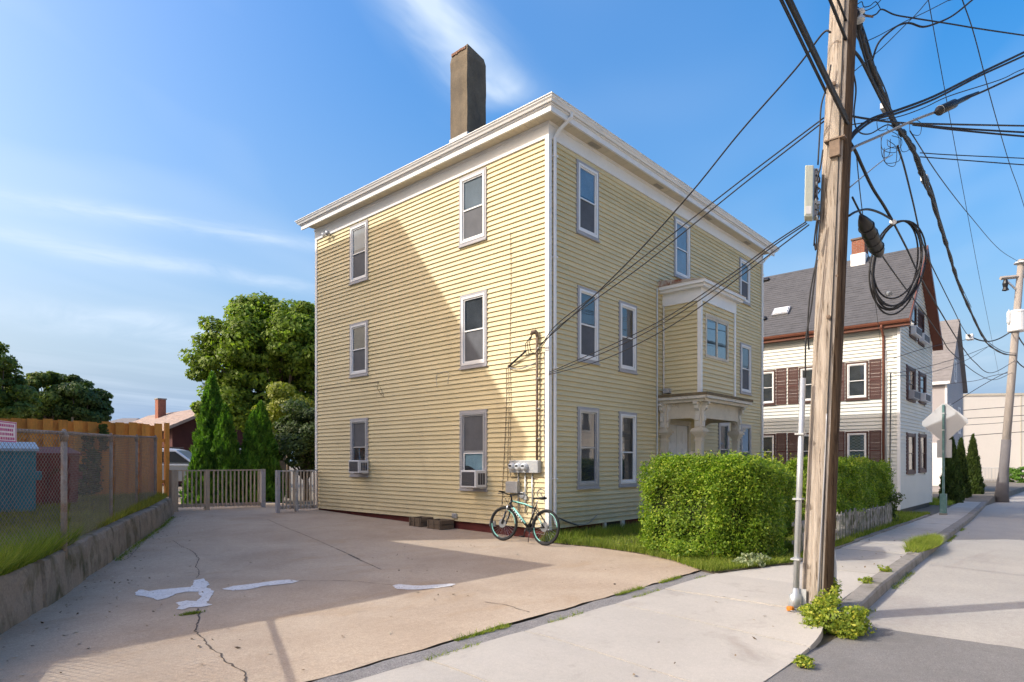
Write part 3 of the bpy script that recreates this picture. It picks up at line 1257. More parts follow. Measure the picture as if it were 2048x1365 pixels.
# the street: pale worn carriageway beyond the driveway crossing, greyer asphalt before it
rx = [-90, -40, -20, -10, -5, -2, 0] + [2 * i for i in range(1, 30)] + [70, 90]
structure(strip_mesh('road', rx, lambda x: -13.6, lambda x: curb_y(x) - .1, lambda x, y: sz(x) + ROADZ, M['road_pale']).build('road', M['road_pale']))
mb = MB()
n_ = 60
ed = []
for i in range(n_ + 1):
    y = -13.5 + (-5.95 + 13.5) * i / n_
    ed.append((-2.52 + .03 * math.sin(y * 3.1) + random.uniform(-.012, .012), y))
mb.add([(-90, -13.55, ROADZ + .004)] + [(p[0], p[1], ROADZ + .004) for p in ed] + [(-90, -5.9, ROADZ + .004)], [tuple(range(n_ + 3))])
structure(mb.build('asphalt_patch', M['asphalt']))


def ramp_z(x, y):
    t = min(1, max(0, (-2.9 - x) / 1.6))
    t = t * t * (3 - 2 * t)
    u = min(1, max(0, (-4.4 - y) / 1.75))
    return -.112 * t * u + sz(x)


# pavement of cast slabs
pav = MB()
pav.box(-26, -3, -5.0, -4.1, -.18, -.13)
pavement = structure(pav.build('pavement', M['sidewalk']))
joints = [-26 + 1.6 * i for i in range(12)] + [-7.85, -6.5, -5.35, -3.85, -2.75] + [-1.3 + 1.5 * i for i in range(40)]
joints = sorted(joints)
for x0, x1 in zip(joints[:-1], joints[1:]):
    if x1 - x0 < .2: continue
    nx, ny = 6, 8
    mb = MB()
    g = .011
    dz = random.uniform(-.006, .006) if x0 > -3 else random.uniform(-.002, .002)
    for i in range(nx + 1):
        for j in range(ny + 1):
            x = x0 + g + (x1 - x0 - 2 * g) * i / nx
            if x < -3.75:
                yo = -6.08
            elif x < -2.74:
                t_ = min(1, (x + 3.75) / .95)
                yo = -6.08 + .42 * (1 - math.sqrt(max(0, 1 - t_ * t_)))
            else:
                yo = curb_y(x) + .006
            inner = inner_y(x)
            y = inner + (yo - inner) * j / ny
            edge = -.006 if (i in (0, nx)) else 0
            mb.v.append((x, y, ramp_z(x, y) + dz + edge))
    for i in range(nx):
        for j in range(ny):
            a = i * (ny + 1) + j
            mb.f.append((a, a + 1, a + ny + 2, a + ny + 1))
    # skirt
    low = len(mb.v)
    rim = [i * (ny + 1) for i in range(nx + 1)] + [nx * (ny + 1) + j for j in range(1, ny + 1)] + [i * (ny + 1) + ny for i in range(nx - 1, -1, -1)] + [j for j in range(ny - 1, 0, -1)]
    for k in rim:
        p = mb.v[k]
        mb.v.append((p[0], p[1], sz(p[0]) - .17))
    for k in range(len(rim)):
        k2 = (k + 1) % len(rim)
        mb.f.append((rim[k], rim[k2], low + k2, low + k))
    mb.build('slab', M['sidewalk'], pavement, smooth=False)

sheet('dirt_patch', [(-3.7, -6.10), (-3.2, -6.13), (-2.78, -6.05), (-2.7, -5.75), (-3.4, -5.65)], -.113, M['earth'])
# kerb stones, each a stone of its own
kerb = MB()
kerb.box(-2.2, -1.8, -5.95, -5.9, -.30, -.25)
kerbo = structure(kerb.build('kerb', M['kerb']))
x = -2.75
k = 0
while x < 32:
    L_ = random.uniform(1.5, 2.3)
    x1 = x + L_ - .012
    h0 = .015 if k else -.02
    ya, yb = curb_y(x), curb_y(x1)
    wd = .20
    t0, t1 = sz(x) + h0 + random.uniform(-.01, .01), sz(x1) + .015 + random.uniform(-.01, .01)
    n_ = 6
    mb = MB()
    for i in range(n_):
        u0, u1 = i / n_, (i + 1) / n_
        xa, xb = x + (x1 - x) * u0, x + (x1 - x) * u1
        yA, yB = ya + (yb - ya) * u0, ya + (yb - ya) * u1
        zA, zB = t0 + (t1 - t0) * u0, t0 + (t1 - t0) * u1
        b = len(mb.v)
        mb.v += [(xa, yA, zA - .22), (xa, yA, zA), (xa, yA - wd + .02, zA), (xa, yA - wd, zA - .02), (xa, yA - wd - .015, zA - .22),
                 (xb, yB, zB - .22), (xb, yB, zB), (xb, yB - wd + .02, zB), (xb, yB - wd, zB - .02), (xb, yB - wd - .015, zB - .22)]
        for q in range(4):
            mb.f.append((b + q, b + q + 5, b + q + 6, b + q + 1))
        if i == 0: mb.f.append((b, b + 1, b + 2, b + 3, b + 4))
        if i == n_ - 1: mb.f.append((b + 9, b + 8, b + 7, b + 6, b + 5))
    mb.build('kerb_stone', M['kerb'], kerbo)
    x = x1 + .012
    k += 1

# driveway slab following the slope
mb = MB()
nx, ny = 70, 80
X0, X1, Y0, Y1 = -13., .3, -3.80, 14.
for i in range(nx + 1):
    for j in range(ny + 1):
        x = X0 + (X1 - X0) * i / nx
        y = Y0 + (Y1 - Y0) * j / ny
        z = gz(x, y) + .006 * math.sin(x * 1.7 + y * .6) * math.sin(y * 1.3) + (random.uniform(-.0015, .0015))
        if j == 0:
            y += .012 * math.sin(x * 9) + random.uniform(-.012, .012)
        mb.v.append((x, y, z))
for i in range(nx):
    for j in range(ny):
        a = i * (ny + 1) + j
        mb.f.append((a, a + ny + 1, a + ny + 2, a + 1))
drive = structure(mb.build('driveway', M['drive'], smooth=True))
# strip of patching between drive and pavement
mb = MB()
n_ = 80
pa, pb = [], []
for i in range(n_ + 1):
    x = -14 + 13.2 * i / n_
    pa.append((x, -4.055 + random.uniform(-.01, .01), -.010 + random.uniform(-.004, .004)))
    pb.append((x, -3.815 + random.uniform(-.012, .012), -.012 + random.uniform(-.004, .004)))
for i in range(n_):
    mb.add([pa[i], pa[i + 1], pb[i + 1], pb[i]], [(0, 1, 2, 3)])
structure(mb.build('asphalt_strip', M['strip']))
mb = MB()
mb.box(-14, -1.3, -4.12, -3.7, -.16, -.022)
structure(mb.build('joint_bed', M['crack']))


def ribbon(name, pix, w, m_, parent, z=.004, jit=.012, width_var=.5, raw=False):
    """thin strip along a polyline of pixels on the drive"""
    P = []
    for (px, py) in pix:
        q = on_ground(px, py, 0)
        for _ in range(3):
            q = on_ground(px, py, gz(q.x, q.y))
        P.append(q)
    Q = []
    for a, b in zip(P[:-1], P[1:]):
        n = max(2, int((b - a).length / .05))
        for i in range(n):
            Q.append(a.lerp(b, i / n) + Vector((random.uniform(-jit, jit), random.uniform(-jit, jit), 0)))
    Q.append(P[-1])
    mb_ = MB()
    L = []
    for i, q in enumerate(Q):
        t = (Q[min(i + 1, len(Q) - 1)] - Q[max(0, i - 1)])
        t.z = 0
        t.normalize()
        nrm = Vector((-t.y, t.x, 0))
        ww = w * random.uniform(1 - width_var, 1 + width_var) * .5
        zz = gz(q.x, q.y) + .006 * math.sin(q.x * 1.7 + q.y * .6) * math.sin(q.y * 1.3) + z
        L.append((q + nrm * ww, q - nrm * ww, zz))
    for a, b in zip(L[:-1], L[1:]):
        mb_.add([(a[0].x, a[0].y, a[2]), (a[1].x, a[1].y, a[2]), (b[1].x, b[1].y, b[2]), (b[0].x, b[0].y, b[2])], [(0, 1, 2, 3)])
    return mb_.build(name, m_, parent)


def c2(pts):   # helper: enlarged crop coordinates -> photo pixels
    return [(x / 2.844, 960 + y / 2.844) for x, y in pts]


def c6(pts):
    return [(640 + x / 2.695, 1000 + y / 2.695) for x, y in pts]


ribbon('crack', c2([(985, 345), (1030, 380), (1095, 408), (1132, 450), (1112, 490), (1135, 525), (1120, 560)]), .010, M['crack'], drive)
ribbon('crack', c2([(1120, 735), (1132, 790), (1108, 865), (1165, 908), (1188, 955), (1250, 990), (1268, 1022), (1340, 1065), (1392, 1100), (1396, 1150)]), .013, M['crack'], drive)
ribbon('crack', c2([(1050, 535), (1120, 525), (1170, 520)]), .012, M['crack'], drive)
ribbon('crack', c2([(1520, 225), (1650, 282), (1810, 346), (1900, 388), (2048, 452)]) + c6([(150, 295), (250, 340), (330, 378)]), .014, M['crack'], drive, jit=.004)
ribbon('crack', c2([(1700, 575), (1800, 577), (1950, 575), (2048, 582)]) + c6([(290, 452), (400, 462)]), .010, M['crack'], drive)
ribbon('crack', c6([(890, 552), (940, 560), (985, 566), (1060, 588), (1130, 610)]), .012, M['crack'], drive)
ribbon('crack', c2([(700, 460), (740, 440), (790, 380)]), .008, M['crack'], drive)


def paint_patch(pts):
    import bmesh
    P = []
    for (px, py) in pts:
        q = on_ground(px, py, gz(*on_ground(px, py).xy))
        q.z = gz(q.x, q.y) + .006 * math.sin(q.x * 1.7 + q.y * .6) * math.sin(q.y * 1.3) + .006
        P.append(q)
    # roughen the outline
    Q = []
    for a, b in zip(P, P[1:] + P[:1]):
        n = max(1, int((b - a).length / .04))
        for i in range(n):
            Q.append(a.lerp(b, i / n) + Vector((random.uniform(-.012, .012), random.uniform(-.012, .012), 0)))
    me = bpy.data.meshes.new('paint_patch')
    bm = bmesh.new()
    vs_ = [bm.verts.new(q) for q in Q]
    f = bm.faces.new(vs_)
    if f.normal.z < 0: f.normal_flip()
    bmesh.ops.triangulate(bm, faces=[f])
    bmesh.ops.recalc_face_normals(bm, faces=bm.faces)
    bm.to_mesh(me)
    bm.free()
    me.materials.append(M['paint'])
    o = bpy.data.objects.new('paint_patch', me)
    COL.objects.link(o)
    o.parent = drive


paint_patch(c2([(770, 642), (800, 628), (850, 637), (900, 630), (1000, 620), (1090, 612), (1108, 575), (1160, 565), (1190, 598), (1172, 612), (1217, 636),
                (1198, 668), (1172, 703), (1215, 712), (1150, 726), (1080, 727), (1040, 742), (1005, 737), (1022, 720), (998, 703), (1060, 688), (1118, 692),
                (1142, 665), (1128, 640), (1060, 640), (1000, 652), (960, 670), (905, 687), (820, 665), (775, 662)]))
paint_patch(c2([(1260, 622), (1330, 606), (1450, 592), (1560, 576), (1640, 570), (1702, 578), (1660, 590), (1500, 606), (1400, 626), (1320, 632)]))
paint_patch(c6([(388, 466), (420, 458), (480, 463), (540, 466), (600, 462), (700, 455), (735, 456), (700, 469), (620, 479), (540, 487), (470, 486), (415, 483)]))

# lawn in front of the house
lawn_edge = [(-.30, .05), (-.34, -.6), (-.30, -1.4), (-.42, -2.3), (-.75, -3.1), (-1.25, -3.75), (-1.34, -4.05)]


def lawn_x(y):
    """left edge of the lawn"""
    for (x0, y0), (x1, y1) in zip(lawn_edge[:-1], lawn_edge[1:]):
        if y >= y1: return x0 + (x1 - x0) * (y - y0) / (y1 - y0)
    return -1.34


mb = MB()
ny, nx = 24, 26
for j in range(ny + 1):
    v = j / ny
    for i in range(nx + 1):
        u = i / nx
        y_l = .05 - 4.08 * v
        x = lawn_x(y_l) + (17.1 - lawn_x(y_l)) * u ** 1.3
        y = .05 + (inner_y(x) - .004 - .05) * v
        mb.v.append((x, y, sz(x) + (.025 if j < ny else -.004) + random.uniform(-.003, .003)))
for j in range(ny):
    for i in range(nx):
        a = j * (nx + 1) + i
        mb.f.append((a, a + nx + 1, a + nx + 2, a + 1))
b = len(mb.v)
for j in range(ny + 1):
    p = mb.v[j * (nx + 1)]
    mb.v.append((p[0], p[1], -.1))
for j in range(ny):
    mb.f.append((j * (nx + 1), (j + 1) * (nx + 1), b + j + 1, b + j))
structure(mb.build('lawn', M['earth']))
# low concrete edging between lawn and pavement
edge = MB()
edge.box(.2, .3, -4.5, -4.45, -.2, -.15)
edo = structure(edge.build('lawn_edging', M['kerb']))
xx = .3
while xx < 16:
    x1 = xx + 1.97
    za, zb_ = sz(xx) + .035 + random.uniform(-.012, .012), sz(x1) + .035 + random.uniform(-.012, .012)
    ya, yb = inner_y(xx), inner_y(x1)
    MB().hexa([(xx, ya, za - .12), (x1, yb, zb_ - .12), (x1, yb + .085, zb_ - .12), (xx, ya + .085, za - .12)],
              [(xx, ya, za), (x1, yb, zb_), (x1, yb + .085, zb_), (xx, ya + .085, za)]).build('edging_block', M['kerb'], edo)
    xx += 2.0

# ================================================================= retaining wall with cracked sections
WALL_A = Vector((-10.1, -4.1))     # street end of the face
WALL_PTS = [(-10.1, -4.05), (-8.64, -.75), (-8.11, .28), (-7.38, 1.79), (-6.72, 3.04), (-5.9, 4.75), (-4.75, 7.0), (-3.5, 9.7)]


def wall_at(y):
    for (x0, y0), (x1, y1) in zip(WALL_PTS[:-1], WALL_PTS[1:]):
        if y <= y1 or (x1, y1) == WALL_PTS[-1]:
            return x0 + (x1 - x0) * (y - y0) / (y1 - y0)


def wall_top(y):
    return .50 + max(0, min(y, 10)) * .012


root = thing('retaining_wall', (-6.5, 3.5, 0), 'low mossy cracked concrete retaining wall along the left of the drive', 'wall')
secs = [(-4.05, -1.4), (-1.4, .30), (.32, 1.75), (1.78, 3.0), (3.02, 5.2), (5.22, 7.3), (7.32, 9.7)]
for (s0, s1) in secs:
    mb = MB()
    n = 14
    off = random.uniform(-.03, .03)
    rows = []
    for i in range(n + 1):
        y = s0 + (s1 - s0) * i / n
        x = wall_at(y) + off
        zt = wall_top(y) + random.uniform(-.014, .014)
        g = gz(x, y)
        j = lambda s_: random.uniform(-s_, s_)
        rows.append([(x + .02 + j(.008), y, g - .15), (x + .012 + j(.012), y, g + .12), (x + j(.014), y, g + .25), (x - .006 + j(.014), y, zt - .09),
                     (x - .022 + j(.01), y, zt - .02), (x - .05 + j(.012), y, zt), (x - .17, y, zt + .005 + j(.01)), (x - .30, y, zt - .02), (x - .32, y, g - .15)])
    m_ = len(rows[0])
    for r in rows: mb.v += r
    for i in range(n):
        for k in range(m_ - 1):
            a = i * m_ + k
            mb.f.append((a, a + 1, a + m_ + 1, a + m_))
    mb.f.append(tuple(range(m_))[::-1])
    mb.f.append(tuple(n * m_ + k for k in range(m_)))
    mb.build('concrete_section', M['wallc'], root)

# raised ground of the neighbouring lot behind the wall
mb = MB()
rowsA = []
N = 40
for i in range(N + 1):
    y = -4.05 + (30 + 4.05) * i / N
    xw = wall_at(min(y, 9.7)) - .28 if y < 9.7 else -3.78
    rowsA.append([(xw, y, wall_top(y) - .02), (xw - .6, y, wall_top(y) + .03), (xw - 2.5, y, wall_top(y) + .05), (xw - 30, y, wall_top(y) + .05)])
for r in rowsA: mb.v += r
for i in range(N):
    for k in range(3):
        a = i * 4 + k
        mb.f.append((a, a + 4, a + 5, a + 1))
mb.v += [(rowsA[0][0][0], -4.05, -.2), (rowsA[0][3][0], -4.05, -.2)]
mb.f.append((0, 1, 2, 3, len(mb.v) - 1, len(mb.v) - 2))
structure(mb.build('bank', M['earth']))
# ================================================================= things on and around the yellow house
M['ac_white'] = mat('ac_plastic', (.66, .66, .67), .45, .04, 3)
M['ac_grille'] = mat('ac_grille', (.07, .07, .08), .6, .15, 20)
M['meter_grey'] = mat('meter_grey', (.44, .45, .45), .5, .08, 5, metal=.3)
M['meter_glass'] = mat('meter_dome', (.55, .57, .58), .2, .05, 5, spec=.6)
M['wire_black'] = mat('black_cable', (.018, .018, .02), .55, .1, 10)
M['wire_grey'] = mat('grey_cable', (.20, .21, .22), .5, .1, 10)


def tub(name, pts, r, m_, parent=None, n=6):
    return MB().tube(pts, r, n).build(name, m_, parent, smooth=True)


def air_conditioner(face, pl, pr, yt, yb, out, label):
    a0, zt = face.pix(pl, yt, out)
    a1, _ = face.pix(pr, yt, out)
    _, zb = face.pix(pl, yb, out)
    a0, a1 = min(a0, a1), max(a0, a1)
    root = thing('air_conditioner', face.p((a0 + a1) / 2, out / 2, zb), label, 'air conditioner', 'window air conditioners of the yellow house')
    mb = MB()
    face.box(mb, a0, a1, .05, out, zb, zt)
    mb.build('case', M['ac_white'], root, bevel=.012)
    mb = MB()
    face.box(mb, a0 + .035, a1 - .035, out - .005, out + .004, zb + .035, zt - .035)
    g = mb.build('grille', M['ac_grille'], root)
    mb = MB()
    z = zb + .05
    while z < zt - .05:
        face.box(mb, a0 + .04, a1 - .04, out + .004, out + .008, z, z + .006)
        z += .018
    tag(mb.build('grille_fins', mat('ac_fins', (.12, .12, .13), .5), g), kind='stuff')
    mb = MB()
    for k in range(3):
        o0 = .10 + k * (out - .16) / 3
        face.box(mb, a0 - .004, a0 + .004, o0, o0 + (out - .2) / 3, zb + .06, zt - .06)
    mb.build('side_vents', M['ac_grille'], root)
    mb = MB()
    face.box(mb, a0 + .02, a0 + .06, .03, out * .6, zb - .03, zb)
    face.box(mb, a1 - .06, a1 - .02, .03, out * .6, zb - .03, zb)
    mb.build('support_bracket', M['alu'], root)
    return root


air_conditioner(fL, 697, 717, 921, 946, .36, 'small white air conditioner in the rear ground-floor window of the yellow house')
air_conditioner(fL, 921, 951, 941, 975, .38, 'large white air conditioner in the ground-floor window nearest the meters')

# ---------------------------------------------------------------- electric meters
mA, mzt = fL.pix(1078, 921, .1)
mB_, _ = fL.pix(1021, 921, .1)
_, mzb = fL.pix(1050, 946, .1)
root = thing('electric_meter_bank', fL.p((mA + mB_) / 2, .05, mzb), 'grey box with three round electric meters on the yellow wall near the corner', 'meter box')
mb = MB()
fL.box(mb, mA, mB_, .03, .14, mzb, mzt)
mb.build('meter_box', M['meter_grey'], root, bevel=.008)
for k in range(3):
    a = mB_ - .10 - k * .17
    zc_ = (mzb + mzt) / 2
    m_ = MB().lathe(fL.p(a, .14, zc_), (-1, 0, 0), [(0, .082), (.02, .082), (.025, .074), (.07, .07), (.085, .05), (.09, .0)], 18).build('meter', M['meter_glass'], root, smooth=True)
    mb = MB()
    fL.box(mb, a - .035, a + .035, .227, .232, zc_ - .005, zc_ + .03)
    mb.build('dial', M['black'], m_)
for k, px in enumerate((1036, 1050, 1064)):
    a, _ = fL.pix(px, 960, .06)
    zend = (.55, .5, .45)[k]
    MB().cyl(fL.p(a, .05, zend), fL.p(a, .05, mzb), .016, 8).build('conduit', M['galv'], root, smooth=True)
# grey disconnect boxes under it
a0, zt = fL.pix(1014, 963, .1); a1, zb = fL.pix(1036, 987, .1)
r2 = thing('breaker_box', fL.p((a0 + a1) / 2, .05, zb), 'plain grey metal box on the yellow wall behind the bicycle handlebar', 'metal box')
fL.box(MB(), a0, a1, .03, .13, zb, zt).build('box_body', M['alu'], r2, bevel=.006)
fL.box(MB(), a0 + .005, a1 - .005, .13, .138, zb + .01, zt - .01).build('box_cover', M['meter_grey'], r2)
a0, zt = fL.pix(1037, 984, .1); a1, zb = fL.pix(1047, 998, .1)
r2 = thing('junction_box', fL.p((a0 + a1) / 2, .05, zb), 'small grey junction box to the right of the larger grey box', 'metal box')
MB().lathe(fL.p((a0 + a1) / 2, .025, (zb + zt) / 2), (-1, 0, 0), [(0, .07), (.06, .07), (.065, .06), (.07, .0)], 14).build('box_body', M['meter_grey'], r2, smooth=True)
fL.box(MB(), a1 - .05, a1 + .03, .03, .07, zb - .02, zb + .06).build('box_lug', M['meter_grey'], r2)
for (px, py, lb) in ((985, 1048, 'small grey outlet box low on the yellow wall behind the bicycle front wheel'), (909, 1032, 'little grey dryer vent low on the yellow wall right of the wooden crates')):
    a, z = fL.pix(px, py, .05)
    r2 = thing('wall_box', fL.p(a, .03, z - .05), lb, 'wall box')
    fL.box(MB(), a - .07, a + .07, .02, .07, z - .055, z + .055).build('box_body', M['meter_grey'], r2, bevel=.005)
    fL.box(MB(), a - .05, a + .05, .07, .078, z - .035, z + .035).build('box_cover', M['alu'], r2)

# ---------------------------------------------------------------- service mast with weatherhead
a, zt = fL.pix(1074, 672, .08)
root = thing('service_mast', fL.p(a, .07, mzt), 'rusty vertical conduit with weatherhead running up the corner of the yellow wall', 'conduit')
MB().cyl(fL.p(a, .08, mzt), fL.p(a, .08, zt), .026, 10).build('pipe', M['rustmetal'], root, smooth=True)
MB().tube([fL.p(a, .08, zt - .02), fL.p(a, .08, zt + .05), fL.p(a + .02, .10, zt + .08), fL.p(a + .08, .13, zt + .07), fL.p(a + .1, .14, zt + .03)], [.03, .035, .045, .045, .03], 10).build('weatherhead', M['rustmetal'], root, smooth=True)
mb = MB()
for z in (2.0, 2.6, 3.2, 3.8):
    fL.box(mb, a - .045, a + .045, .0, .09, z, z + .025)
mb.build('strap', M['galv'], root)
for k in range(3):
    tub('drip_loop', [fL.p(a + .08, .13, zt + .03), fL.p(a + .10 + .05 * k, .2, zt - .15), fL.p(a + .06 + .06 * k, .2, zt - .32 - .03 * k), fL.p(a - .02, .16, zt - .36), fL.p(a - .10, .12, zt - .25)], .008, M['wire_black'], root)
# black standoff arm left of the mast
p0 = fL.p(*[(lambda q: (q[0], .10, q[1]))(fL.pix(1052, 702, .1))][0])
p1 = fL.p(*[(lambda q: (q[0], .06, q[1]))(fL.pix(1018, 733, .06))][0])
root = thing('cable_standoff', p1, 'short black slanted cable sleeve on the yellow wall left of the mast', 'cable clamp')
MB().cyl(p0, p1, .02, 8).build('sleeve', M['wire_black'], root, smooth=True)
MB().lathe(p1 + Vector((.05, 0, 0)), (-1, 0, 0), [(0, .035), (.04, .04), (.08, .02), (.09, .0)], 10).build('insulator', M['rustmetal'], root)


def wall_cable(pix, r, m_, label, o=.03, f=fL):
    P = []
    for (px, py) in pix:
        q, z = f.pix(px, py, o)
        P.append(f.p(q, o, z))
    c = tub('wall_cable', smooth_path(P, 6), r, m_)
    tag(c, label, 'cable')
    return c


def smooth_path(P, n=8):
    """catmull-rom through the points"""
    P = [Vector(p) for p in P]
    if len(P) < 3: return P
    out = []
    E_ = [P[0] * 2 - P[1]] + P + [P[-1] * 2 - P[-2]]
    for i in range(1, len(E_) - 2):
        p0, p1, p2, p3 = E_[i - 1:i + 3]
        for k in range(n):
            t = k / n
            out.append(.5 * ((2 * p1) + (p2 - p0) * t + (2 * p0 - 5 * p1 + 4 * p2 - p3) * t * t + (3 * p1 - p0 - 3 * p2 + p3) * t ** 3))
    out.append(P[-1])
    return out


wall_cable([(1013, 738), (1013, 800), (1010, 880), (1006, 960), (1004, 1015)], .007, M['rustmetal'], 'thin brown cable hanging down the yellow wall, left one of the three')
wall_cable([(1017, 738), (1018, 820), (1016, 900), (1015, 975)], .006, M['rustmetal'], 'thin brown cable hanging down the yellow wall, middle one of the three')
wall_cable([(1021, 465), (1022, 560), (1020, 700), (1022, 800), (1020, 900), (1021, 950), (1030, 955), (1075, 958)], .006, M['rustmetal'], 'long thin brown cable running from the top floor down to the meters')
wall_cable([(1088, 705), (1090, 745), (1088, 850), (1090, 930), (1091, 965), (1093, 1000)], .008, M['wire_grey'], 'grey cable running down beside the white corner board')
wall_cable([(1074, 985), (1080, 978), (1089, 983), (1090, 992), (1080, 995), (1074, 990), (1078, 983), (1090, 1005), (1092, 1020)], .007, M['wire_grey'], 'loose loop of grey cable on the wall above the bicycle saddle')
wall_cable([(640, 779), (700, 771), (757, 764)], .006, M['rustmetal'], 'thin dark cable crossing the yellow wall near the rear corner')
wall_cable([(757, 764), (755, 778), (768, 795), (760, 774)], .006, M['rustmetal'], 'short dangling cable end on the middle of the yellow wall')
wall_cable([(874, 776), (874, 750), (896, 745), (896, 768)], .005, M['casing_grey'], 'thin U-shaped cable on the yellow wall between the middle windows')
wall_cable([(1018, 736), (1040, 738), (1072, 726)], .012, M['wire_grey'], 'pale cable stretched from the standoff to the mast', .08)
wall_cable([(1118, 1036), (1150, 1048), (1175, 1048), (1195, 1030)], .008, M['wire_grey'], 'stiff grey cable end sticking out low on the street front', .06, fF)
wall_cable([(1118, 1036), (1135, 1045), (1158, 1052)], .008, M['wire_black'], 'black cable sagging low across the street front near the corner', .06, fF)

# ---------------------------------------------------------------- flood light under the eave
a, z = fL.pix(656, 467, .08)
root = thing('flood_light', fL.p(a, .04, z), 'small twin flood light under the eave at the rear corner', 'flood light')
MB().lathe(fL.p(a, .036, z), (-1, 0, 0), [(0, .05), (.03, .05), (.04, .0)], 12).build('base', M['white'], root)
for s_ in (-1, 1):
    d = Vector((-.75, s_ * .6, -.3)).normalized()
    c = fL.p(a + s_ * .05, .09, z - .01)
    MB().lathe(c, d, [(0, .02), (.04, .03), (.08, .055), (.13, .062), (.135, .0)], 12).build('lamp_head', M['white'] if s_ > 0 else M['alu'], root, smooth=True)

# ---------------------------------------------------------------- wooden crates along the wall
M['oldwood'] = mat('grey_old_wood', (.15, .11, .075), .9, .25, 4, 40, .15, bmp=.4, bscale=40)
for (pl, pr, yt, yb, lb) in ((788, 826, 1037, 1056, 'weathered wooden crate by the wall, the one farther from the bicycle'), (826, 874, 1040, 1060, 'weathered wooden crate by the wall, the one nearer the bicycle')):
    q0 = on_ground(pl, yb, .04); q1 = on_ground(pr - 8, yb + 2, .04)
    y0, y1 = sorted((q0.y, q1.y))
    xf = -.42
    g = gz(0, y0)
    root = thing('wooden_crate', (xf + .2, (y0 + y1) / 2, g), lb, 'crate', 'wooden crates by the wall')
    for r_ in range(2):
        z0 = g + .005 + r_ * .105
        MB().box(xf, xf + .022, y0, y1, z0, z0 + .095).build('plank', M['oldwood'], root)
        MB().box(xf + .36, xf + .382, y0, y1, z0, z0 + .095).build('plank', M['oldwood'], root)
        MB().box(xf + .023, xf + .359, y0, y0 + .02, z0, z0 + .093).build('plank', M['oldwood'], root)
        MB().box(xf + .023, xf + .359, y1 - .02, y1, z0, z0 + .093).build('plank', M['oldwood'], root)
    for (yy) in (y0 + .03, (y0 + y1) / 2, y1 - .06):
        MB().box(xf - .016, xf - .001, yy, yy + .03, g + .002, g + .2).build('batten', M['oldwood'], root)
    MB().box(xf + .03, xf + .35, y0 + .03, y1 - .03, g + .01, g + .15).build('soil', M['earth'], root)

# ================================================================= bicycle
M['tyre'] = mat('tyre_rubber', (.018, .018, .018), .8, .15, 20)
M['bike_black'] = mat('gloss_black_paint', (.012, .012, .014), .3, .1, 10, spec=.5)
M['mint'] = mat('mint_paint', (.28, .66, .56), .35, .05, 10, spec=.5)
M['steel'] = mat('bright_steel', (.6, .6, .6), .3, .05, 10, metal=.9)
bike = thing('bicycle', (0, 0, 0), 'black and mint mountain bike standing against the corner of the yellow house', 'bicycle')
WR = .335


def wheel(parent, y, z=WR, disc=True, turn=0.):
    """wheel in the plane x=0 (optionally turned about its vertical axis)"""
    ax = Vector((math.cos(turn), math.sin(turn), 0))
    c = Vector((0, y, z))
    w = MB().torus(c, ax, .282, .011, 48, 8).build('wheel', M['bike_black'], parent, smooth=True)
    MB().torus(c, ax, .309, .026, 56, 10).build('tyre', M['tyre'], w, smooth=True)
    for a0 in (.35, 3.5):
        MB().torus(c - ax * .008, ax, .281, .009, 14, 6, a0, a0 + 1.15, (0, 0, 1)).build('rim_stripe', M['mint'], w, smooth=True)
    mb_ = MB()
    x = ax.orthogonal().normalized()
    yv = ax.cross(x)
    for k in range(28):
        an = 2 * math.pi * k / 28
        an2 = an + (.5 if k % 2 else -.5)
        mb_.tube([c + ax * (.03 if k % 2 else -.03) + (x * math.cos(an2) + yv * math.sin(an2)) * .025, c + (x * math.cos(an) + yv * math.sin(an)) * .275], .0013, 4)
    tag(mb_.build('spokes', M['steel'], w), kind='stuff')
    MB().cyl(c - ax * .06, c + ax * .06, .018, 12).build('hub', M['bike_black'], w, smooth=True)
    MB().lathe(c - ax * .045, -ax, [(0, .085), (.003, .085), (.0031, .05), (.0032, .0)], 24).build('brake_disc', M['steel'], w)
    return w


def tb(pts, r, m_, name, parent=bike, n=10, flat=1.):
    return MB().tube([Vector(p) for p in pts], r, n, flat=flat).build(name, m_, parent, smooth=True)


wheel(bike, 0.)
wheel(bike, 1.09, turn=R(8))
BBp, ST, HT, HB = (0, .43, .295), (0, .285, .70), (0, .925, .80), (0, .955, .69)
fr = tb([BBp, ST], .017, M['bike_black'], 'frame')
tb([(0, .29, .665), (0, .55, .73), (0, .925, .785)], .018, M['bike_black'], 'top_tube', fr)
tb([(-.008, .36, .692), (-.008, .55, .741), (-.008, .87, .785)], .013, M['mint'], 'top_tube_stripe', fr)
dt = tb([BBp, (0, .945, .715)], .026, M['bike_black'], 'down_tube', fr)
tb([(-.010, .50, .375), (-.010, .85, .655)], .019, M['mint'], 'down_tube_stripe', fr)
dv = (Vector((0, .945, .715)) - Vector(BBp))
for k in range(7):
    p = Vector(BBp) + dv * (.30 + k * .09)
    nrm = Vector((0, -dv.z, dv.y)).normalized()
    t = dv.normalized()
    q = p + Vector((-.0275, 0, 0)) - nrm * .010
    a_, b_ = (t * .010 + nrm * .011), (t * .010 - nrm * .011)
    MB().prism([q - a_, q + b_, q + a_, q - b_], (-.002, 0, 0)).build('letter_mark', mat('white_decal', (.8, .8, .8), .4), dt)
tb([HT, HB], .024, M['bike_black'], 'head_tube', fr, 12)
for s_ in (-1, 1):
    tb([(s_ * .045, .43, .29), (s_ * .065, .2, .31), (s_ * .066, 0, WR)], .010, M['bike_black'], 'chain_stay', fr)
    tb([(s_ * .02, .285, .66), (s_ * .06, .14, .50), (s_ * .066, 0, WR)], .010, M['bike_black'], 'seat_stay', fr)
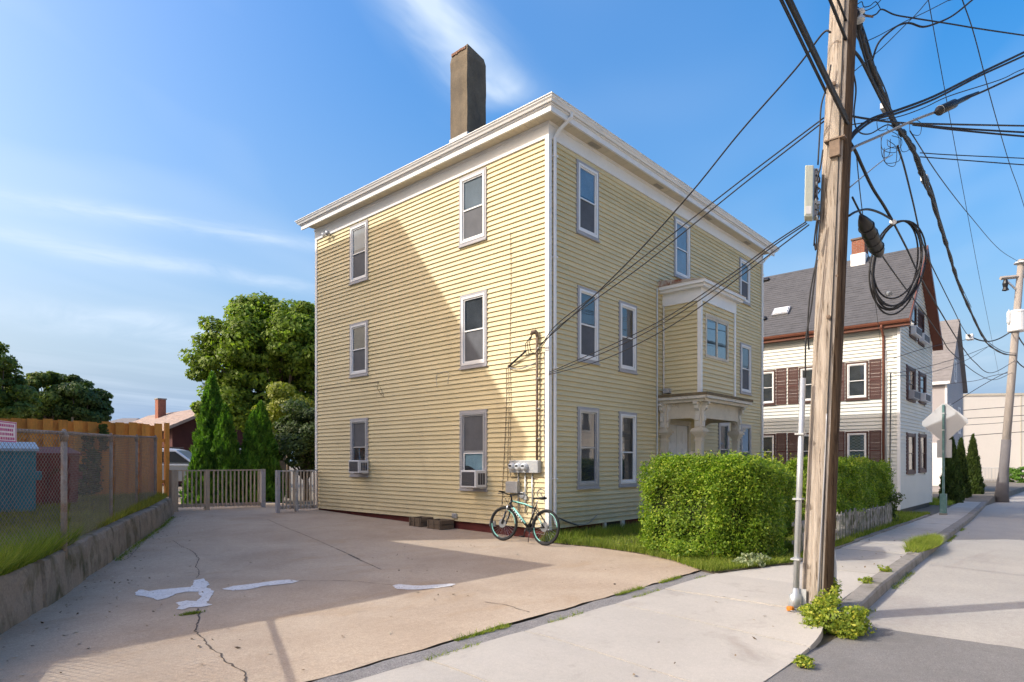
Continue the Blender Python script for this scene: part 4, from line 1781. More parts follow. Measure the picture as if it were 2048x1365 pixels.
tb([(-.075, .12, .49), (-.072, .04, .39)], .008, M['mint'], 'stay_stripe', fr)
fork = tb([(-.06, .955, .665), (.06, .955, .665)], .02, M['bike_black'], 'fork')
for s_ in (-1, 1):
    tb([(s_ * .06, .955, .70), (s_ * .06, 1.0, .56)], .015, M['steel'], 'stanchion', fork)
    tb([(s_ * .06, 1.0, .57), (s_ * .06, 1.075, .36), (s_ * .055, 1.09, WR)], .020, M['bike_black'], 'lower_leg', fork)
hb = tb([(-.33, .945, .945), (-.22, .955, .94), (-.08, .965, .905), (.08, .965, .905), (.22, .955, .94), (.33, .945, .945)], .014, M['bike_black'], 'handlebar')
tb([(0, .925, .80), (0, .935, .86), (0, .965, .905)], .018, M['bike_black'], 'stem', hb)
for s_ in (-1, 1):
    tb([(s_ * .34, .944, .946), (s_ * .22, .955, .94)], .018, M['tyre'], 'grip', hb)
    tb([(s_ * .2, .96, .935), (s_ * .22, 1.0, .915), (s_ * .30, 1.01, .905)], .006, M['bike_black'], 'brake_lever', hb)
    tb([(s_ * .18, .97, .93), (s_ * .1, 1.06, .90), (s_ * .03, 1.04, .78), (s_ * .02, .97, .70)], .004, M['wire_black'], 'brake_cable', hb)
tb([ST, (0, .255, .80), (0, .245, .83)], .0135, M['steel'], 'seat_post')
mb = MB()
prof = [(.36, .012), (.30, .018), (.24, .03), (.18, .05), (.13, .068), (.08, .07), (.06, .05)]
for i, (y, hw) in enumerate(prof):
    zz = .862 + .012 * (1 if y < .12 else 0) - .012 * (1 if .3 < y else 0)
    for k in range(8):
        an = 2 * math.pi * k / 8
        mb.v.append((math.cos(an) * hw, y, zz + math.sin(an) * (.016 + hw * .12)))
for i in range(len(prof) - 1):
    for k in range(8):
        k2 = (k + 1) % 8
        mb.f.append((i * 8 + k, i * 8 + k2, (i + 1) * 8 + k2, (i + 1) * 8 + k))
mb.f += [tuple(range(8)), tuple(reversed(range(48, 56)))]
mb.build('saddle', M['tyre'], bike, smooth=True)
ck = MB().lathe((.03, .43, .295), (1, 0, 0), [(0, .085), (.004, .085), (.0045, .0)], 28).build('crankset', M['bike_black'], bike)
tb([(-.07, .43, .295), (-.08, .46, .13)], .010, M['bike_black'], 'crank_arm', ck)
tb([(.07, .43, .295), (.08, .40, .46)], .010, M['bike_black'], 'crank_arm', ck)
MB().box(-.17, -.085, .42, .50, .115, .14).build('pedal', M['tyre'], ck)
MB().box(.085, .17, .36, .44, .45, .475).build('pedal', M['tyre'], ck)
tb([(.035, .43, .38), (.035, 0, .375)], .004, M['steel'], 'chain', bike)
tb([(.035, .43, .21), (.035, .05, .20), (.035, .02, .29)], .004, M['steel'], 'chain', bike)
MB().lathe((.03, 0, WR), (1, 0, 0), [(0, .05), (.03, .035), (.031, .0)], 20).build('cassette', M['steel'], bike)
tb([(-.06, .33, .28), (-.12, .30, .03)], .008, M['bike_black'], 'kickstand', bike)
bike.location = (-.70, -.47, .004)
bike.rotation_euler = (0, R(6.5), R(-1.5))

# ================================================================= chain-link fence on the wall
M['fence_metal'] = mat('rusty_fence_metal', (.30, .25, .21), .7, .25, 6, 40, .15, metal=.2, col2=(.25, .12, .06), c2lo=.5, c2hi=.7, c2scale=5)
M['wire'] = mat('rusty_fence_wire', (.26, .20, .15), .7, .25, 6)
FP = [(-10.35, -4.2, 1.83), (-8.86, -.55, 1.85), (-7.76, 1.09, 1.89), (-6.45, 4.1, 1.98), (-5.18, 7.01, 2.08), (-3.84, 9.98, 2.19)]
fence = thing('chain_link_fence', (-6.5, 3.5, .5), 'rusty chain-link fence standing on the low concrete wall', 'fence')


def fz(y):
    return wall_top(y) - .02


for i, (x, y, zt) in enumerate(FP):
    r = .034 if i in (0, 2, 5) else .027
    p = MB().cyl((x, y, fz(y) - .2), (x, y, zt - .06), r, 12).build('post', M['fence_metal'], fence, smooth=True)
    MB().lathe((x, y, zt - .10), (0, 0, 1), [(0, r + .006), (.05, r + .008), (.055, r + .016), (.08, r + .014), (.10, r * .8), (.13, r * .75), (.145, r * .5), (.15, .0)], 14).build('post_cap', M['fence_metal'], p, smooth=True)
for (a, b) in zip(FP[:-1], FP[1:]):
    MB().cyl((a[0], a[1], a[2]), (b[0], b[1], b[2]), .0215, 10).build('top_rail', M['fence_metal'], fence, smooth=True)
mb = MB()
for (a, b) in zip(FP[:-1], FP[1:]):
    A, B = Vector((a[0], a[1], 0)), Vector((b[0], b[1], 0))
    L_ = (B - A).length
    d = (B - A) / L_
    def zl(s_): return fz(a[1] + (b[1] - a[1]) * s_ / L_) + .03
    def zh(s_): return a[2] + (b[2] - a[2]) * s_ / L_ + .035
    off = Vector((d.y, -d.x, 0)) * .024
    H_ = zh(0) - zl(0) + .3
    s_ = -H_
    k = 0
    while s_ < L_ + H_:
        for sg in (1, -1):
            # wire from the bottom at s_ going up with slope sg; clip to the panel
            pts_ = []
            for t in np.linspace(0, 1, 9):
                q = s_ + sg * H_ * t
                z = zl(min(max(q, 0), L_)) + (zh(0) - zl(0)) * t
                if -1e-6 <= q <= L_ + 1e-6:
                    pts_.append(A + d * q + off * (1 + .12 * sg) + Vector((0, 0, z)))
            if len(pts_) >= 2:
                mb.tube([pts_[0], pts_[-1]], .0036 if a[1] < -2 else .0020, 3, cap=False)  # thicker wires on the unseen near panel deepen its mesh shadow
        s_ += .085 if a[1] < -2 else .074
        k += 1
tag(mb.build('wire_mesh', M['wire'], fence), kind='stuff')
# warning sign hung on the mesh
M['sign_white'] = mat('sign_white', (.72, .66, .70), .5, .05, 5)
M['sign_pink'] = mat('sign_magenta', (.45, .06, .22), .5, .1, 5)
sA = Vector(FP[1][:2]); sB = Vector(FP[2][:2]); sd_ = (sB - sA).normalized()
fS = Face((sA.x, sA.y, 0), (sd_.x, sd_.y, 0), (sd_.y, -sd_.x, 0))
def sgn_box(mb_, a0, a1, o0, o1, z0, z1):
    mb_.hexa([fS.p(a0, o0, z0), fS.p(a1, o0, z0), fS.p(a1, o1, z0), fS.p(a0, o1, z0)], [fS.p(a0, o0, z1), fS.p(a1, o0, z1), fS.p(a1, o1, z1), fS.p(a0, o1, z1)])
    return mb_
def sign_a(px):
    d_ = pix_ray(px, 900)
    # meet the fence line
    det = d_.x * (-sd_.y) - d_.y * (-sd_.x)
    rx, ry_ = sA.x - CAM.x, sA.y - CAM.y
    u = (d_.x * ry_ - d_.y * rx) / (d_.y * sd_.x - d_.x * sd_.y)
    return u
sr = sign_a(20)
root = thing('warning_sign', fS.p(sr - .2, .05, 1.7), 'white and magenta warning sign hung on the chain-link fence', 'sign')
sgn_box(MB(), sr - .42, sr, .052, .056, 1.745, 1.945).build('plate', M['sign_white'], root)
mb = MB()
for (z0, z1) in ((1.745, 1.755), (1.93, 1.94)):
    sgn_box(mb, sr - .41, sr - .01, .0565, .058, z0, z1)
sgn_box(mb, sr - .02, sr - .012, .0565, .058, 1.755, 1.93)
mb.build('border', M['sign_pink'], root)
mb = MB()
for r_ in range(4):
    a = sr - .40
    while a < sr - .06:
        w_ = random.uniform(.012, .03)
        sgn_box(mb, a, a + w_, .0565, .058, 1.765 + r_ * .042, 1.79 + r_ * .042)
        a += w_ + .012
mb.build('lettering', M['sign_pink'], root)

# ================================================================= orange board fence, dumpsters
M['orange_wood'] = mat('orange_stained_wood', (.74, .31, .06), .75, .18, 2, 40, .12, bmp=.2, stretch=(1, 1, .25), perobj=.10, col2=(.40, .15, .04), c2lo=.55, c2hi=.8, c2scale=3, c2stretch=(1, 1, .3))
ofence = thing('board_fence', (-6.2, 11.25, .6), 'tall orange stained board fence behind the chain-link fence', 'fence')
x = -12.6
k = 0
while x < -3.25:
    w_ = .20
    top = 2.60 + random.uniform(-.02, .02) + .0
    MB().box(x, x + w_, 11.20, 11.22, .58, top).build('board', M['orange_wood'], ofence)
    x2 = x + w_ + .05
    if x2 + .11 < -3.2:
        MB().box(x2 - .09, x2 + .13, 11.285, 11.305, .58, top - random.uniform(0, .03)).build('board', M['orange_wood'], ofence)
    x += .315
    k += 1
for z in (.95, 2.1):
    MB().box(-12.6, -3.2, 11.221, 11.284, z, z + .09).build('rail', M['orange_wood'], ofence)
MB().box(-3.19, -3.08, 11.19, 11.30, .58, 2.64).build('end_post', M['orange_wood'], ofence)

M['teal'] = mat('teal_steel', (.04, .22, .28), .6, .2, 2, 20, .1, col2=(.10, .045, .025), c2lo=.6, c2hi=.72, c2scale=3, bmp=.2)
M['rustred'] = mat('rusty_red_steel', (.21, .042, .035), .7, .25, 2, 20, .15, col2=(.10, .04, .02), c2lo=.55, c2hi=.7, c2scale=3)
M['skyblue'] = mat('pale_blue_lid', (.38, .50, .58), .5, .08, 4)


def dumpster(c, L_, W_, H_, rot, body, lidm, label):
    root = thing('dumpster', c, label, 'dumpster', 'dumpsters behind the chain-link fence')
    base = Vector((0, 0, 0))
    def mk(name, mb_, m_, parent=root):
        for i, p in enumerate(mb_.v):
            mb_.v[i] = (p[0] + c[0], p[1] + c[1], p[2] + c[2])
        return mb_.build(name, m_, parent)
    t = .12
    mk('body', MB().hexa([(-L_ / 2, -W_ / 2 + t, .08), (L_ / 2, -W_ / 2 + t, .08), (L_ / 2, W_ / 2, .08), (-L_ / 2, W_ / 2, .08)],
                         [(-L_ / 2, -W_ / 2, H_), (L_ / 2, -W_ / 2, H_), (L_ / 2, W_ / 2, H_ + .15), (-L_ / 2, W_ / 2, H_ + .15)]), body)
    mk('lid', MB().hexa([(-L_ / 2 - .04, -W_ / 2 - .05, H_ + .002), (L_ / 2 + .04, -W_ / 2 - .05, H_ + .002), (L_ / 2 + .04, W_ / 2, H_ + .152), (-L_ / 2 - .04, W_ / 2, H_ + .152)],
                        [(-L_ / 2 - .04, -W_ / 2 - .05, H_ + .05), (L_ / 2 + .04, -W_ / 2 - .05, H_ + .05), (L_ / 2 + .04, W_ / 2, H_ + .20), (-L_ / 2 - .04, W_ / 2, H_ + .20)]), lidm)
    for s_ in (-1, 1):
        mk('fork_pocket', MB().box(s_ * (L_ / 2 + .001), s_ * (L_ / 2 + .10), -.35, .35, H_ * .55, H_ * .55 + .16), body)
        for q in (-1, 1):
            mk('caster', MB().cyl((s_ * (L_ / 2 - .15), q * (W_ / 2 - .2) + .05, .055), (s_ * (L_ / 2 - .10), q * (W_ / 2 - .2) + .05, .055), .055, 12), M['black'])
    for k_ in range(3):
        xx = -L_ / 2 + L_ * (k_ + .5) / 3
        mk('rib', MB().hexa([(xx - .03, -W_ / 2 + t - .04, .1), (xx + .03, -W_ / 2 + t - .04, .1), (xx + .03, -W_ / 2 + t, .1), (xx - .03, -W_ / 2 + t, .1)],
                            [(xx - .03, -W_ / 2 - .04, H_ - .02), (xx + .03, -W_ / 2 - .04, H_ - .02), (xx + .03, -W_ / 2, H_ - .02), (xx - .03, -W_ / 2, H_ - .02)]), body)
    root.rotation_euler = (0, 0, rot)
    return root


pd = at_depth(10, 1000, 11.6)
dumpster((pd.x - .45, pd.y + .3, .56), 1.85, 1.3, 1.18, R(-8), M['teal'], M['skyblue'], 'teal dumpster with a pale blue lid behind the chain-link fence')
pd = at_depth(92, 1000, 13.4)
dumpster((pd.x, pd.y + .1, .56), 1.0, 1.0, 1.12, R(0), M['rustred'], M['rustred'], 'rusty red dumpster beside the teal one')

# ================================================================= wooden gates at the back of the drive
M['greywood'] = mat('weathered_picket_wood', (.43, .345, .26), .85, .22, 5, 40, .12, bmp=.3, stretch=(1, 1, .2))
M['peelwhite'] = mat('peeling_white_wood', (.50, .47, .44), .8, .15, 6, 40, .1, col2=(.28, .22, .17), c2lo=.5, c2hi=.62, c2scale=7)
M['postgrey'] = mat('grey_painted_post', (.40, .38, .39), .7, .1, 5, col2=(.28, .23, .19), c2lo=.55, c2hi=.7, c2scale=5)


def picket_panel(name, yp, x0, x1, zt, zb0, zb1, posts, spacing, label, railm, pm):
    root = thing(name, ((x0 + x1) / 2, yp, min(zb0, zb1)), label, 'gate')
    def zb(x): return zb0 + (zb1 - zb0) * (x - x0) / (x1 - x0)
    MB().box(x0, x1, yp - .045, yp + .045, zt - .035, zt).build('top_rail', railm, root)
    MB().hexa([(x0, yp - .025, zb(x0) + .04), (x1, yp - .025, zb(x1) + .04), (x1, yp + .025, zb(x1) + .04), (x0, yp + .025, zb(x0) + .04)],
              [(x0, yp - .025, zb(x0) + .13), (x1, yp - .025, zb(x1) + .13), (x1, yp + .025, zb(x1) + .13), (x0, yp + .025, zb(x0) + .13)]).build('bottom_rail', railm, root)
    for (px_, w_, m_) in posts:
        MB().box(px_ - w_, px_ + w_, yp - w_ - .01, yp + w_ + .01, gz(0, yp) - .1, zt + .004).build('post', m_, root)
    x = x0 + spacing * .6
    while x < x1:
        if all(abs(x - q[0]) > q[1] + .02 for q in posts):
            wob = random.uniform(-.008, .008)
            MB().hexa([(x - .017 + wob, yp - .060, zb(x) + .03), (x + .017 + wob, yp - .060, zb(x) + .03), (x + .017 + wob, yp - .027, zb(x) + .03), (x - .017 + wob, yp - .027, zb(x) + .03)],
                      [(x - .017, yp - .060, zt - .036), (x + .017, yp - .060, zt - .036), (x + .017, yp - .027, zt - .036), (x - .017, yp - .027, zt - .036)]).build('picket', pm, root)
        x += spacing
    return root


picket_panel('picket_gate', 10.4, -3.22, -.72, 1.325, .27, .21, [(-3.25, .085, M['greywood']), (-2.38, .055, M['greywood']), (-.76, .06, M['postgrey'])], .118,
             'long weathered wooden picket panel closing the back of the drive', M['greywood'], M['greywood'])
picket_panel('picket_gate', 8.5, -1.30, -.08, 1.315, .22, .18, [(-1.26, .045, M['postgrey']), (-.72, .04, M['peelwhite'])], .105,
             'short wooden picket gate with peeling white paint next to the yellow house', M['peelwhite'], M['greywood'])

# ================================================================= neighbouring block on the left, out of the picture, whose shadow falls on the drive and the house
M['nb'] = mat('pale_block_wall', (.62, .56, .48), .85, .08, 1, 20, .05)
KS = math.tan(R(SUN_EL))


def roof_for_shadow(x, px_, pz_, wallx=0.):
    """roof corner at distance x whose shadow meets the wall point (px_, pz_)"""
    k = (wallx - x) / -SUN_XY.x
    return px_ + SUN_XY.y * k, pz_ + KS * k


ky, kz = roof_for_shadow(-8.2, 4.82, 7.63)
k2 = (8.9 - 2.25) / -SUN_XY.x
k2y, k2z = -1.96 + SUN_XY.y * k2, KS * k2
nb = thing('apartment_block', (-13, ky + 4, .5), 'flat-roofed apartment block to the left of the drive', 'building')
NY1 = ky + 6.2
MB().box(-14.5, -8.2, ky, NY1, .3, kz - .25).build('wall', M['nb'], nb)
MB().box(-14.6, -8.2 + .0, ky, NY1 + .1, kz - .249, kz).build('cornice', M['white_old'], nb)
fN = Face((-8.2, 0, 0), (0, 1, 0), (1, 0, 0))
for fl in range(int((kz - 1.5) / 2.9)):
    for q in range(3):
        a = ky + .5 + q * 1.9
        z = 1.5 + fl * 2.9
        mb = MB()
        ring(fN, mb, a, a + 1.0, z, z + 1.6, .07, .0, .05)
        w = mb.build('window', M['white'], nb)
        fN.box(MB(), a + .07, a + .93, .001, .012, z + .07, z + 1.53).build('pane', M['screen'], w)
nb2 = thing('low_annex', (-13, k2y + 2, .5), 'lower flat-roofed wing in front of the apartment block', 'building')
MB().box(-17, -8.9, k2y, ky - .02, .3, k2z - .2).build('wall', M['nb'], nb2)
MB().box(-17.1, -8.9, k2y, ky - .02, k2z - .199, k2z).build('cornice', M['white_old'], nb2)
fN2 = Face((-8.9, 0, 0), (0, 1, 0), (1, 0, 0))
for q in range(3):
    a = k2y + .7 + q * 2.2
    mb = MB()
    ring(fN2, mb, a, a + 1.0, 1.6, 3.1, .07, .0, .05)
    w = mb.build('window', M['white'], nb2)
    fN2.box(MB(), a + .07, a + .93, .001, .012, 1.67, 3.03).build('pane', M['screen'], w)
for (owner, y_, xs_w, zs_w) in ((nb2, k2y, (-15.8, -13.4, -11.0), (1.3,)), (nb2, k2y, (-15.8, -13.4, -11.0), (3.6,)), (nb, ky, (-13.6, -11.6, -9.6), tuple(z for z in (6.6, 9.4, 12.0) if z + 1.8 < kz))):
    fq = Face((0, y_, 0), (1, 0, 0), (0, -1, 0))
    for z in zs_w:
        for a in xs_w:
            if z + 1.7 > (k2z if owner is nb2 else kz): continue
            mb = MB()
            ring(fq, mb, a, a + 1.0, z, z + 1.5, .07, .0, .05)
            w = mb.build('window', M['white'], owner)
            fq.box(MB(), a + .07, a + .93, .001, .012, z + .07, z + 1.43).build('pane', M['screen'], w)
# ================================================================= white house with brown trim
M['wsiding'] = mat('white_vinyl_siding', (.60, .60, .545), .55, .05, 1, 20, .03, col2=(.55, .57, .48), c2lo=.6, c2hi=.85, c2scale=1.2)
M['brown'] = mat('brown_trim', (.16, .058, .035), .5, .12, 4)
M['shutter'] = mat('brown_shutter', (.095, .040, .034), .55, .1, 4)
M['shingle_grey'] = mat('grey_roof_shingle', (.085, .085, .092), .92, .18, 3, 60, .22, bmp=.4)
M['brownwin'] = mat('brown_window_trim', (.07, .032, .025), .5, .1, 4)


def shingle_roof(parent, A, B, C_, D_, m_, rows, tab=.30, th=.012):
    """eave A->B, ridge D->C; overlapping courses of tabs"""
    A, B, C_, D_ = map(Vector, (A, B, C_, D_))
    nrm = (B - A).cross(D_ - A).normalized()
    if nrm.z < 0: nrm = -nrm
    mb_ = MB()
    for k in range(rows):
        t0, t1 = k / rows, min(1., (k + 1.25) / rows)
        p0, p1 = A.lerp(D_, t0), B.lerp(C_, t0)
        q0, q1 = A.lerp(D_, t1), B.lerp(C_, t1)
        n = max(1, int((p1 - p0).length / tab))
        off = random.uniform(0, 1)
        for i in range(n + 1):
            u0, u1 = max(0, (i - off) / n), min(1, (i + 1 - off) / n)
            if u1 <= u0: continue
            h = th * random.uniform(.7, 1.5)
            dn = random.uniform(-.02, .02) / rows
            g = .006
            uu0, uu1 = u0 + g / max(1, n), u1
            b0, b1 = p0.lerp(p1, uu0), p0.lerp(p1, uu1)
            c0, c1 = q0.lerp(q1, uu0), q0.lerp(q1, uu1)
            mb_.add([b0 + nrm * h, b1 + nrm * h, c1 + nrm * .003, c0 + nrm * .003, b0, b1], [(0, 1, 2, 3), (4, 5, 1, 0)])
    return tag(mb_.build('shingles', m_, parent), kind='stuff')


WX0, WX1, WY0, WY1 = 17.20, 23.60, -2.70, 8.0
WE, WRZ = 6.95, 10.15
WB = -.22
white_house = thing('white_house', (WX0, WY0, -.4), 'white gabled house with brown shutters beyond the hedge', 'house')
fWL = Face((WX0, 0, 0), (0, 1, 0), (-1, 0, 0))
fWF = Face((0, WY0, 0), (1, 0, 0), (0, -1, 0))
mb = MB()
xm = (WX0 + WX1) / 2
poly = [(WX0 + .02, WY0 + .02, WB), (WX1 - .02, WY0 + .02, WB), (WX1 - .02, WY0 + .02, WE), (xm, WY0 + .02, WRZ - .12), (WX0 + .02, WY0 + .02, WE)]
mb.prism(poly, (0, WY1 - WY0 - .04, 0))
ww = mb.build('wall', M['wsiding'], white_house)
MB().box(WX0 + .05, WX1 - .05, WY0 + .05, WY1 - .05, -.9, WB + .02).build('foundation', M['black'], white_house)


def rect(face, xl, xr, yt, yb, o=.03):
    return win_px(face, xl, xr, yt, yb, o)


wl_up = [rect(fWL, 1691, 1737, 726.5, 801)]
wl_lo = [rect(fWL, 1691, 1737, 864, 940)]
dy_ = rect(fWL, 1598, 1640, 737, 805)[1] - wl_up[0][1]
for q in (1, 2):
    r0 = wl_up[0]; r1 = wl_lo[0]
    wl_up.append((r0[0] + dy_ * q, r0[1] + dy_ * q, r0[2], r0[3]))
    wl_lo.append((r1[0] + dy_ * q, r1[1] + dy_ * q, r1[2], r1[3]))
wf = [rect(fWF, 1815, 1829, 731, 800), rect(fWF, 1839, 1850.5, 744, 805), rect(fWF, 1815, 1829, 866, 948), rect(fWF, 1839, 1851, 868, 945),
      rect(fWF, 1819, 1833, 601, 671), rect(fWF, 1836, 1848.5, 617, 685)]
clap_courses(fWL, ww, WY0 + .05, WY1, WB, WE, 52, wl_up + wl_lo, M['wsiding'], lip=.038, name='siding', joined=True)
# gable courses narrow with the roof
mbg = MB()
nC = 74
dz = (WRZ - .2 - WB) / nC
for i in range(nC):
    c0, c1 = WB + i * dz, WB + (i + 1) * dz
    k = max(0, (c1 - WE) / (WRZ - WE))
    s0, s1 = WX0 + .05 + k * (xm - WX0), WX1 - .05 - k * (WX1 - xm)
    cuts = sorted(set([s0, s1] + [v for h in wf if h[3] > c0 and h[2] < c1 for v in (h[0], h[1]) if s0 < v < s1]))
    for p0, p1 in zip(cuts[:-1], cuts[1:]):
        am = (p0 + p1) / 2
        if any(h[0] < am < h[1] and h[3] > c0 + .03 and h[2] < c1 - .03 for h in wf): continue
        mbg.prism([fWF.p(p0, -.02, c0), fWF.p(p0, .036, c0), fWF.p(p0, .006, c1), fWF.p(p0, -.02, c1)], (p1 - p0, 0, 0))
tag(mbg.build('gable_siding', M['wsiding'], ww), kind='stuff')
MB().box(WX0 - .045, WX0 + .05, WY0 - .045, WY0 + .05, WB - .02, WE).build('corner_board', M['white'], white_house)
MB().box(WX1 - .05, WX1 + .045, WY0 - .045, WY0 + .05, WB - .02, WE).build('corner_board', M['white'], white_house)
# roof
ov, oy = .32, .38
sl = (WRZ - WE) / (xm - WX0)
ez = WE - ov * sl + .12
mb = MB()
for s_ in (-1, 1):
    xe = xm + s_ * ((WX1 - WX0) / 2 + ov)
    a_ = [(xe, WY0 - oy, ez), (xe, WY1 + .2, ez), (xm, WY1 + .2, WRZ + .12), (xm, WY0 - oy, WRZ + .12)]
    b_ = [(p[0], p[1], p[2] - .16) for p in a_]
    mb.hexa(b_, a_) if s_ > 0 else mb.hexa([b_[i] for i in (3, 2, 1, 0)], [a_[i] for i in (3, 2, 1, 0)])
wroof = mb.build('roof', M['shingle_grey'], white_house)
xe = WX0 - ov
shingle_roof(wroof, (xe, WY0 - oy, ez + .004), (xe, WY1 + .2, ez + .004), (xm, WY1 + .2, WRZ + .124), (xm, WY0 - oy, WRZ + .124), M['shingle_grey'], 30)
# brown rake boards, soffit and eave trim
mb = MB()
for s_ in (-1, 1):
    xo = xm + s_ * ((WX1 - WX0) / 2 + ov)
    mb.hexa([(xo, WY0 - oy - .03, ez - .24), (xm, WY0 - oy - .03, WRZ - .12), (xm, WY0 - oy + .0, WRZ - .12), (xo, WY0 - oy + .0, ez - .24)],
            [(xo, WY0 - oy - .03, ez + .015), (xm, WY0 - oy - .03, WRZ + .135), (xm, WY0 - oy + .0, WRZ + .135), (xo, WY0 - oy + .0, ez + .015)])
    mb.hexa([(xo, WY0 - oy, ez - .235), (xm, WY0 - oy, WRZ - .115), (xm, WY0 - .024, WRZ - .115), (xo, WY0 - .024, ez - .235)],
            [(xo, WY0 - oy, ez - .20), (xm, WY0 - oy, WRZ - .08), (xm, WY0 - .024, WRZ - .08), (xo, WY0 - .024, ez - .20)])
mb.build('rake_board', M['brown'], white_house)
mb = MB()
mb.box(WX0 - ov - .01, WX0 - ov + .03, WY0 - oy, WY1, ez - .24, ez - .14)
mb.box(WX0 - ov + .03, WX0 - .024, WY0 - oy, WY1, ez - .24, ez - .21)
mb.build('eave_trim', M['brown'], white_house)
mb = MB()
g_ = [(-.01, .0), (-.09, .0), (-.12, .06), (-.13, .11), (-.115, .11), (-.10, .07), (-.01, .03)]
mb.prism([(WX0 - ov + o_, WY0 - oy - .03, ez - .13 + z_) for o_, z_ in g_], (0, WY1 - WY0 + oy, 0))
mb.build('gutter', M['brown'], white_house)
a_, _ = fWL.pix(1767, 800, .06)
mb = MB()
mb.tube([(WX0 - ov - .06, a_, ez - .13), (WX0 - ov - .06, a_, ez - .22), (WX0 - .07, a_, ez - .5), (WX0 - .06, a_, ez - .6), (WX0 - .06, a_, -.1)], .045, 8)
mb.build('downspout', M['brown'], white_house, smooth=True)
# brick chimney with white flashing
cc = at_depth(1717, 500, 23.2)
mb = MB()
cxa, cya = xm - .35, None
pch = on_x(1704, 520, xm - .35); pch2 = on_x(1729, 520, xm - .35)
y0c, y1c = sorted((pch.y, pch2.y))
ztc = on_x(1716, 478, xm - .35).z
ch = MB().box(xm - .35, xm + .25, y0c, y1c, WRZ - .5, ztc).build('chimney', mat('chimney_mortar', (.34, .26, .21), .9), wroof)
bz = WRZ + .25
row = 0
while bz < ztc - .05:
    yy = y0c - (.1 if row % 2 else 0)
    while yy < y1c:
        b0, b1 = max(yy, y0c - .008), min(yy + .19, y1c + .008)
        if b1 - b0 > .03:
            MB().box(xm - .358, xm - .30, b0, b1, bz, bz + .058).build('brick', M['brick'], wroof)
        yy += .205
    bx = xm - .35 + (0 if row % 2 else .1)
    while bx < xm + .25:
        MB().box(bx, min(bx + .19, xm + .25), y0c - .008, y0c + .03, bz, bz + .058).build('brick', M['brick'], wroof)
        bx += .205
    bz += .07
    row += 1
MB().box(xm - .40, xm + .3, y0c - .04, y1c + .04, WRZ - .55, WRZ + .24).build('flashing', M['white'], wroof)
MB().box(xm - .40, xm + .3, y0c - .04, y1c + .04, ztc - .03, ztc + .04).build('chimney_cap', mat('cap_stone', (.15, .11, .09), .9), wroof)
# skylight
rv = Vector((xm - (WX0 - ov), 0, WRZ + .12 - ez)).normalized()
nv = Vector((-rv.z, 0, rv.x))
q = None
def on_roof(px, py):
    d = pix_ray(px, py)
    P0 = Vector((WX0 - ov, 0, ez))
    return CAM + d * ((P0 - CAM).dot(nv) / d.dot(nv))
s0 = on_roof(1548, 634); s1 = on_roof(1588, 615)
u0, u1 = (s0 - Vector((WX0 - ov, 0, ez))).dot(rv), (s1 - Vector((WX0 - ov, 0, ez))).dot(rv)
sy0, sy1 = sorted((on_roof(1548, 625).y, on_roof(1580, 622).y))
def roofbox(mb_, y0, y1, a0, a1, h0, h1):
    B0 = Vector((WX0 - ov, 0, ez))
    pts_ = [(y0, a0), (y1, a0), (y1, a1), (y0, a1)]
    lo = [B0 + rv * a + nv * h0 + Vector((0, y, 0)) for y, a in pts_]
    hi = [B0 + rv * a + nv * h1 + Vector((0, y, 0)) for y, a in pts_]
    return mb_.hexa(lo[::-1], hi[::-1])
sk = roofbox(MB(), sy0, sy1, u0, u1, .0, .10).build('skylight', M['alu'], wroof)
roofbox(MB(), sy0 + .06, sy1 - .06, u0 + .06, u1 - .06, .101, .13).build('skylight_dome', mat('frosted_dome', (.75, .76, .78), .25, .03, 3), sk)
for (px, py) in ((1533, 562), (1527, 640)):
    p = on_roof(px, py)
    a_ = (p - Vector((WX0 - ov, 0, ez))).dot(rv)
    roofbox(MB(), p.y - .14, p.y + .14, a_ - .1, a_ + .1, .0, .12).build('roof_vent', M['black'], wroof, bevel=.03)


def wh_window(face, r, shutters, sw=.30, ac=False, curtain=None):
    a0, a1, z0, z1 = r
    w = window(face, white_house, a0, a1, z0, z1, casing=M['brownwin'], frame=M['white'] if face is fWL else M['brownwin'], upper='pane', lower='pane_soft', cas_w=.07)
    if shutters:
        for (s0, s1) in ((a0 - sw - .03, a0 - .03), (a1 + .03, a1 + sw + .03)):
            mb_ = MB()
            ring(face, mb_, s0, s1, z0 - .02, z1 + .02, .04, .02, .05)
            zm = (z0 + z1) / 2
            face.box(mb_, s0 + .04, s1 - .04, .02, .049, zm - .03, zm + .03)
            sh = mb_.build('shutter', M['shutter'], white_house)
            mb_ = MB()
            z = z0 + .03
            while z < z1 - .04:
                face.box(mb_, s0 + .04, s1 - .04, .022, .04, z, z + .03)
                z += .042
            tag(mb_.build('louvres', M['shutter'], sh), kind='stuff')
    return w


for r in wl_up + wl_lo:
    wh_window(fWL, r, True, .40)
for i, r in enumerate(wf):
    wh_window(fWF, r, i < 4, .16)
# checked curtain in the ground-floor window, small things on the sill above
r = wl_lo[0]
mb = MB()
n = 20
for i in range(n):
    u0_, u1_ = i / n, (i + 1) / n
    A0, A1 = r[0] + .12 + (r[1] - r[0] - .24) * u0_, r[0] + .12 + (r[1] - r[0] - .24) * u1_
    mb.add([fWL.p(A0, .002 * math.sin(u0_ * 50), r[2] + .15), fWL.p(A1, .002 * math.sin(u1_ * 50), r[2] + .15), fWL.p(A1, .002 * math.sin(u1_ * 50), r[3] - .12), fWL.p(A0, .002 * math.sin(u0_ * 50), r[3] - .12)], [(0, 1, 2, 3)])
mc, nt, nodes, links, b_ = new_mat('checked_curtain')
ck_ = nodes.new('ShaderNodeTexChecker')
ck_.inputs['Scale'].default_value = 18
ck_.inputs[1].default_value = (.05, .09, .08, 1)
ck_.inputs[2].default_value = (.22, .26, .24, 1)
tcn = nodes.new('ShaderNodeTexCoord')
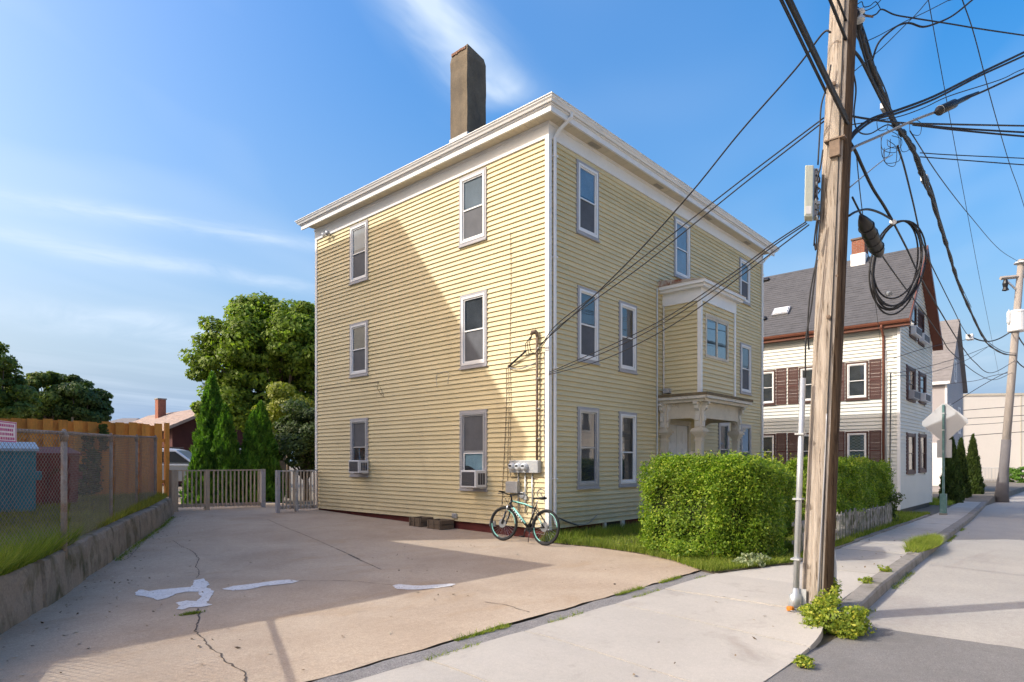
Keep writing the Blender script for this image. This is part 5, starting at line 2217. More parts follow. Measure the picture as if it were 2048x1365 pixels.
links.new(tcn.outputs['Object'], ck_.inputs[0])
links.new(ck_.outputs[0], b_.inputs['Base Color'])
mb.build('curtain', mc, white_house)
for (r, lb) in ((wf[4], 'white window air conditioner in the left attic window of the white house'), (wf[5], 'white window air conditioner in the right attic window of the white house'),
                (wf[0], 'dark window air conditioner on the middle floor of the white house, left window'), (wf[1], 'pale window air conditioner on the middle floor of the white house, right window')):
    a0, a1, z0, z1 = r
    root = thing('air_conditioner', fWF.p((a0 + a1) / 2, .1, z0 + .05), lb, 'air conditioner', 'air conditioners of the white house')
    fWF.box(MB(), a0 + .08, a1 - .08, .05, .24, z0 + .05, z0 + .38).build('case', M['ac_white'] if 'dark' not in lb else M['casing_grey'], root, bevel=.01)
    fWF.box(MB(), a0 + .12, a1 - .12, .24, .247, z0 + .09, z0 + .34).build('grille', M['ac_grille'], root)
# cables on the white house corner
for (pix, lb) in (([(1772, 702), (1773, 760), (1772, 860), (1773, 960)], 'grey conduit down the white house beside its brown downspout'), ([(1781, 745), (1781, 820), (1780, 920), (1781, 990)], 'thin dark cable down the white house near its corner')):
    P = []
    for (px, py) in pix:
        q, z = fWL.pix(px, py, .04)
        P.append(fWL.p(q, .04, z))
    tag(tub('wall_cable', P, .016, M['galv'] if 'grey' in lb else M['wire_black']), lb, 'cable')

# ================================================================= grey house farther along
M['gsiding'] = mat('grey_mauve_siding', (.36, .33, .33), .6, .06, 1, 20, .03)
M['roof_tan'] = mat('tan_grey_shingle', (.20, .185, .18), .9, .15, 3, 40, .15)
GX0, GX1, GY0, GY1, GE, GR = 35.7, 42.3, -1.6, 9, 6.5, 10.5
gh = thing('grey_house', (GX0, GY0, 0), 'grey gabled house beyond the white one, with white porch trim', 'house')
gxm = (GX0 + GX1) / 2
mb = MB()
mb.prism([(GX0, GY0, -.7), (GX1, GY0, -.7), (GX1, GY0, GE), (gxm, GY0, GR), (GX0, GY0, GE)], (0, GY1 - GY0, 0))
gwall = mb.build('wall', M['gsiding'], gh)
fGF = Face((0, GY0, 0), (1, 0, 0), (0, -1, 0))
mbg = MB()
for i in range(80):
    c0, c1 = -.6 + i * .14, -.6 + (i + 1) * .14
    k = max(0, (c1 - GE) / (GR - GE))
    if k >= 1: break
    mbg.prism([fGF.p(GX0 + k * (gxm - GX0), .0, c0), fGF.p(GX0 + k * (gxm - GX0), .022, c0), fGF.p(GX0 + k * (gxm - GX0), .006, c1), fGF.p(GX0 + k * (gxm - GX0), .0, c1)], ((1 - k) * (GX1 - GX0), 0, 0))
tag(mbg.build('siding', M['gsiding'], gwall), kind='stuff')
gs = (GR - GE) / (gxm - GX0)
for s_ in (-1, 1):
    xo = gxm + s_ * ((GX1 - GX0) / 2 + .25)
    eo = GE - .25 * gs + .1
    A_ = [(xo, GY0 - .25, eo), (xo, GY1, eo), (gxm, GY1, GR + .1), (gxm, GY0 - .25, GR + .1)]
    Bt = [(p[0], p[1], p[2] - .12) for p in A_]
    m_ = MB()
    m_.hexa(Bt, A_) if s_ > 0 else m_.hexa(Bt[::-1], A_[::-1])
    gr_ = m_.build('roof', M['roof_tan'], gh)
    if s_ < 0:
        shingle_roof(gr_, (xo, GY0 - .25, eo + .004), (xo, GY1, eo + .004), (gxm, GY1, GR + .104), (gxm, GY0 - .25, GR + .104), M['roof_tan'], 22)
MB().box(GX0 - .27, GX0 - .0, GY0 - .2, GY1, GE - .32, GE - .15).build('eave_trim', M['white'], gh)
MB().box(GX0 - .02, GX0 + .10, GY0 - .03, GY0 + .08, -.6, GE - .2).build('corner_board', M['white'], gh)
MB().box(GX0 - .03, GX0 - .001, GY0 + .2, GY0 + 3.5, .1, 2.7).build('porch_panel', M['white'], gh)
for r in ((36.6, 37.6, 3.4, 5.1), (40.0, 41.0, 3.4, 5.1), (38.4, 39.3, 6.6, 8.0)):
    window(fGF, gh, *r, casing=M['white'], upper='pane', lower='pane')
# stone step and bins side
MB().box(GX0 + .5, GX0 + 1.8, GY0 - .9, GY0 - .05, -.6, -.1).build('step', M['kerb'], gh)

# ================================================================= pale warehouse closing the street
M['cream_wall'] = mat('cream_warehouse_wall', (.72, .66, .58), .7, .04, .4, 6, .02)
p0 = at_depth(1700, 957, 74); p1 = at_depth(2500, 957, 68)
whx = thing('warehouse', (p0.x, p0.y, 0), 'long pale cream warehouse wall closing the end of the street', 'building')
dv = Vector((p1.x - p0.x, p1.y - p0.y, 0)); Lw = dv.length; dv.normalize()
nv2 = Vector((-dv.y, dv.x, 0))
if nv2.dot(Vector((CAM.x, CAM.y, 0)) - Vector((p0.x, p0.y, 0))) > 0: nv2 = -nv2
P = lambda a, o_, z: Vector((p0.x, p0.y, 0)) + dv * a + nv2 * o_ + Vector((0, 0, z))
def obox(mb_, a0, a1, o0, o1, z0, z1):
    c = [P(a0, o0, z0), P(a1, o0, z0), P(a1, o1, z0), P(a0, o1, z0)]
    d = [P(a0, o0, z1), P(a1, o0, z1), P(a1, o1, z1), P(a0, o1, z1)]
    return mb_.hexa(c, d)
obox(MB(), -10, Lw, 0, 20, -.9, 9.05).build('wall', M['cream_wall'], whx)
obox(MB(), -10.1, Lw + .1, -.08, 20.1, 9.051, 9.3).build('parapet', M['cream_trim'], whx)
for k in range(9):
    obox(MB(), k * 6., k * 6. + .12, -.03, -.001, -.6, 9.0).build('panel_joint', M['cream_trim'], whx)
# forecourt in front of the warehouse
sheet('forecourt', [tuple(P(-12, -14, 0).xy), tuple(P(Lw, -14, 0).xy), tuple(P(Lw, 0, 0).xy), tuple(P(-12, 0, 0).xy)], -.53, M['sidewalk'])
# railing
q0 = at_depth(1963, 960, 62); q1 = at_depth(2003, 960, 61)
rl = thing('railing', (q0.x, q0.y, 0), 'grey metal railing in front of the warehouse', 'railing')
zt = .95
rdv = (q1 - q0); rdv.z = 0
for z in (-.2, zt):
    MB().cyl((q0.x, q0.y, z), (q1.x, q1.y, z), .03, 6).build('rail', M['alu'], rl)
for i in range(15):
    p = q0 + rdv * (i / 14)
    MB().cyl((p.x, p.y, -.55), (p.x, p.y, zt), .035 if i in (0, 7, 14) else .018, 6).build('baluster', M['alu'], rl)

# ================================================================= low brown house behind the back yard
M['dkred'] = mat('dark_red_wall', (.07, .022, .02), .8, .2, 2)
M['roof_pink'] = mat('faded_brown_shingle', (.36, .28, .24), .9, .10, 2, 30, .10)
E0 = at_depth(331, 856, 36)
apx = on_y(438, 812, E0.y)
bh = thing('brown_house', (E0.x, E0.y, 0), 'low dark red house with a faded brown roof and brick chimney behind the yard', 'house')
hw = apx.x - E0.x
ez_, rz_ = E0.z, apx.z
mb = MB()
mb.prism([(E0.x + .5, E0.y + .4, .2), (E0.x + 2 * hw - .5, E0.y + .4, .2), (E0.x + 2 * hw - .5, E0.y + .4, ez_), (apx.x, E0.y + .4, rz_ - .2), (E0.x + .5, E0.y + .4, ez_)], (0, 11, 0))
mb.build('wall', M['dkred'], bh)
for s_ in (0, 1):
    xo = E0.x if s_ == 0 else E0.x + 2 * hw
    A_ = [(xo, E0.y, ez_), (xo, E0.y + 12, ez_), (apx.x, E0.y + 12, rz_), (apx.x, E0.y, rz_)]
    Bt = [(p[0], p[1], p[2] - .16) for p in A_]
    m_ = MB()
    m_.hexa(Bt, A_) if s_ else m_.hexa(Bt[::-1], A_[::-1])
    rr = m_.build('roof', M['roof_pink'], bh)
    if s_ == 0:
        shingle_roof(rr, (xo, E0.y, ez_ + .004), (xo, E0.y + 12, ez_ + .004), (apx.x, E0.y + 12, rz_ + .004), (apx.x, E0.y, rz_ + .004), M['roof_pink'], 16, .6, .02)
        cpos = on_x(321, 830, E0.x + hw * .75)
        ctop = on_x(321, 800, E0.x + hw * .75).z
        MB().box(cpos.x - .25, cpos.x + .25, cpos.y - .28, cpos.y + .28, ez_, ctop).build('chimney', M['brick'], rr)
        MB().box(cpos.x - .29, cpos.x + .29, cpos.y - .32, cpos.y + .32, ctop, ctop + .08).build('chimney_cap', M['kerb'], rr)
fBH = Face((0, E0.y + .4, 0), (1, 0, 0), (0, -1, 0))
for k in range(2):
    window(fBH, bh, E0.x + 1.6 + k * 2.4, E0.x + 2.6 + k * 2.4, 1.3, 2.4, casing=M['white'])

# far roofs over the board fence
for (pl, pr, yt, yb, dep, lb) in ((-60, 142, 811, 845, 75, 'distant grey-roofed house with a round window half hidden by the trees on the left'), (196, 258, 833, 850, 90, 'far pale-roofed house on the skyline left of the brown house')):
    a = at_depth(pl, yb, dep); b = at_depth(pr, yb, dep)
    zr_ = at_depth(pl, yt, dep).z
    root = thing('distant_house', (a.x, a.y, 0), lb, 'house')
    d = (b - a); d.z = 0
    Ld = d.length
    d.normalize()
    n_ = Vector((-d.y, d.x, 0))
    A = Vector((a.x, a.y, 0)); 
    pts_ = [A, A + d * Ld, A + d * Ld + n_ * 8, A + n_ * 8]
    MB().hexa([p + Vector((0, 0, -.2)) for p in pts_], [p + Vector((0, 0, a.z)) for p in pts_]).build('wall', M['nb'], root)
    r0, r1 = A + n_ * 4 + d * 1.0, A + n_ * 4 + d * (Ld - 1.0)
    lo = [p + Vector((0, 0, a.z + .002)) for p in (A - d * .3 - n_ * .3, A + d * (Ld + .3) - n_ * .3, A + d * (Ld + .3) + n_ * 8.3, A - d * .3 + n_ * 8.3)]
    hi0, hi1 = r0 + Vector((0, 0, zr_)), r1 + Vector((0, 0, zr_))
    MB().add(lo + [hi0, hi1], [(0, 1, 5, 4), (1, 2, 5), (2, 3, 4, 5), (3, 0, 4), (3, 2, 1, 0)]).build('roof', M['roof_tan'], root)
    for k in range(3):
        c = A + d * (Ld * (k + .8) / 3.4) - n_ * .06
        MB().hexa([c + Vector((0, 0, 2.6)), c + d * 1.0 + Vector((0, 0, 2.6)), c + d * 1.0 + n_ * .05 + Vector((0, 0, 2.6)), c + n_ * .05 + Vector((0, 0, 2.6))],
                  [c + Vector((0, 0, 4.0)), c + d * 1.0 + Vector((0, 0, 4.0)), c + d * 1.0 + n_ * .05 + Vector((0, 0, 4.0)), c + n_ * .05 + Vector((0, 0, 4.0))]).build('window', M['screen'], root)
# far little utility pole left
fp = at_depth(145, 850, 60)
root = thing('utility_pole', (fp.x, fp.y, .4), 'small pale distant pole with a short crossarm in front of the dark trees', 'utility pole')
zt = at_depth(145, 808, 60).z
MB().cyl((fp.x, fp.y, 0), (fp.x, fp.y, zt), .14, 8, .10).build('pole_shaft', mat('pale_pole', (.45, .40, .33), .8), root)
MB().box(fp.x - .15, fp.x + .7, fp.y - .5, fp.y + .06, zt - .85, zt - .68).build('crossarm', M['white_old'], root)

# ================================================================= unseen houses added opposite for bounced light (behind the viewer's right shoulder)
for (x0, x1, h, m_, lb) in ((-24, -12, 8.5, M['wsiding'], 'cream three-storey house added for fill light across the street, nearest the crossing'), (-8, 3, 8.0, M['cream_wall'], 'pale clapboard house added for fill light across the street facing the yellow house'), (7, 18, 8.5, M['wsiding'], 'white house added for fill light across the street facing the white house'), (22, 34, 7.5, M['cream_wall'], 'cream house added for fill light across the street near the far pole')):
    root = thing('fill_house', ((x0 + x1) / 2, -17, 0), lb, 'house')
    MB().box(x0, x1, -27, -16.5, -.8, h).build('wall', m_, root)
    xm_ = (x0 + x1) / 2
    MB().prism([(x0 - .4, -27.3, h + .002), (xm_, -27.3, h + 2.5), (x1 + .4, -27.3, h + .002)], (0, 11.2, 0)).build('roof', M['shingle_grey'], root)
    f_ = Face((0, -16.5, 0), (1, 0, 0), (0, 1, 0))
    for fl in range(3):
        for k in range(3):
            a = x0 + 1.6 + k * (x1 - x0 - 3.2) / 2.4
            z = .9 + fl * 2.6
            mb = MB()
            ring(f_, mb, a, a + 1.0, z, z + 1.6, .08, .0, .05)
            w = mb.build('window', M['white'], root)
            f_.box(MB(), a + .08, a + .92, .001, .01, z + .08, z + 1.52).build('pane', M['screen'], w)
structure(strip_mesh('far_pavement', rx, lambda x: -16.45, lambda x: -13.55, lambda x, y: sz(x) - .06, M['sidewalk']).build('far_pavement', M['sidewalk']))

# ================================================================= silver car behind the gate
cp = at_depth(352, 940, 25)
car = thing('parked_car', (cp.x, cp.y, .45), 'silver car parked behind the gate, half hidden by the conical evergreens', 'car')
M['silver'] = mat('silver_paint', (.52, .56, .62), .3, .04, 3, metal=.5, spec=.5)
cl_ = MB()
def carp(prof, w0, w1, zoff=0):
    """prof (x,z) outline, extruded to half widths"""
    mb_ = MB()
    n = len(prof)
    for s_ in (-1, 1):
        for (x, z, k) in prof:
            mb_.v.append((x, s_ * k, z))
    mb_.f.append(tuple(range(n)))
    mb_.f.append(tuple(reversed(range(n, 2 * n))))
    for i in range(n):
        j = (i + 1) % n
        mb_.f.append((i, n + i, n + j, j))
    return mb_
def put(mb_, name, m_, parent=car, **kw):
    for i, p in enumerate(mb_.v):
        mb_.v[i] = (p[0] + car.location.x, p[1] + car.location.y, p[2] + car.location.z)
    return mb_.build(name, m_, parent, **kw)
W_ = .88
body = [(-2.2, .35, W_ - .05), (-2.25, .75, W_ - .04), (-2.15, 1.0, W_ - .02), (-1.9, 1.05, W_ - .02), (1.0, 1.0, W_), (1.9, .88, W_ - .05), (2.2, .7, W_ - .1), (2.2, .35, W_ - .08)]
put(carp(body, 0, 0), 'body', M['silver'], bevel=.05)
cab = [(-2.05, 1.03, W_ - .05), (-1.65, 1.52, W_ - .2), (-1.2, 1.62, W_ - .24), (-.1, 1.62, W_ - .24), (.25, 1.55, W_ - .2), (1.0, 1.01, W_ - .06)]
put(carp(cab, 0, 0), 'cabin', M['silver'], bevel=.04)
gl = [(-1.75, 1.09, W_ - .035), (-1.5, 1.47, W_ - .165), (.2, 1.49, W_ - .16), (.78, 1.07, W_ - .04)]
put(carp(gl, 0, 0), 'side_windows', glass_mat('car_glass', (.02, .022, .025), 1.6))
put(MB().box(-.72, -.64, -W_ - .0, W_ + .0, 1.05, 1.5), 'door_pillar', M['silver'])
for xx in (-1.4, 1.35):
    for s_ in (-1, 1):
        wmb = MB().torus((xx, s_ * (W_ - .08), .33), (0, 1, 0), .25, .085, 28, 10)
        wh_ = put(wmb, 'wheel', M['tyre'], smooth=True)
        put(MB().lathe((xx, s_ * (W_ - .08) - .06, .33), (0, 1, 0), [(0, .0), (0.01, .2), (.11, .2), (.12, .0)], 20), 'rim', M['steel'], wh_)
for s_ in (-1, 1):
    put(MB().box(2.05, 2.21, s_ * .45, s_ * .75, .7, .85), 'headlight', M['meter_glass'])
    put(MB().box(-2.26, -2.12, s_ * .5, s_ * .8, .82, 1.0), 'tail_light', M['rustred'])
for s_ in (-1, 1):
    put(MB().cyl((-1.4, s_ * .55, 1.66), (.1, s_ * .55, 1.66), .02, 6), 'roof_rail', M['black'])
car.rotation_euler = (0, 0, R(-38))

# ================================================================= street sign on a post (seen from behind)
sp = on_street(1887, 1030)
sg = thing('road_sign', (sp.x, sp.y, sp.z), 'diamond road sign and small plate seen from behind on a green post', 'sign')
M['post_green'] = mat('green_painted_post', (.10, .20, .19), .5, .2, 4, col2=(.25, .30, .29), c2lo=.5, c2hi=.7, c2scale=4)
M['sign_back'] = mat('bare_aluminium_sign', (.44, .45, .47), .5, .05, 2, metal=.2)
Dp = (Vector((sp.x, sp.y, 0)) - Vector((CAM.x, CAM.y, 0)))
dep = Dp.x * UR[1] + Dp.y * UL[1]
zc1 = at_depth(1893, 845, dep).z
MB().box(sp.x - .11, sp.x + .11, sp.y - .11, sp.y + .11, sp.z - .02, sp.z + .06).build('footing', M['kerb'], sg)
MB().box(sp.x - .10, sp.x + .10, sp.y - .10, sp.y + .10, sp.z + .06, sp.z + .75).build('base_sleeve', M['post_green'], sg, bevel=.01)
MB().box(sp.x - .035, sp.x + .035, sp.y - .035, sp.y + .035, sp.z + .75, zc1 + .62).build('post', M['post_green'], sg)
ang = R(6)
ux = Vector((-.45, -1, 0)).normalized()   # sign plane direction
nx_ = Vector((ux.y, -ux.x, 0))
if nx_.dot(Vector((CAM.x - sp.x, CAM.y - sp.y, 0))) > 0: nx_ = -nx_
c = Vector((sp.x, sp.y, zc1)) + nx_ * .05
h_ = .045 * dep / 1.265
rim = []
for k in range(4):
    a = k * math.pi / 2
    for da in (-.10, .10):
        rim.append((math.cos(a + da), math.sin(a + da)))
poly = [c + ux * (h_ * x_) + Vector((0, 0, h_ * .84 * z_)) for x_, z_ in rim]
MB().prism(poly, nx_ * .004).build('diamond_plate', M['sign_back'], sg)
c2_ = Vector((sp.x, sp.y, at_depth(1890, 898, dep).z)) + nx_ * .05
MB().prism([c2_ + ux * a_ + Vector((0, 0, b_)) for a_, b_ in ((-.26, -.32), (.26, -.32), (.26, .32), (-.26, .32))], nx_ * .004).build('lower_plate', M['sign_back'], sg)
for z in (zc1 - .3, zc1 + .3):
    MB().box(sp.x - .05, sp.x + .05, sp.y - .05, sp.y + .05, z, z + .04).build('bracket', M['galv'], sg)
# ================================================================= vegetation
LM = {}
LM['maple'] = leaf_mat('maple_leaves', (.085, .135, .018), (.215, .29, .038), .5, clump=.22, cscale=.7)
LM['maple_far'] = leaf_mat('far_leaves', (.075, .11, .020), (.16, .20, .038), .45, clump=.25, cscale=.4)
LM['dark'] = leaf_mat('dark_leaves', (.035, .062, .016), (.085, .125, .028), .35, clump=.3, cscale=1.2)
LM['yew'] = leaf_mat('yew_leaves', (.028, .052, .018), (.08, .12, .03), .3, clump=.3, cscale=1.5)
LM['thuja'] = leaf_mat('thuja_sprays', (.055, .135, .016), (.125, .25, .03), .38, clump=.35, cscale=3.0)
LM['hedge'] = leaf_mat('privet_leaves', (.095, .175, .018), (.225, .345, .030), .42, clump=.25, cscale=2.0, third=(.42, .48, .06))
LM['weed'] = leaf_mat('weed_leaves', (.13, .20, .025), (.30, .37, .045), .4, third=(.48, .45, .06))
LM['yellow'] = leaf_mat('yellow_green_leaves', (.14, .17, .025), (.27, .29, .04), .4)
LM['grass'] = leaf_mat('lawn_grass', (.11, .165, .018), (.23, .30, .038), .4, clump=.25, cscale=1.0, third=(.36, .36, .08))
LM['drygrass'] = leaf_mat('dry_grass', (.18, .19, .03), (.34, .31, .06), .4, clump=.3, cscale=.8)
LM['sage'] = leaf_mat('grey_green_leaves', (.20, .25, .14), (.36, .40, .23), .35)
M['bark'] = mat('bark', (.11, .085, .06), .95, .25, 5, 40, .2, bmp=.5, stretch=(1, 1, .2))
M['twig'] = mat('pale_twigs', (.20, .14, .09), .9, .2, 8)


def blob_points(n, c, rad, nclump, clump_r, shell=.55, flat_bottom=None):
    """leaf positions gathered in clumps spread through an ellipsoid; returns P, N, clump centres"""
    c, rad = np.array(c), np.array(rad)
    d = rng.normal(0, 1, (nclump, 3))
    d /= np.linalg.norm(d, axis=1)[:, None]
    rr = rng.uniform(shell, 1.0, nclump) ** .7
    cc = d * rr[:, None]
    if flat_bottom is not None:
        cc[:, 2] = np.maximum(cc[:, 2], flat_bottom)
    cen = c + cc * rad
    idx = rng.integers(0, nclump, n)
    k = rng.normal(0, 1, (n, 3))
    k /= np.linalg.norm(k, axis=1)[:, None]
    cr = clump_r * rng.uniform(.6, 1.35, nclump)
    r = rng.uniform(.35, 1, n) ** .5
    P = cen[idx] + k * (cr[idx] * r)[:, None] * np.array([1.15, 1.15, .7])
    N = k * .6 + (P - c) / rad * .5 + np.array([0, 0, .55])
    return P, N, cen


def tree(name, base, lobes, leaf, nleaf, trunk_h, trunk_r, m_leaf, label, group=None, nclump=60, clump_r=.8, shell=.45):
    """lobes: list of (centre, radii, share)"""
    root = thing(name, base, label, 'tree', group)
    base = Vector(base)
    Q, CEN = [], []
    tot = sum(l[2] for l in lobes)
    for (c, rad, sh) in lobes:
        P, N, cen = blob_points(int(nleaf * sh / tot), c, rad, max(6, int(nclump * sh / tot)), clump_r, shell)
        Q.append(leaf_quads(P, N, leaf, .65, .55))
        CEN.append(cen)
    top = sum((Vector(l[0]) for l in lobes), Vector()) / len(lobes)
    mb_ = MB()
    fork = Vector((base.x, base.y, base.z + trunk_h))
    mb_.tube([base - Vector((0, 0, .2)), base + Vector((.03, .02, trunk_h * .5)), fork], [trunk_r * 1.25, trunk_r, trunk_r * .85], 10)
    cen = np.concatenate(CEN)
    pick = rng.permutation(len(cen))[:min(len(cen), 34)]
    for k in pick:
        e_ = Vector(cen[k])
        mid = fork.lerp(e_, .5) + Vector((random.uniform(-.3, .3), random.uniform(-.3, .3), random.uniform(0, .5)))
        mb_.tube([fork - Vector((0, 0, random.uniform(0, trunk_h * .25))), mid, e_], [trunk_r * .45, trunk_r * .25, trunk_r * .07], 5)
    mb_.build('trunk', M['bark'], root, smooth=True)
    np_mesh('crown', np.concatenate(Q), 0, m_leaf, root)
    return root


def px_blob(px, py, dep, rx_px, ry_px, share, squash=1.0):
    c = at_depth(px, py, dep)
    return (tuple(c), (rx_px * dep / FPX, rx_px * dep / FPX * squash, ry_px * dep / FPX), share)


# big maple behind the house
b = at_depth(560, 924, 33)
tree('maple_tree', (b.x, b.y, .2), [px_blob(480, 720, 33, 88, 92, 3), px_blob(560, 690, 33.5, 95, 92, 3.4), px_blob(640, 700, 34, 95, 95, 3), px_blob(450, 800, 32, 55, 50, 1.0), px_blob(505, 628, 33, 34, 32, .5),
     px_blob(560, 820, 33, 90, 60, 1.6)],
     .22, 95000, 3.2, .28, LM['maple'], 'large bright green maple rising behind the rear of the yellow house', None, 300, .68, .3)
# dark shrub tree beside the house
b = at_depth(612, 924, 23)
tree('yew_tree', (b.x, b.y, .2), [px_blob(606, 850, 23, 48, 48, 2), px_blob(590, 905, 22.5, 55, 42, 1.5), px_blob(640, 870, 23, 45, 80, 1.5)],
     .10, 30000, .8, .10, LM['yew'], 'dark spreading evergreen beside the rear corner of the yellow house', None, 70, .35)
b = at_depth(575, 924, 24.5)
tree('young_tree', (b.x, b.y, .2), [px_blob(578, 800, 24.5, 42, 28, 1), px_blob(540, 830, 25, 25, 25, .5)], .13, 6500, 1.8, .06, LM['yellow'],
     'small yellow-green tree between the maple and the dark evergreen', None, 26, .35)

# conical evergreens behind the gate
def thuja(px, ytop, half, dep, label, zb=.15, n=16000, leafs=.075, group='conical evergreens behind the gate', m_=None):
    b_ = at_depth(px, 924, dep)
    zt = at_depth(px, ytop, dep).z
    R0 = half * dep / FPX
    root = thing('conical_evergreen', (b_.x, b_.y, zb), label, 'evergreen', group)
    h_ = rng.beta(1.0, 1.35, n)
    prof = (1 - h_) ** .72 * (1 - .15 * (h_ < .06))
    an = rng.uniform(0, 2 * math.pi, n)
    lump = 1 + .14 * np.sin(an * 5 + h_ * 19 + px) + .10 * np.sin(an * 9 - h_ * 33) + .07 * np.sin(h_ * 60 + an * 3)
    r = R0 * prof * lump * rng.uniform(.62, 1.03, n) ** .6
    P = np.stack([b_.x + r * np.cos(an), b_.y + r * np.sin(an), zb + h_ * (zt - zb) + rng.normal(0, .03, n)], 1)
    N = np.stack([np.cos(an), np.sin(an), np.full(n, .35)], 1)
    t = np.stack([np.cos(an) * .5, np.sin(an) * .5, np.full(n, 1.0)], 1) + rng.normal(0, .35, (n, 3))
    t /= np.linalg.norm(t, axis=1)[:, None]
    nr = N + rng.normal(0, .6, (n, 3))
    bb = np.cross(nr, t)
    bb /= np.linalg.norm(bb, axis=1)[:, None] + 1e-9
    s_ = (leafs * rng.uniform(.6, 1.4, n))[:, None]
    q = np.empty((n, 4, 3))
    q[:, 0] = P - t * s_
    q[:, 1] = P + bb * s_ * .38
    q[:, 2] = P + t * s_ * 1.1
    q[:, 3] = P - bb * s_ * .38
    np_mesh('foliage', q.reshape(-1, 3), 0, m_ or LM['thuja'], root)
    MB().tube([(b_.x, b_.y, zb - .1), (b_.x, b_.y, zb + (zt - zb) * .85)], [R0 * .10, R0 * .03], 8).build('trunk', M['bark'], root)
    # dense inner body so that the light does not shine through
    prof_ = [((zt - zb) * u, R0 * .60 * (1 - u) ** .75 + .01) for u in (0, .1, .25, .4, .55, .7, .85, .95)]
    MB().lathe((b_.x, b_.y, zb), (0, 0, 1), prof_, 12).build('dark_core', mat('inner_foliage_dark', (.02, .045, .010), .9, .3, 8), root)
    return root


thuja(424, 748, 46, 21.5, 'tallest of the conical evergreens behind the gate', n=24000)
thuja(451, 812, 40, 20.6, 'second conical evergreen from the left behind the gate, just right of the tallest', n=15000)
thuja(506, 826, 38, 20.9, 'short conical evergreen behind the gate, left one of the right-hand pair', n=14000)
thuja(522, 806, 46, 21.4, 'conical evergreen behind the gate nearest the yellow house', n=18000)
thuja(404, 880, 36, 20.2, 'lowest bushy evergreen behind the left end of the gate', n=9000)
# along the street
for (px, yt, hf, dep, lb) in ((1903, 872, 20, 30.5, 'slender evergreen beside the pavement, the one nearest the road sign'), (1922, 878, 16, 32.5, 'slender evergreen beside the pavement, middle of the three'), (1946, 872, 18, 35.5, 'slender evergreen beside the pavement, farthest of the three')):
    thuja(px, yt, hf, dep, lb, zb=-.45, n=9000, leafs=.085, group='slender evergreens along the pavement', m_=LM['dark'])
for (px, dep, w_, lb) in ((2018, 60, 14, 'clipped green shrub in front of the warehouse by the railing'), (2046, 58, 13, 'clipped shrub in front of the warehouse at the picture edge')):
    c = at_depth(px, 924, dep)
    root = thing('clipped_shrub', (c.x, c.y, -.5), lb, 'shrub', 'shrubs by the warehouse')
    R_ = w_ * dep / FPX
    P, N, cen = blob_points(5000, (c.x, c.y, .25), (R_, R_, .75), 40, .22, .8)
    np_mesh('foliage', leaf_quads(P, N, .12, .6, .5), 0, LM['thuja'], root)
    MB().tube([(c.x, c.y, -.6), (c.x, c.y, .3)], .05, 6).build('stem', M['bark'], root)

# distant trees over the board fence
b = at_depth(110, 924, 60)
tree('broadleaf_tree', (b.x, b.y, .3), [px_blob(92, 800, 60, 52, 52, 2), px_blob(70, 825, 60, 48, 25, .8)], .34, 22000, 2.0, .3, LM['maple_far'], 'dark green round-headed tree in the left distance, left of the pair', 'trees in the left distance', 70, .75)
b = at_depth(165, 924, 61)
tree('broadleaf_tree', (b.x, b.y, .3), [px_blob(160, 802, 61, 48, 54, 2), px_blob(178, 820, 61, 32, 35, .8)], .34, 20000, 2.0, .3, LM['dark'], 'darkest round-headed tree in the left distance, right of the pair', 'trees in the left distance', 60, .75)
b = at_depth(-10, 924, 50)
tree('broadleaf_tree', (b.x, b.y, .3), [px_blob(0, 785, 50, 52, 42, 2), px_blob(-60, 740, 48, 70, 80, 3), px_blob(25, 815, 50, 40, 18, .6)], .30, 26000, 2.0, .3, LM['maple_far'], 'lighter green tree cut by the left edge of the picture', 'trees in the left distance', 80, .7)

# ================================================================= privet hedges
def hedge_points(n, x0, x1, yf, yb, zt, zb, rough=.17):
    """points near the surface of a clipped hedge; yf/yb/zt are functions of x"""
    u = rng.uniform(0, 1, n)
    x = x0 + (x1 - x0) * u
    face = rng.choice(5, n, p=[.40, .10, .30, .12, .08])     # front, back, top, left end, inside
    v, w = rng.uniform(0, 1, n), rng.uniform(0, 1, n)
    x = np.where(face == 3, x0 + rng.uniform(0, .15, n), x)
    YF, YB, ZT = np.array([yf(q) for q in x]), np.array([yb(q) for q in x]), np.array([zt(q) for q in x])
    ZB = np.array([zb(q) for q in x])
    y = np.where(face == 0, YF, np.where(face == 1, YB, YF + (YB - YF) * w))
    z = np.where(face == 2, ZT, ZB + (ZT - ZB) * v ** .8)
    N = np.zeros((n, 3))
    N[:, 1] = np.where(face == 0, -1, np.where(face == 1, 1, 0))
    N[:, 2] = np.where(face == 2, 1, .35)
    N[:, 0] = np.where(face == 3, -1, 0)
    low = lambda s_: (np.sin(x * 3.1 * s_ + 1) + np.sin(y * 4.3 * s_ + z * 3.7 * s_) + np.sin(z * 5.1 * s_ + x * 2.2))
    off = rough * (.45 * low(1) / 3 + .55 * low(2.7) / 3) - np.abs(rng.normal(0, rough * .6, n))
    # rounded shoulders
    yc, hw_ = (YF + YB) / 2, np.abs(YB - YF) / 2
    k = np.clip((z - (ZT - .30)) / .30, 0, 1)
    y = yc + (y - yc) * np.sqrt(1 - .42 * k ** 2)
    z = z - .10 * np.clip(np.abs(y - yc) / hw_, 0, 1) ** 4 * (k > .9)
    P = np.stack([x, y, z], 1) + N * off[:, None] + rng.normal(0, .03, (n, 3))
    hollow = np.sin(x * 6.1 + z * 3.0) + np.sin(z * 7.3 - x * 2.7 + 1.3) + np.sin(y * 8.0 + z * 5.1 + x * 4.4)
    keep = (hollow < 1.25) | (rng.uniform(0, 1, n) < .35)
    return P[keep], N[keep]


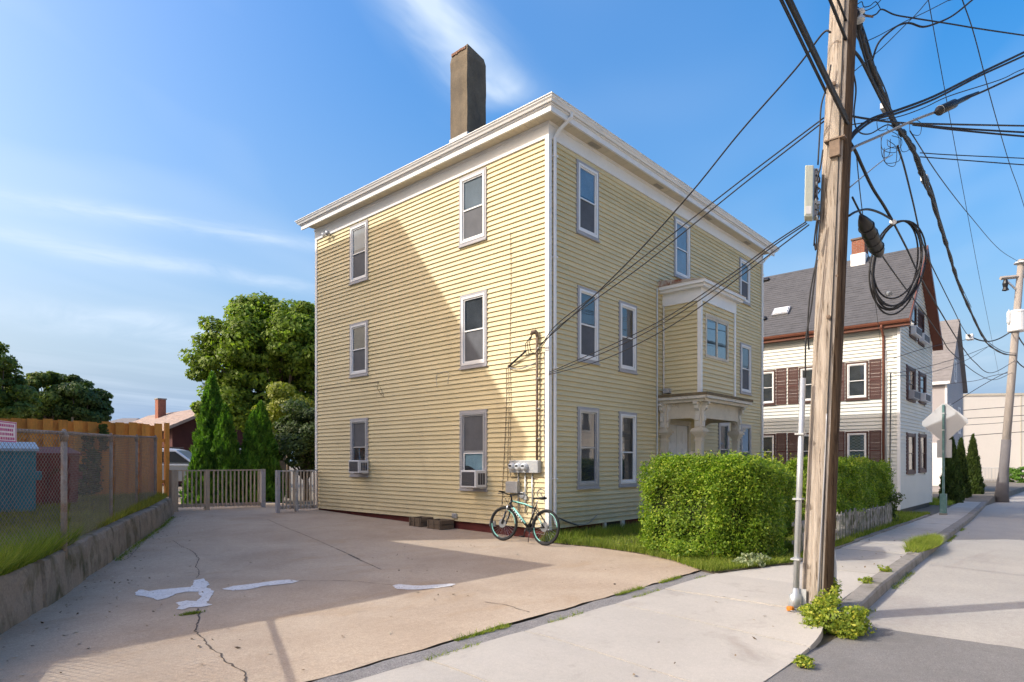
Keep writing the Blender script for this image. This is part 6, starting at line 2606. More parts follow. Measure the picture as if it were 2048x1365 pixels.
def hedge(name, label, x0, x1, yf, yb, zt, zb, n, leaf, m_, stems=14):
    root = thing(name, ((x0 + x1) / 2, (yf(x0) + yb(x0)) / 2, sz((x0 + x1) / 2)), label, 'hedge')
    P, N = hedge_points(n, x0, x1, yf, yb, zt, zb)
    np_mesh('foliage', leaf_quads(P, N + np.array([0, 0, .2]), leaf, .55, .75), 0, m_, root)
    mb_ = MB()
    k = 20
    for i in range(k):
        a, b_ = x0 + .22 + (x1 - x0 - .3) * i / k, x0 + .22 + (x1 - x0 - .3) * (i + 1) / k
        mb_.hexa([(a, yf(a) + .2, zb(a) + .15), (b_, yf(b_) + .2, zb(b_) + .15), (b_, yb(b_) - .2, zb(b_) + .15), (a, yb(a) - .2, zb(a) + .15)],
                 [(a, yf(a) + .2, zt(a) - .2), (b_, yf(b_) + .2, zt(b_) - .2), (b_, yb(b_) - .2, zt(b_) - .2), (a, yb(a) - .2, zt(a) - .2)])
    mb_.build('dark_core', mat('hedge_core_shade', (.02, .03, .008), .9, .4, 6), root)  # dark core, coloured to stand for the shade inside the hollows
    mb_ = MB()
    for i in range(stems):
        x = x0 + .15 + (x1 - x0 - .3) * (i + random.random()) / stems
        for _ in range(3):
            y = yf(x) + .15 + random.random() * (yb(x) - yf(x) - .3)
            mb_.tube([(x, y, sz(x) - .05), (x + random.uniform(-.12, .12), y + random.uniform(-.1, .1), zb(x) + .3)], [.014, .008], 5)
    tag(mb_.build('stems', M['twig'], root), kind='stuff')
    # loose new shoots
    m2 = max(60, int((x1 - x0) * 40))
    xs = rng.uniform(x0, x1, m2)
    Q = []
    for x in xs:
        y = rng.uniform(yf(x) - .02, yb(x))
        h_ = rng.uniform(.05, .20)
        k = int(4 + h_ * 40)
        t = np.linspace(0, 1, k)
        lean = rng.normal(0, .25, 2)
        pts_ = np.stack([x + lean[0] * h_ * t, y + lean[1] * h_ * t, zt(x) - .05 + h_ * t], 1) + rng.normal(0, .012, (k, 3))
        Q.append(pts_)
    Q = np.concatenate(Q)
    np_mesh('new_shoots', leaf_quads(Q, np.tile(np.array([[0, 0, .6]]), (len(Q), 1)), leaf * .9, .5, .9), 0, LM['weed'], root)
    return root


H1 = 2.15
hz_top = lambda x: 1.60 + .03 * math.sin(x * 2.1) - .012 * x
HX0 = -.42
he = lambda x: max(0., 1 - (x - HX0) / 1.0)
hr = lambda x: max(0., (x - 1.2) / .95)
hedge('near_hedge', 'bright clipped privet hedge in front of the yellow house, lit at its rounded near end', HX0, H1,
      lambda x: -4.22 + .55 * he(x) ** 2 + .04 * x + .30 * hr(x) ** 2, lambda x: -1.95 - .45 * he(x) ** 2 - .25 * max(0, x) - .3 * hr(x) ** 2,
      lambda x: hz_top(x) - .22 * he(x) ** 2 - .10 * hr(x) ** 2, lambda x: sz(x) + .06 + .42 * max(0, x - .9), 80000, .050, LM['hedge'])
hedge('far_hedge', 'darker stretch of clipped hedge above the white pickets near the white house', 4.1, 10.5,
      lambda x: inner_y(x) + .32 + .05 * math.sin(x * 1.7), lambda x: inner_y(x) + 1.35,
      lambda x: 1.58 - .012 * (x - 4) + .04 * math.sin(x * 1.9), lambda x: sz(x) + .55, 80000, .055, LM['hedge'], 30)

# white picket fence under the far hedge
M['peelgrey'] = mat('peeling_grey_white_wood', (.33, .31, .28), .85, .3, 6, 40, .15, perobj=.25, col2=(.10, .12, .05), c2lo=.45, c2hi=.65, c2scale=5)
pf = thing('picket_fence', (8, inner_y(8) + .2, sz(8)), 'low peeling white picket fence under the far hedge', 'fence')
x = 1.2
while x < 10.4:
    y = inner_y(x) + .24
    w_ = .030
    h_ = .62 + random.uniform(-.10, .03)
    t_ = random.uniform(-.02, .02)
    MB().prism([(x - w_, y, sz(x) - .02), (x + w_, y, sz(x) - .02), (x + w_ + t_, y, sz(x) + h_ - .06), (x + t_, y, sz(x) + h_), (x - w_ + t_, y, sz(x) + h_ - .06)], (0, .018, 0)).build('picket', M['peelgrey'], pf)
    x += random.choice((.10, .11, .12, .2))
for z in (.2, .5):
    a, b_ = 1.2, 10.4
    MB().hexa([(a, inner_y(a) + .262, sz(a) + z), (b_, inner_y(b_) + .262, sz(b_) + z), (b_, inner_y(b_) + .30, sz(b_) + z), (a, inner_y(a) + .30, sz(a) + z)],
              [(a, inner_y(a) + .262, sz(a) + z + .06), (b_, inner_y(b_) + .262, sz(b_) + z + .06), (b_, inner_y(b_) + .30, sz(b_) + z + .06), (a, inner_y(a) + .30, sz(a) + z + .06)]).build('rail', M['peelwhite'], pf)

# ================================================================= vine at the end of the hedge, weeds, bush at the pole
def spray(name, c, rad, n, leaf, m_, label, cat, stems=10, nclump=18, clump=.12, h0=0., parent=None):
    root = thing(name, (c[0], c[1], c[2]), label, cat) if parent is None else parent
    P, N, cen = blob_points(n, (c[0], c[1], c[2] + rad[2] * .75 + h0), rad, nclump, clump, .35)
    P[:, 2] = np.maximum(P[:, 2], c[2] + .01)
    np_mesh('leaves', leaf_quads(P, N, leaf, .5, .8), 0, m_, root)
    mb_ = MB()
    for k in range(min(stems, len(cen))):
        e_ = cen[k]
        mb_.tube([(c[0] + random.uniform(-.04, .04), c[1] + random.uniform(-.04, .04), c[2] - .02), ((c[0] + e_[0]) / 2, (c[1] + e_[1]) / 2, c[2] + (e_[2] - c[2]) * .6), tuple(e_)], [.006, .004, .002], 4)
    tag(mb_.build('stems', M['twig'], root), kind='stuff')
    return root


q = on_street(1818, 1045)
spray('climbing_vine', (10.7, inner_y(10.7) + .5, sz(10.7)), (.50, .35, .85), 5200, .075, LM['dark'], 'leafy vine arching over the right end of the hedge by the white house', 'vine', 14, 34, .2)
q = on_ground(1666, 1262, -.10)
spray('weed_clump', (q.x, q.y, -.11), (.34, .30, .20), 5200, .042, LM['weed'], 'bushy green and yellow weeds at the foot of the big pole', 'weeds', 22, 46, .085)
q = on_ground(1680, 1222, -.0)
spray('weed_clump', (q.x + .05, q.y + .12, .0), (.12, .12, .16), 500, .045, LM['weed'], 'tall weed rising beside the grey conduit behind the big pole', 'weeds', 10, 12, .07)
q = on_ground(1500, 1133, .0)
spray('weed_clump', (q.x, q.y, .0), (.38, .20, .11), 1100, .055, LM['sage'], 'grey-green sprawling weed beside the pavement at the hedge foot', 'weeds', 18, 30, .07)
q = on_ground(1395, 1115, .03)
spray('weed_clump', (q.x + .15, q.y + .1, .02), (.75, .35, .16), 3800, .05, LM['hedge'], 'low leafy undergrowth at the foot of the near end of the hedge', 'weeds', 20, 50, .12)
for (px, py, s_, lb) in ((1732, 1168, .10, 'small weed tuft growing at the back of the kerb, nearest the pole'), (1770, 1143, .08, 'tiny weed tuft at the kerb a little beyond the first tuft'), (1608, 1306, .07, 'small weed tuft at the corner of the apron')):
    q = on_ground(px, py, 0)
    spray('weed_tuft', (q.x, q.y, q.z - (.10 if py > 1290 else 0)), (s_ * 1.2, s_, s_ * .5), 420, .03, LM['weed'], lb, 'weeds', 8, 12, .035)

# vine leaves on the board fence
root = thing('fence_vine', (-5.2, 11.1, .6), 'dark vine climbing the orange board fence', 'vine')
Q = []
for (px, y0, y1, w_) in ((176, 870, 990, 12), (190, 900, 985, 10), (160, 930, 1000, 16), (205, 850, 900, 7)):
    for _ in range(420):
        u = rng.uniform()
        p = on_y(px + rng.normal(0, w_ * .5), y0 + (y1 - y0) * u, 11.15)
        Q.append((p.x, p.y - rng.uniform(0, .12), max(p.z, .6)))
Q = np.array(Q)
np_mesh('leaves', leaf_quads(Q, np.tile(np.array([[0, -1, .3]]), (len(Q), 1)), .09, .7, .6), 0, LM['dark'], root)
MB().tube([(-5.4, 11.15, .55), (-5.3, 11.14, 1.4), (-5.1, 11.15, 2.2)], .01, 5).build('stems', M['twig'], root)

# ================================================================= grass
def scatter(n, fx):
    pts_ = []
    while len(pts_) < n:
        p = fx()
        if p is not None: pts_.append(p)
    return np.array(pts_)


def lawn_pt():
    y = random.uniform(-4.0, -.02)
    x0 = lawn_x(y) - random.random() ** 3 * .06
    x = x0 + random.random() ** 1.6 * 7.5
    if random.random() < .25:
        x = random.uniform(-1.3, 4.5)
        y = inner_y(x) + .02 + random.random() ** 2 * .8
        if x < lawn_x(max(y, -4.0)): return None
    return (x, y, sz(x) + .022)
tag(grass('lawn_grass', scatter(42000, lawn_pt), .07, .010, LM['grass']), 'short green lawn grass in front of the yellow house', 'grass', kind='stuff')
def lawn_far():
    x = random.uniform(4, 17)
    y = inner_y(x) + .08 + random.random() ** 1.5 * 3.5
    return (x, y, sz(x) + .022)
tag(grass('yard_grass', scatter(16000, lawn_far), .10, .016, LM['grass']), 'grass under the hedge and in the side yard', 'grass', kind='stuff')
def foot_pt():   # long grass along the foundation
    x = random.uniform(-.25, 3.6)
    return (x, -random.random() ** 2 * .5 - .03, sz(x) + .02)
tag(grass('long_grass', scatter(3500, foot_pt), .16, .012, LM['grass']), 'longer grass along the foundation of the yellow house', 'grass', kind='stuff')
def bank_pt():
    y = random.uniform(-3.5, 10.8)
    xw = wall_at(min(y, 9.7))
    x = xw - .16 - random.random() ** 1.7 * 2.6
    return (x, y, wall_top(y) + .02)
tag(grass('bank_grass', scatter(30000, bank_pt), .10, .012, LM['drygrass']), 'thin yellowish grass on the bank behind the chain-link fence', 'grass', kind='stuff')
def bank2_pt():
    y = random.uniform(-1.5, 1.6)
    xw = wall_at(y)
    x = xw - .07 - random.random() ** 1.5 * .55
    return (x, y, wall_top(y) + .0)
tag(grass('tall_grass', scatter(9000, bank2_pt), .20, .012, LM['grass'], lean=.5), 'lush green grass on top of the near end of the retaining wall', 'grass', kind='stuff')
def kerb_pt():
    x = random.uniform(3.2, 7.2)
    k = math.exp(-((x - 5.0) / 1.2) ** 2)
    if random.random() > k: return None
    return (x, curb_y(x) - .05 + random.uniform(-.16, .14) * (.6 + k), sz(x) + .01)
tag(grass('kerb_grass', scatter(5200, kerb_pt), .10, .012, LM['grass'], lean=.7), 'patch of grass growing along the kerb halfway down the street', 'grass', kind='stuff')
def verge_pt():
    x = random.uniform(24, 40)
    return (x, inner_y(x) + .1 + random.random() * 1.6, sz(x) - .01)
tag(grass('verge_grass', scatter(9000, verge_pt), .14, .03, LM['grass']), 'strip of grass beneath the slender evergreens', 'grass', kind='stuff')
def joint_pt():
    r = random.random()
    if r < .45:
        x = random.uniform(-9, -1.6)
        if math.sin(x * 5.3) + math.sin(x * 2.1 + 1) < .5: return None
        return (x, -3.83 + random.uniform(-.02, .03), -.01)
    if r < .6:
        x = random.uniform(-9, -1.6)
        if math.sin(x * 4.1 + 2) < .4: return None
        return (x, -4.06 + random.uniform(-.02, .02), -.01)
    if r < .75:
        y = random.uniform(3, 9)
        return (wall_at(y) + .03 + abs(random.gauss(0, .05)), y, gz(0, y))
    x = random.uniform(-2.5, 14)
    if math.sin(x * 1.7) + math.sin(x * .63 + 2) < .6: return None
    return (x, curb_y(x) - .23 - abs(random.gauss(0, .03)), sz(x) + ROADZ)
tag(grass('crack_weeds', scatter(4200, joint_pt), .035, .009, LM['grass'], lean=.8), 'small weeds growing in the joints of the pavement and along the kerb', 'grass', kind='stuff')
q = on_ground(382, 1227, .01)
tag(grass('moss_tuft', np.array([(q.x + random.gauss(0, .05), q.y + random.gauss(0, .02), gz(q.x, q.y) + .004) for _ in range(300)]), .02, .012, LM['grass'], lean=.9), 'small green tuft in the driveway crack below the white paint', 'grass', kind='stuff')

# leaf litter and scraps
def litter_pt():
    r = random.random()
    if r < .5:
        y = random.uniform(-3.4, 9)
        x = wall_at(y) + .05 + abs(random.gauss(0, .5))
        return (x, y, gz(x, y) + .012)
    if r < .75:
        return (random.uniform(-8, -1.5), random.uniform(-3.6, 2), .012)
    x = random.uniform(-6, 10)
    return (x, random.uniform(-5.9, -4.2), sz(x) + .008 + (ramp_z(x, -5.2) - sz(x)))
P_ = scatter(420, litter_pt)
tag(np_mesh('leaf_litter', leaf_quads(P_, np.tile(np.array([[0, 0, 1.]]), (len(P_), 1)), .045, .5, .25), 0, leaf_mat('dead_leaves', (.05, .03, .015), (.22, .15, .08), .1, third=(.5, .48, .42))), 'scattered dead leaves and scraps on the drive and pavement', 'leaves', kind='stuff')
# ================================================================= utility pole in the foreground
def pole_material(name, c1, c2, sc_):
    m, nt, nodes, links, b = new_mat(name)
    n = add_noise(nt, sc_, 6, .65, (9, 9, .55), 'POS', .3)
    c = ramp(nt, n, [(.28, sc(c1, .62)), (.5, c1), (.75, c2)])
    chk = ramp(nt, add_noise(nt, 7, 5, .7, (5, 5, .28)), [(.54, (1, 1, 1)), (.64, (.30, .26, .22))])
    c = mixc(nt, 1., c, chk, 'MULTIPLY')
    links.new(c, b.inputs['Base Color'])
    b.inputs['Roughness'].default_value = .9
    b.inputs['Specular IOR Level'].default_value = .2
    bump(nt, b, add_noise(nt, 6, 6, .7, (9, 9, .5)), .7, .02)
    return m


M['pole_pale'] = pole_material('pale_pole_wood', (.37, .315, .26), (.52, .455, .39), 3)
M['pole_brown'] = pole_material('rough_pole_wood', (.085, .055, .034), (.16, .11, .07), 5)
PB = on_ground(1633, 1215, 0)
PDEP = 6.74
PTOP = at_depth(1688, 0, PDEP)
pax = (PTOP - PB).normalized()
pole = thing('utility_pole', (PB.x, PB.y, 0), 'big weathered wooden utility pole at the kerb in the foreground, draped with cables', 'utility pole')
leftv = Vector((-UR[0], -UL[0], 0))
mb = MB()
NZ, NA = 70, 28
for i in range(NZ + 1):
    t = i / NZ
    z = -.4 + 11.2 * t
    c = PB + pax * (z / pax.z)
    r = .151 - .0030 * z
    for k in range(NA):
        a = 2 * math.pi * k / NA
        d = Vector((math.cos(a), math.sin(a), 0))
        rr = r * (1 + .018 * math.sin(a * 3 + z * .7) + .012 * math.sin(a * 7 + z * 1.3) + random.uniform(-.004, .004))
        mb.v.append(tuple(c + d * rr))
pale = []  # material per face: pale on the left half, brown on the right
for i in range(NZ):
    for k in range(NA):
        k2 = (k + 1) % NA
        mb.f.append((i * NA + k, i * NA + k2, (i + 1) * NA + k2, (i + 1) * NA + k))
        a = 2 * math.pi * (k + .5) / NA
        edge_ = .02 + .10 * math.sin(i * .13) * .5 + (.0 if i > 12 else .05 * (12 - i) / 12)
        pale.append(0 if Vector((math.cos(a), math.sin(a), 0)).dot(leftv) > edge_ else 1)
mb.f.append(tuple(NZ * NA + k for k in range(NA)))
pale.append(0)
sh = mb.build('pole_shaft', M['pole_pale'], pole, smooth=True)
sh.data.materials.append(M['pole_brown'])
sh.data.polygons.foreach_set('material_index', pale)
camv = Vector((CAM.x - PB.x, CAM.y - PB.y, 0)).normalized()


def on_pole(z, u, off=0.):
    """point on the pole's surface at height z; u is -1 (left edge) .. 1 (right edge) as seen from the camera"""
    c = PB + pax * (z / pax.z)
    r = .151 - .0030 * z + off
    a = math.asin(max(-1, min(1, u)))
    return c + (-leftv * math.sin(a) + camv * math.cos(a)) * r


def zpx(py):
    return EYE + (HYP - py) * PDEP / FPX


def pole_run(name, us, r, m_, zs, off=.012, parent=None, n=6, flat=1.):
    P = [on_pole(z, u, off) for z, u in zip(zs, us)]
    return MB().tube(smooth_path(P, 5), r, n, flat=flat).build(name, m_, parent or pole, smooth=True)


pole_run('ground_wire', [.15, .22, .05, .15, .12, .18, .25], .006, M['wire_black'], [10, 8, 6, 4.2, 2.6, 1.2, .1])
pole_run('wire_moulding', [.10, .12, .08, .05], .013, M['alu'], [zpx(830), 1.6, .8, .12], .006, flat=.6)
# bolts and hardware
for (py, u) in ((640, -.1), (560, .35), (95, .3), (250, .6), (180, -.55)):
    MB().lathe(on_pole(zpx(py), u, -.01), camv, [(0, .022), (.03, .022), (.035, .0)], 8).build('bolt', M['rustmetal'], pole)
p = on_pole(zpx(305), -.15, .0)
MB().box(p.x - .04, p.x + .02, p.y - .05, p.y + .05, p.z - .11, p.z + .06).build('number_plate', M['rustmetal'], pole)
MB().box(p.x - .05, p.x + .03, p.y - .10, p.y + .10, p.z + .061, p.z + .075).build('plate_hood', M['rustmetal'], pole)
# U-guard riser on the left with its flared base cover
P0, P1 = at_depth(1592, 1182, PDEP - .05), at_depth(1606, 757, PDEP - .05)
g1 = MB().tube([P0, P1], [.034, .032], 10, flat=.9).build('riser_guard', M['galv'], pole, smooth=True)
for py in (870, 1000, 1120):
    t = (1182 - py) / (1182 - 757)
    c = P0.lerp(P1, t)
    MB().box(c.x - .05, c.x + .05, c.y - .04, c.y + .05, c.z, c.z + .018).build('riser_strap', M['galv'], g1)
pb_ = at_depth(1591, 1222, PDEP - .05)
pt_ = at_depth(1592, 1176, PDEP - .05)
MB().tube([Vector((pb_.x, pb_.y, .0)), Vector((pb_.x, pb_.y, .14)), pt_ - Vector((0, 0, .06)), pt_], [.085, .078, .05, .038], 12, flat=.8).build('base_cover', M['galv'], pole, smooth=True)
q0 = at_depth(1603, 1224, PDEP - .06); q1 = at_depth(1603, 1178, PDEP - .06)
MB().hexa([q0 + Vector((-.01, -.05, 0)), q0 + Vector((.0, -.05, 0)), q0 + Vector((.0, .05, 0)), q0 + Vector((-.01, .05, 0))],
          [q1 + Vector((-.01, -.05, 0)), q1 + Vector((.0, -.05, 0)), q1 + Vector((.0, .05, 0)), q1 + Vector((-.01, .05, 0))]).build('cover_flange', M['galv'], pole)
# grey pipe on the right side
pts_ = [(1699, 330), (1694, 460), (1690, 560), (1683, 700), (1676, 840), (1669, 960), (1666, 1040)]
tub('riser_cable', smooth_path([at_depth(x, y, PDEP + .06) for x, y in pts_], 5), .011, M['galv'], pole)
pts_ = [(1665, 1055), (1664, 1095), (1667, 1120), (1668, 1150), (1668, 1195), (1667, 1212)]
MB().tube(smooth_path([at_depth(x, y, PDEP + .08) for x, y in pts_], 4), .028, 10).build('plastic_pipe', mat('grey_plastic_pipe', (.50, .52, .54), .5, .1, 6), pole, smooth=True)
# orange cap lying at the base
q = on_ground(1581, 1223, .0)
oc = thing('orange_cap', (q.x, q.y, q.z), 'small orange plastic piece at the foot of the metal riser', 'plastic cap')
MB().lathe((q.x, q.y, .005), (.2, .1, 1), [(0, .035), (.03, .04), (.045, .03), (.05, .0)], 10).build('cap', mat('orange_plastic', (.55, .18, .02), .5), oc)
MB().torus((q.x + .03, q.y - .03, .012), (0, 0, 1), .06, .006, 18, 6).build('wire_ring', M['wire_grey'], oc)
# terminal cabinet on the left of the pole
c0, c1 = at_depth(1614, 338, PDEP), at_depth(1621, 440, PDEP)
cab_ = thing('terminal_cabinet', tuple(at_depth(1622, 440, PDEP)), 'tall narrow pale green cabinet fixed to the left of the big pole', 'cabinet')
ax_ = (at_depth(1622, 338, PDEP) - at_depth(1620, 440, PDEP))
bc = at_depth(1621, 440, PDEP)
rv_ = -leftv
fv_ = camv
def cb(mb_, r0, r1, f0, f1, t0, t1):
    lo = [bc + rv_ * a + fv_ * b + ax_ * t0 for a, b in ((r0, f0), (r1, f0), (r1, f1), (r0, f1))]
    hi = [bc + rv_ * a + fv_ * b + ax_ * t1 for a, b in ((r0, f0), (r1, f0), (r1, f1), (r0, f1))]
    return mb_.hexa(lo, hi)
cb(MB(), -.065, .025, -.06, .10, 0, 1).build('cabinet_body', mat('pale_green_enamel', (.56, .58, .48), .45, .06, 4), cab_, bevel=.01)
cb(MB(), .028, .075, -.06, .05, .02, .97).build('cabinet_back', M['alu'], cab_)
cb(MB(), -.05, .01, .101, .106, .05, .2).build('cabinet_label', M['white'], cab_)
for k in range(9):
    t = (k + .5) / 9
    s0 = bc + rv_ * .05 + fv_ * .06 + ax_ * t
    tub('jumper_cable', smooth_path([s0, s0 + rv_ * random.uniform(.0, .05) + fv_ * .04 - ax_ * .08, s0 + rv_ * .03 - ax_ * random.uniform(.12, .25)], 4), .007, M['wire_black'] if k % 3 else M['wire_grey'], cab_, 5)
cb(MB(), .04, .10, -.03, .02, .3, .36).build('bracket', M['galv'], cab_)
cb(MB(), .04, .10, -.03, .02, .75, .81).build('bracket', M['galv'], cab_)

# ================================================================= far utility pole
FPB = on_street(2003, 1000)
fdep = (FPB - CAM).x * UR[1] + (FPB - CAM).y * UL[1]
FPT = at_depth(2043, 520, fdep)
fpole = thing('utility_pole', (FPB.x, FPB.y, FPB.z), 'leaning utility pole with a white transformer farther down the street', 'utility pole')
fax = (FPT - FPB)
def fpt(py): 
    t = (1000 - py) / 480.
    return FPB + fax * t
MB().tube([FPB - fax * .02, FPB + fax * .5, FPT], [.20, .18, .15], 14).build('pole_shaft', mat('grey_pole_wood', (.30, .265, .235), .9, .2, 4, 30, .15, bmp=.4, stretch=(3, 3, .3)), fpole, smooth=True)
MB().tube([FPB - fax * .02, FPB + fax * .06, FPB + fax * .12, FPB + fax * .25], [.36, .27, .22, .21], 14).build('base_sleeve', mat('dark_sleeve', (.15, .14, .14), .8), fpole, smooth=True)
ca, cb_ = at_depth(2001, 557, fdep), at_depth(2085, 549, fdep)
MB().tube([ca, cb_], .10, 4).build('crossarm', mat('crossarm_wood', (.36, .32, .28), .85), fpole)
tub('brace', [at_depth(2012, 560, fdep), fpt(585)], .05, M['galv'], fpole)
MB().lathe(at_depth(2044, 527, fdep), (0, 0, 1), [(-.1, .06), (0, .35), (.06, .34), (.1, .1), (.2, .0)], 12).build('insulator', M['galv'], fpole)
MB().lathe(at_depth(2011, 560, fdep), (0, 0, -1), [(0, .08), (.2, .14), (.4, .1), (.55, .16), (.6, .0)], 10).build('fuse_cutout', M['black'], fpole)
tc_ = at_depth(2034, 664, fdep)
MB().lathe(tc_, (0, 0, 1), [(0, .36), (.05, .4), (.95, .4), (1.0, .42), (1.06, .42), (1.14, .2), (1.18, .0)], 20).build('transformer', M['white'], fpole, smooth=False)
MB().lathe(at_depth(2018, 645, fdep), (0, 0, 1), [(-.1, .05), (.0, .1), (.5, .1), (.6, .04), (.7, .0)], 10).build('arrester', M['meter_glass'], fpole)

# pole behind the viewer that carries the cables onwards
bp = thing('utility_pole', (-36, -7.2, 0), 'wooden utility pole behind the viewer', 'utility pole')
MB().tube([(-36, -7.2, -.3), (-36, -7.2, 10.5)], [.18, .13], 12).build('pole_shaft', M['pole_brown'], bp, smooth=True)
MB().box(-36.05, -35.95, -8.2, -6.2, 9.6, 9.72).build('crossarm', M['oldwood'], bp)

xp = thing('utility_pole', (5.5, -14.9, -.2), 'wooden utility pole on the far side of the street', 'utility pole')
MB().tube([(5.5, -14.9, -.5), (5.5, -14.9, 10.5)], [.17, .12], 12).build('pole_shaft', M['pole_brown'], xp, smooth=True)
MB().box(5.44, 5.56, -15.8, -14.0, 9.6, 9.72).build('crossarm', M['oldwood'], xp)

# ================================================================= overhead cables
CG = 'overhead cables'


def cable(label, pts_, r, m_=None, n=6, group=CG):
    o = MB().tube(pts_, r, n).build('overhead_cable', m_ or M['wire_black'], None, smooth=True)
    return tag(o, label, 'cable', group)


def cab(label, pix, d0, d1, r, m_=None, wob=0., to=None, frm=None):
    """a cable seen along these pixels, running straight from distance d0 to d1 (1/distance is linear along the picture)"""
    L_ = [0.]
    for a, b in zip(pix[:-1], pix[1:]):
        L_.append(L_[-1] + math.hypot(b[0] - a[0], b[1] - a[1]))
    P = []
    for (x, y), l in zip(pix, L_):
        k = l / L_[-1]
        P.append(at_depth(x, y, 1 / (1 / d0 + (1 / d1 - 1 / d0) * k)))
    Q = smooth_path(P, 6)
    if to: Q = Q + [Q[-1].lerp(Vector(to), k / 6) for k in range(1, 7)]
    if frm: Q = [Vector(frm).lerp(Q[0], k / 6) for k in range(6)] + Q
    rr = r
    if wob:
        rr = [r * (1 + wob * math.sin(i * 1.9) * random.random()) for i in range(len(Q))]
    return cable(label, Q, rr, m_)


def sag(p, q, s_, n=16):
    p, q = Vector(p), Vector(q)
    return [p.lerp(q, i / n) - Vector((0, 0, s_ * 4 * (i / n) * (1 - i / n))) for i in range(n + 1)]


# towards the pole behind the viewer
a = at_depth(1696, 250, PDEP - .1)
cable('thick black cable from the pole to the upper left, lower of the pair', sag(a, (-36, -7.6, 7.7), .1), .020)
cable('thick black cable from the pole to the upper left, upper of the pair', sag(a + Vector((0, 0, .05)), (-36, -7.55, 7.85), .1), .016)
a = at_depth(1652, 181, PDEP - .1)
cable('thin cable from the left side of the pole to the upper left, upper one', sag(a, (-36, -7.3, 8.6), .05), .009)
cable('thin cable from the left side of the pole to the upper left, lower one', sag(a - Vector((0, 0, .03)), (-36, -7.3, 8.45), .05), .009)
a = at_depth(1697, 92, PDEP - .05)
cable('black cable dropping from the top of the picture onto the pole, left one', sag(a, (-36, -6.9, 10.0), -.1), .016)
cable('black cable dropping from the top of the picture onto the pole, right one', sag(a + Vector((0, 0, .2)), (-36, -6.8, 10.6), -.1), .012)
# service drops to the yellow house
cab('single service cable sweeping from high on the pole down to the house corner', [(1662, 65), (1645, 68), (1590, 140), (1480, 265), (1383, 385), (1280, 500), (1190, 590), (1130, 645), (1080, 690)], 6.6, 12.5, .010)
cab('upper of two parallel wires from the pole to the house corner', [(1648, 236), (1580, 287), (1480, 363), (1380, 441), (1280, 520), (1190, 590), (1113, 650), (1082, 692)], 6.65, 12.5, .008)
cab('lower of two parallel wires from the pole to the house corner', [(1648, 243), (1580, 296), (1480, 374), (1380, 455), (1280, 535), (1190, 600), (1113, 657), (1082, 696)], 6.65, 12.5, .008)
cab('topmost of the three wires from the cabinet to the house corner', [(1612, 444), (1545, 488), (1478, 538), (1367, 614), (1285, 661), (1195, 703), (1098, 745)], 6.7, 12.45, .007)
cab('middle one of the three wires from the cabinet to the house corner', [(1614, 447), (1546, 493), (1481, 543), (1370, 620), (1287, 668), (1197, 710), (1098, 748)], 6.7, 12.45, .007)
cab('lowest of the three wires from the cabinet to the house corner', [(1618, 450), (1552, 500), (1488, 548), (1380, 628), (1292, 680), (1200, 722), (1098, 750)], 6.7, 12.45, .007)
# main lashed bundle down the street
main = [(1712, 26), (1719, 62), (1730, 100), (1747, 145), (1768, 195), (1790, 248), (1812, 275), (1829, 305), (1846, 352), (1861, 388), (1880, 450), (1898, 505), (1915, 560), (1940, 620), (1965, 672), (1980, 692), (2008, 708), (2032, 711)]
cab('thick lashed cable bundle running down the street to the far pole', main, 6.8, fdep, .036, None, .6)
cab('cable lying against the thick lashed bundle down the street', [(x + 9 * math.sin(i * .9) * (1 - i / 18), y - 4) for i, (x, y) in enumerate(main)], 6.8, fdep, .014)
cab('second strand of cable beside the main bundle near the pole', [(1697, 90), (1722, 120), (1745, 165), (1768, 210), (1795, 255), (1822, 292), (1843, 335), (1850, 372), (1868, 395)], 6.8, 11, .018)
cab('cable strand joining the bundle below the pole top', [(1716, 62), (1728, 110), (1745, 160), (1775, 212), (1800, 262), (1834, 320), (1858, 362)], 6.9, 11, .013)
for k, w_ in enumerate(('left side', 'right side', 'underside')):
    off_ = (-9, 9, 3)[k]
    cab('thin strand wound along the ' + w_ + ' of the thick bundle', [(x + off_ * math.sin(i * 1.3 + k) * (1 - i / 20), y + (k - 1) * 5) for i, (x, y) in enumerate(main[:14])], 6.85, 24, .009)
cab('slack black cable hanging between the pole and the bundle', [(1700, 120), (1712, 175), (1708, 230), (1716, 262), (1740, 268), (1775, 250), (1795, 262)], 6.8, 9, .009)
cab('grey drop wire leaving the pole under the cables', [(1700, 375), (1730, 350), (1765, 322), (1785, 310)], 6.8, 9, .007, M['wire_grey'])
# high conductors
cab('thin high conductor crossing the right sky, left one', [(1857, 0), (1875, 100), (1897, 220), (1930, 400), (1960, 560), (1978, 650), (1998, 750)], 9, 42, .006, frm=tuple(PB + pax * (10.3 / pax.z)))
cab('thin high conductor crossing the right sky, right one', [(1925, 0), (1950, 75), (1985, 210), (2020, 330), (2048, 412), (2090, 560)], 9, 30, .008, frm=tuple(PB + pax * (10.2 / pax.z)))
cab('thin wire from the bundle up to the top of the far pole', [(1820, 262), (1880, 355), (1940, 432), (2000, 500), (2043, 527)], 10, fdep, .010)
cab('black cable from the bundle to the splice box in mid-air', [(1795, 292), (1808, 332), (1825, 400), (1850, 500), (1885, 575), (1905, 615), (1925, 655), (1938, 674)], 9, 29, .014)
cab('short cable from the splice box to the far pole', [(1944, 675), (1960, 681), (1980, 683), (2000, 677), (2022, 664)], 29, fdep, .03)
cab('cable hanging in a long curve from the closure to the far pole', [(1705, 395), (1735, 455), (1762, 508), (1814, 581), (1847, 624), (1884, 677), (1904, 706), (1955, 748), (1990, 760), (2024, 746)], 6.8, fdep, .011)
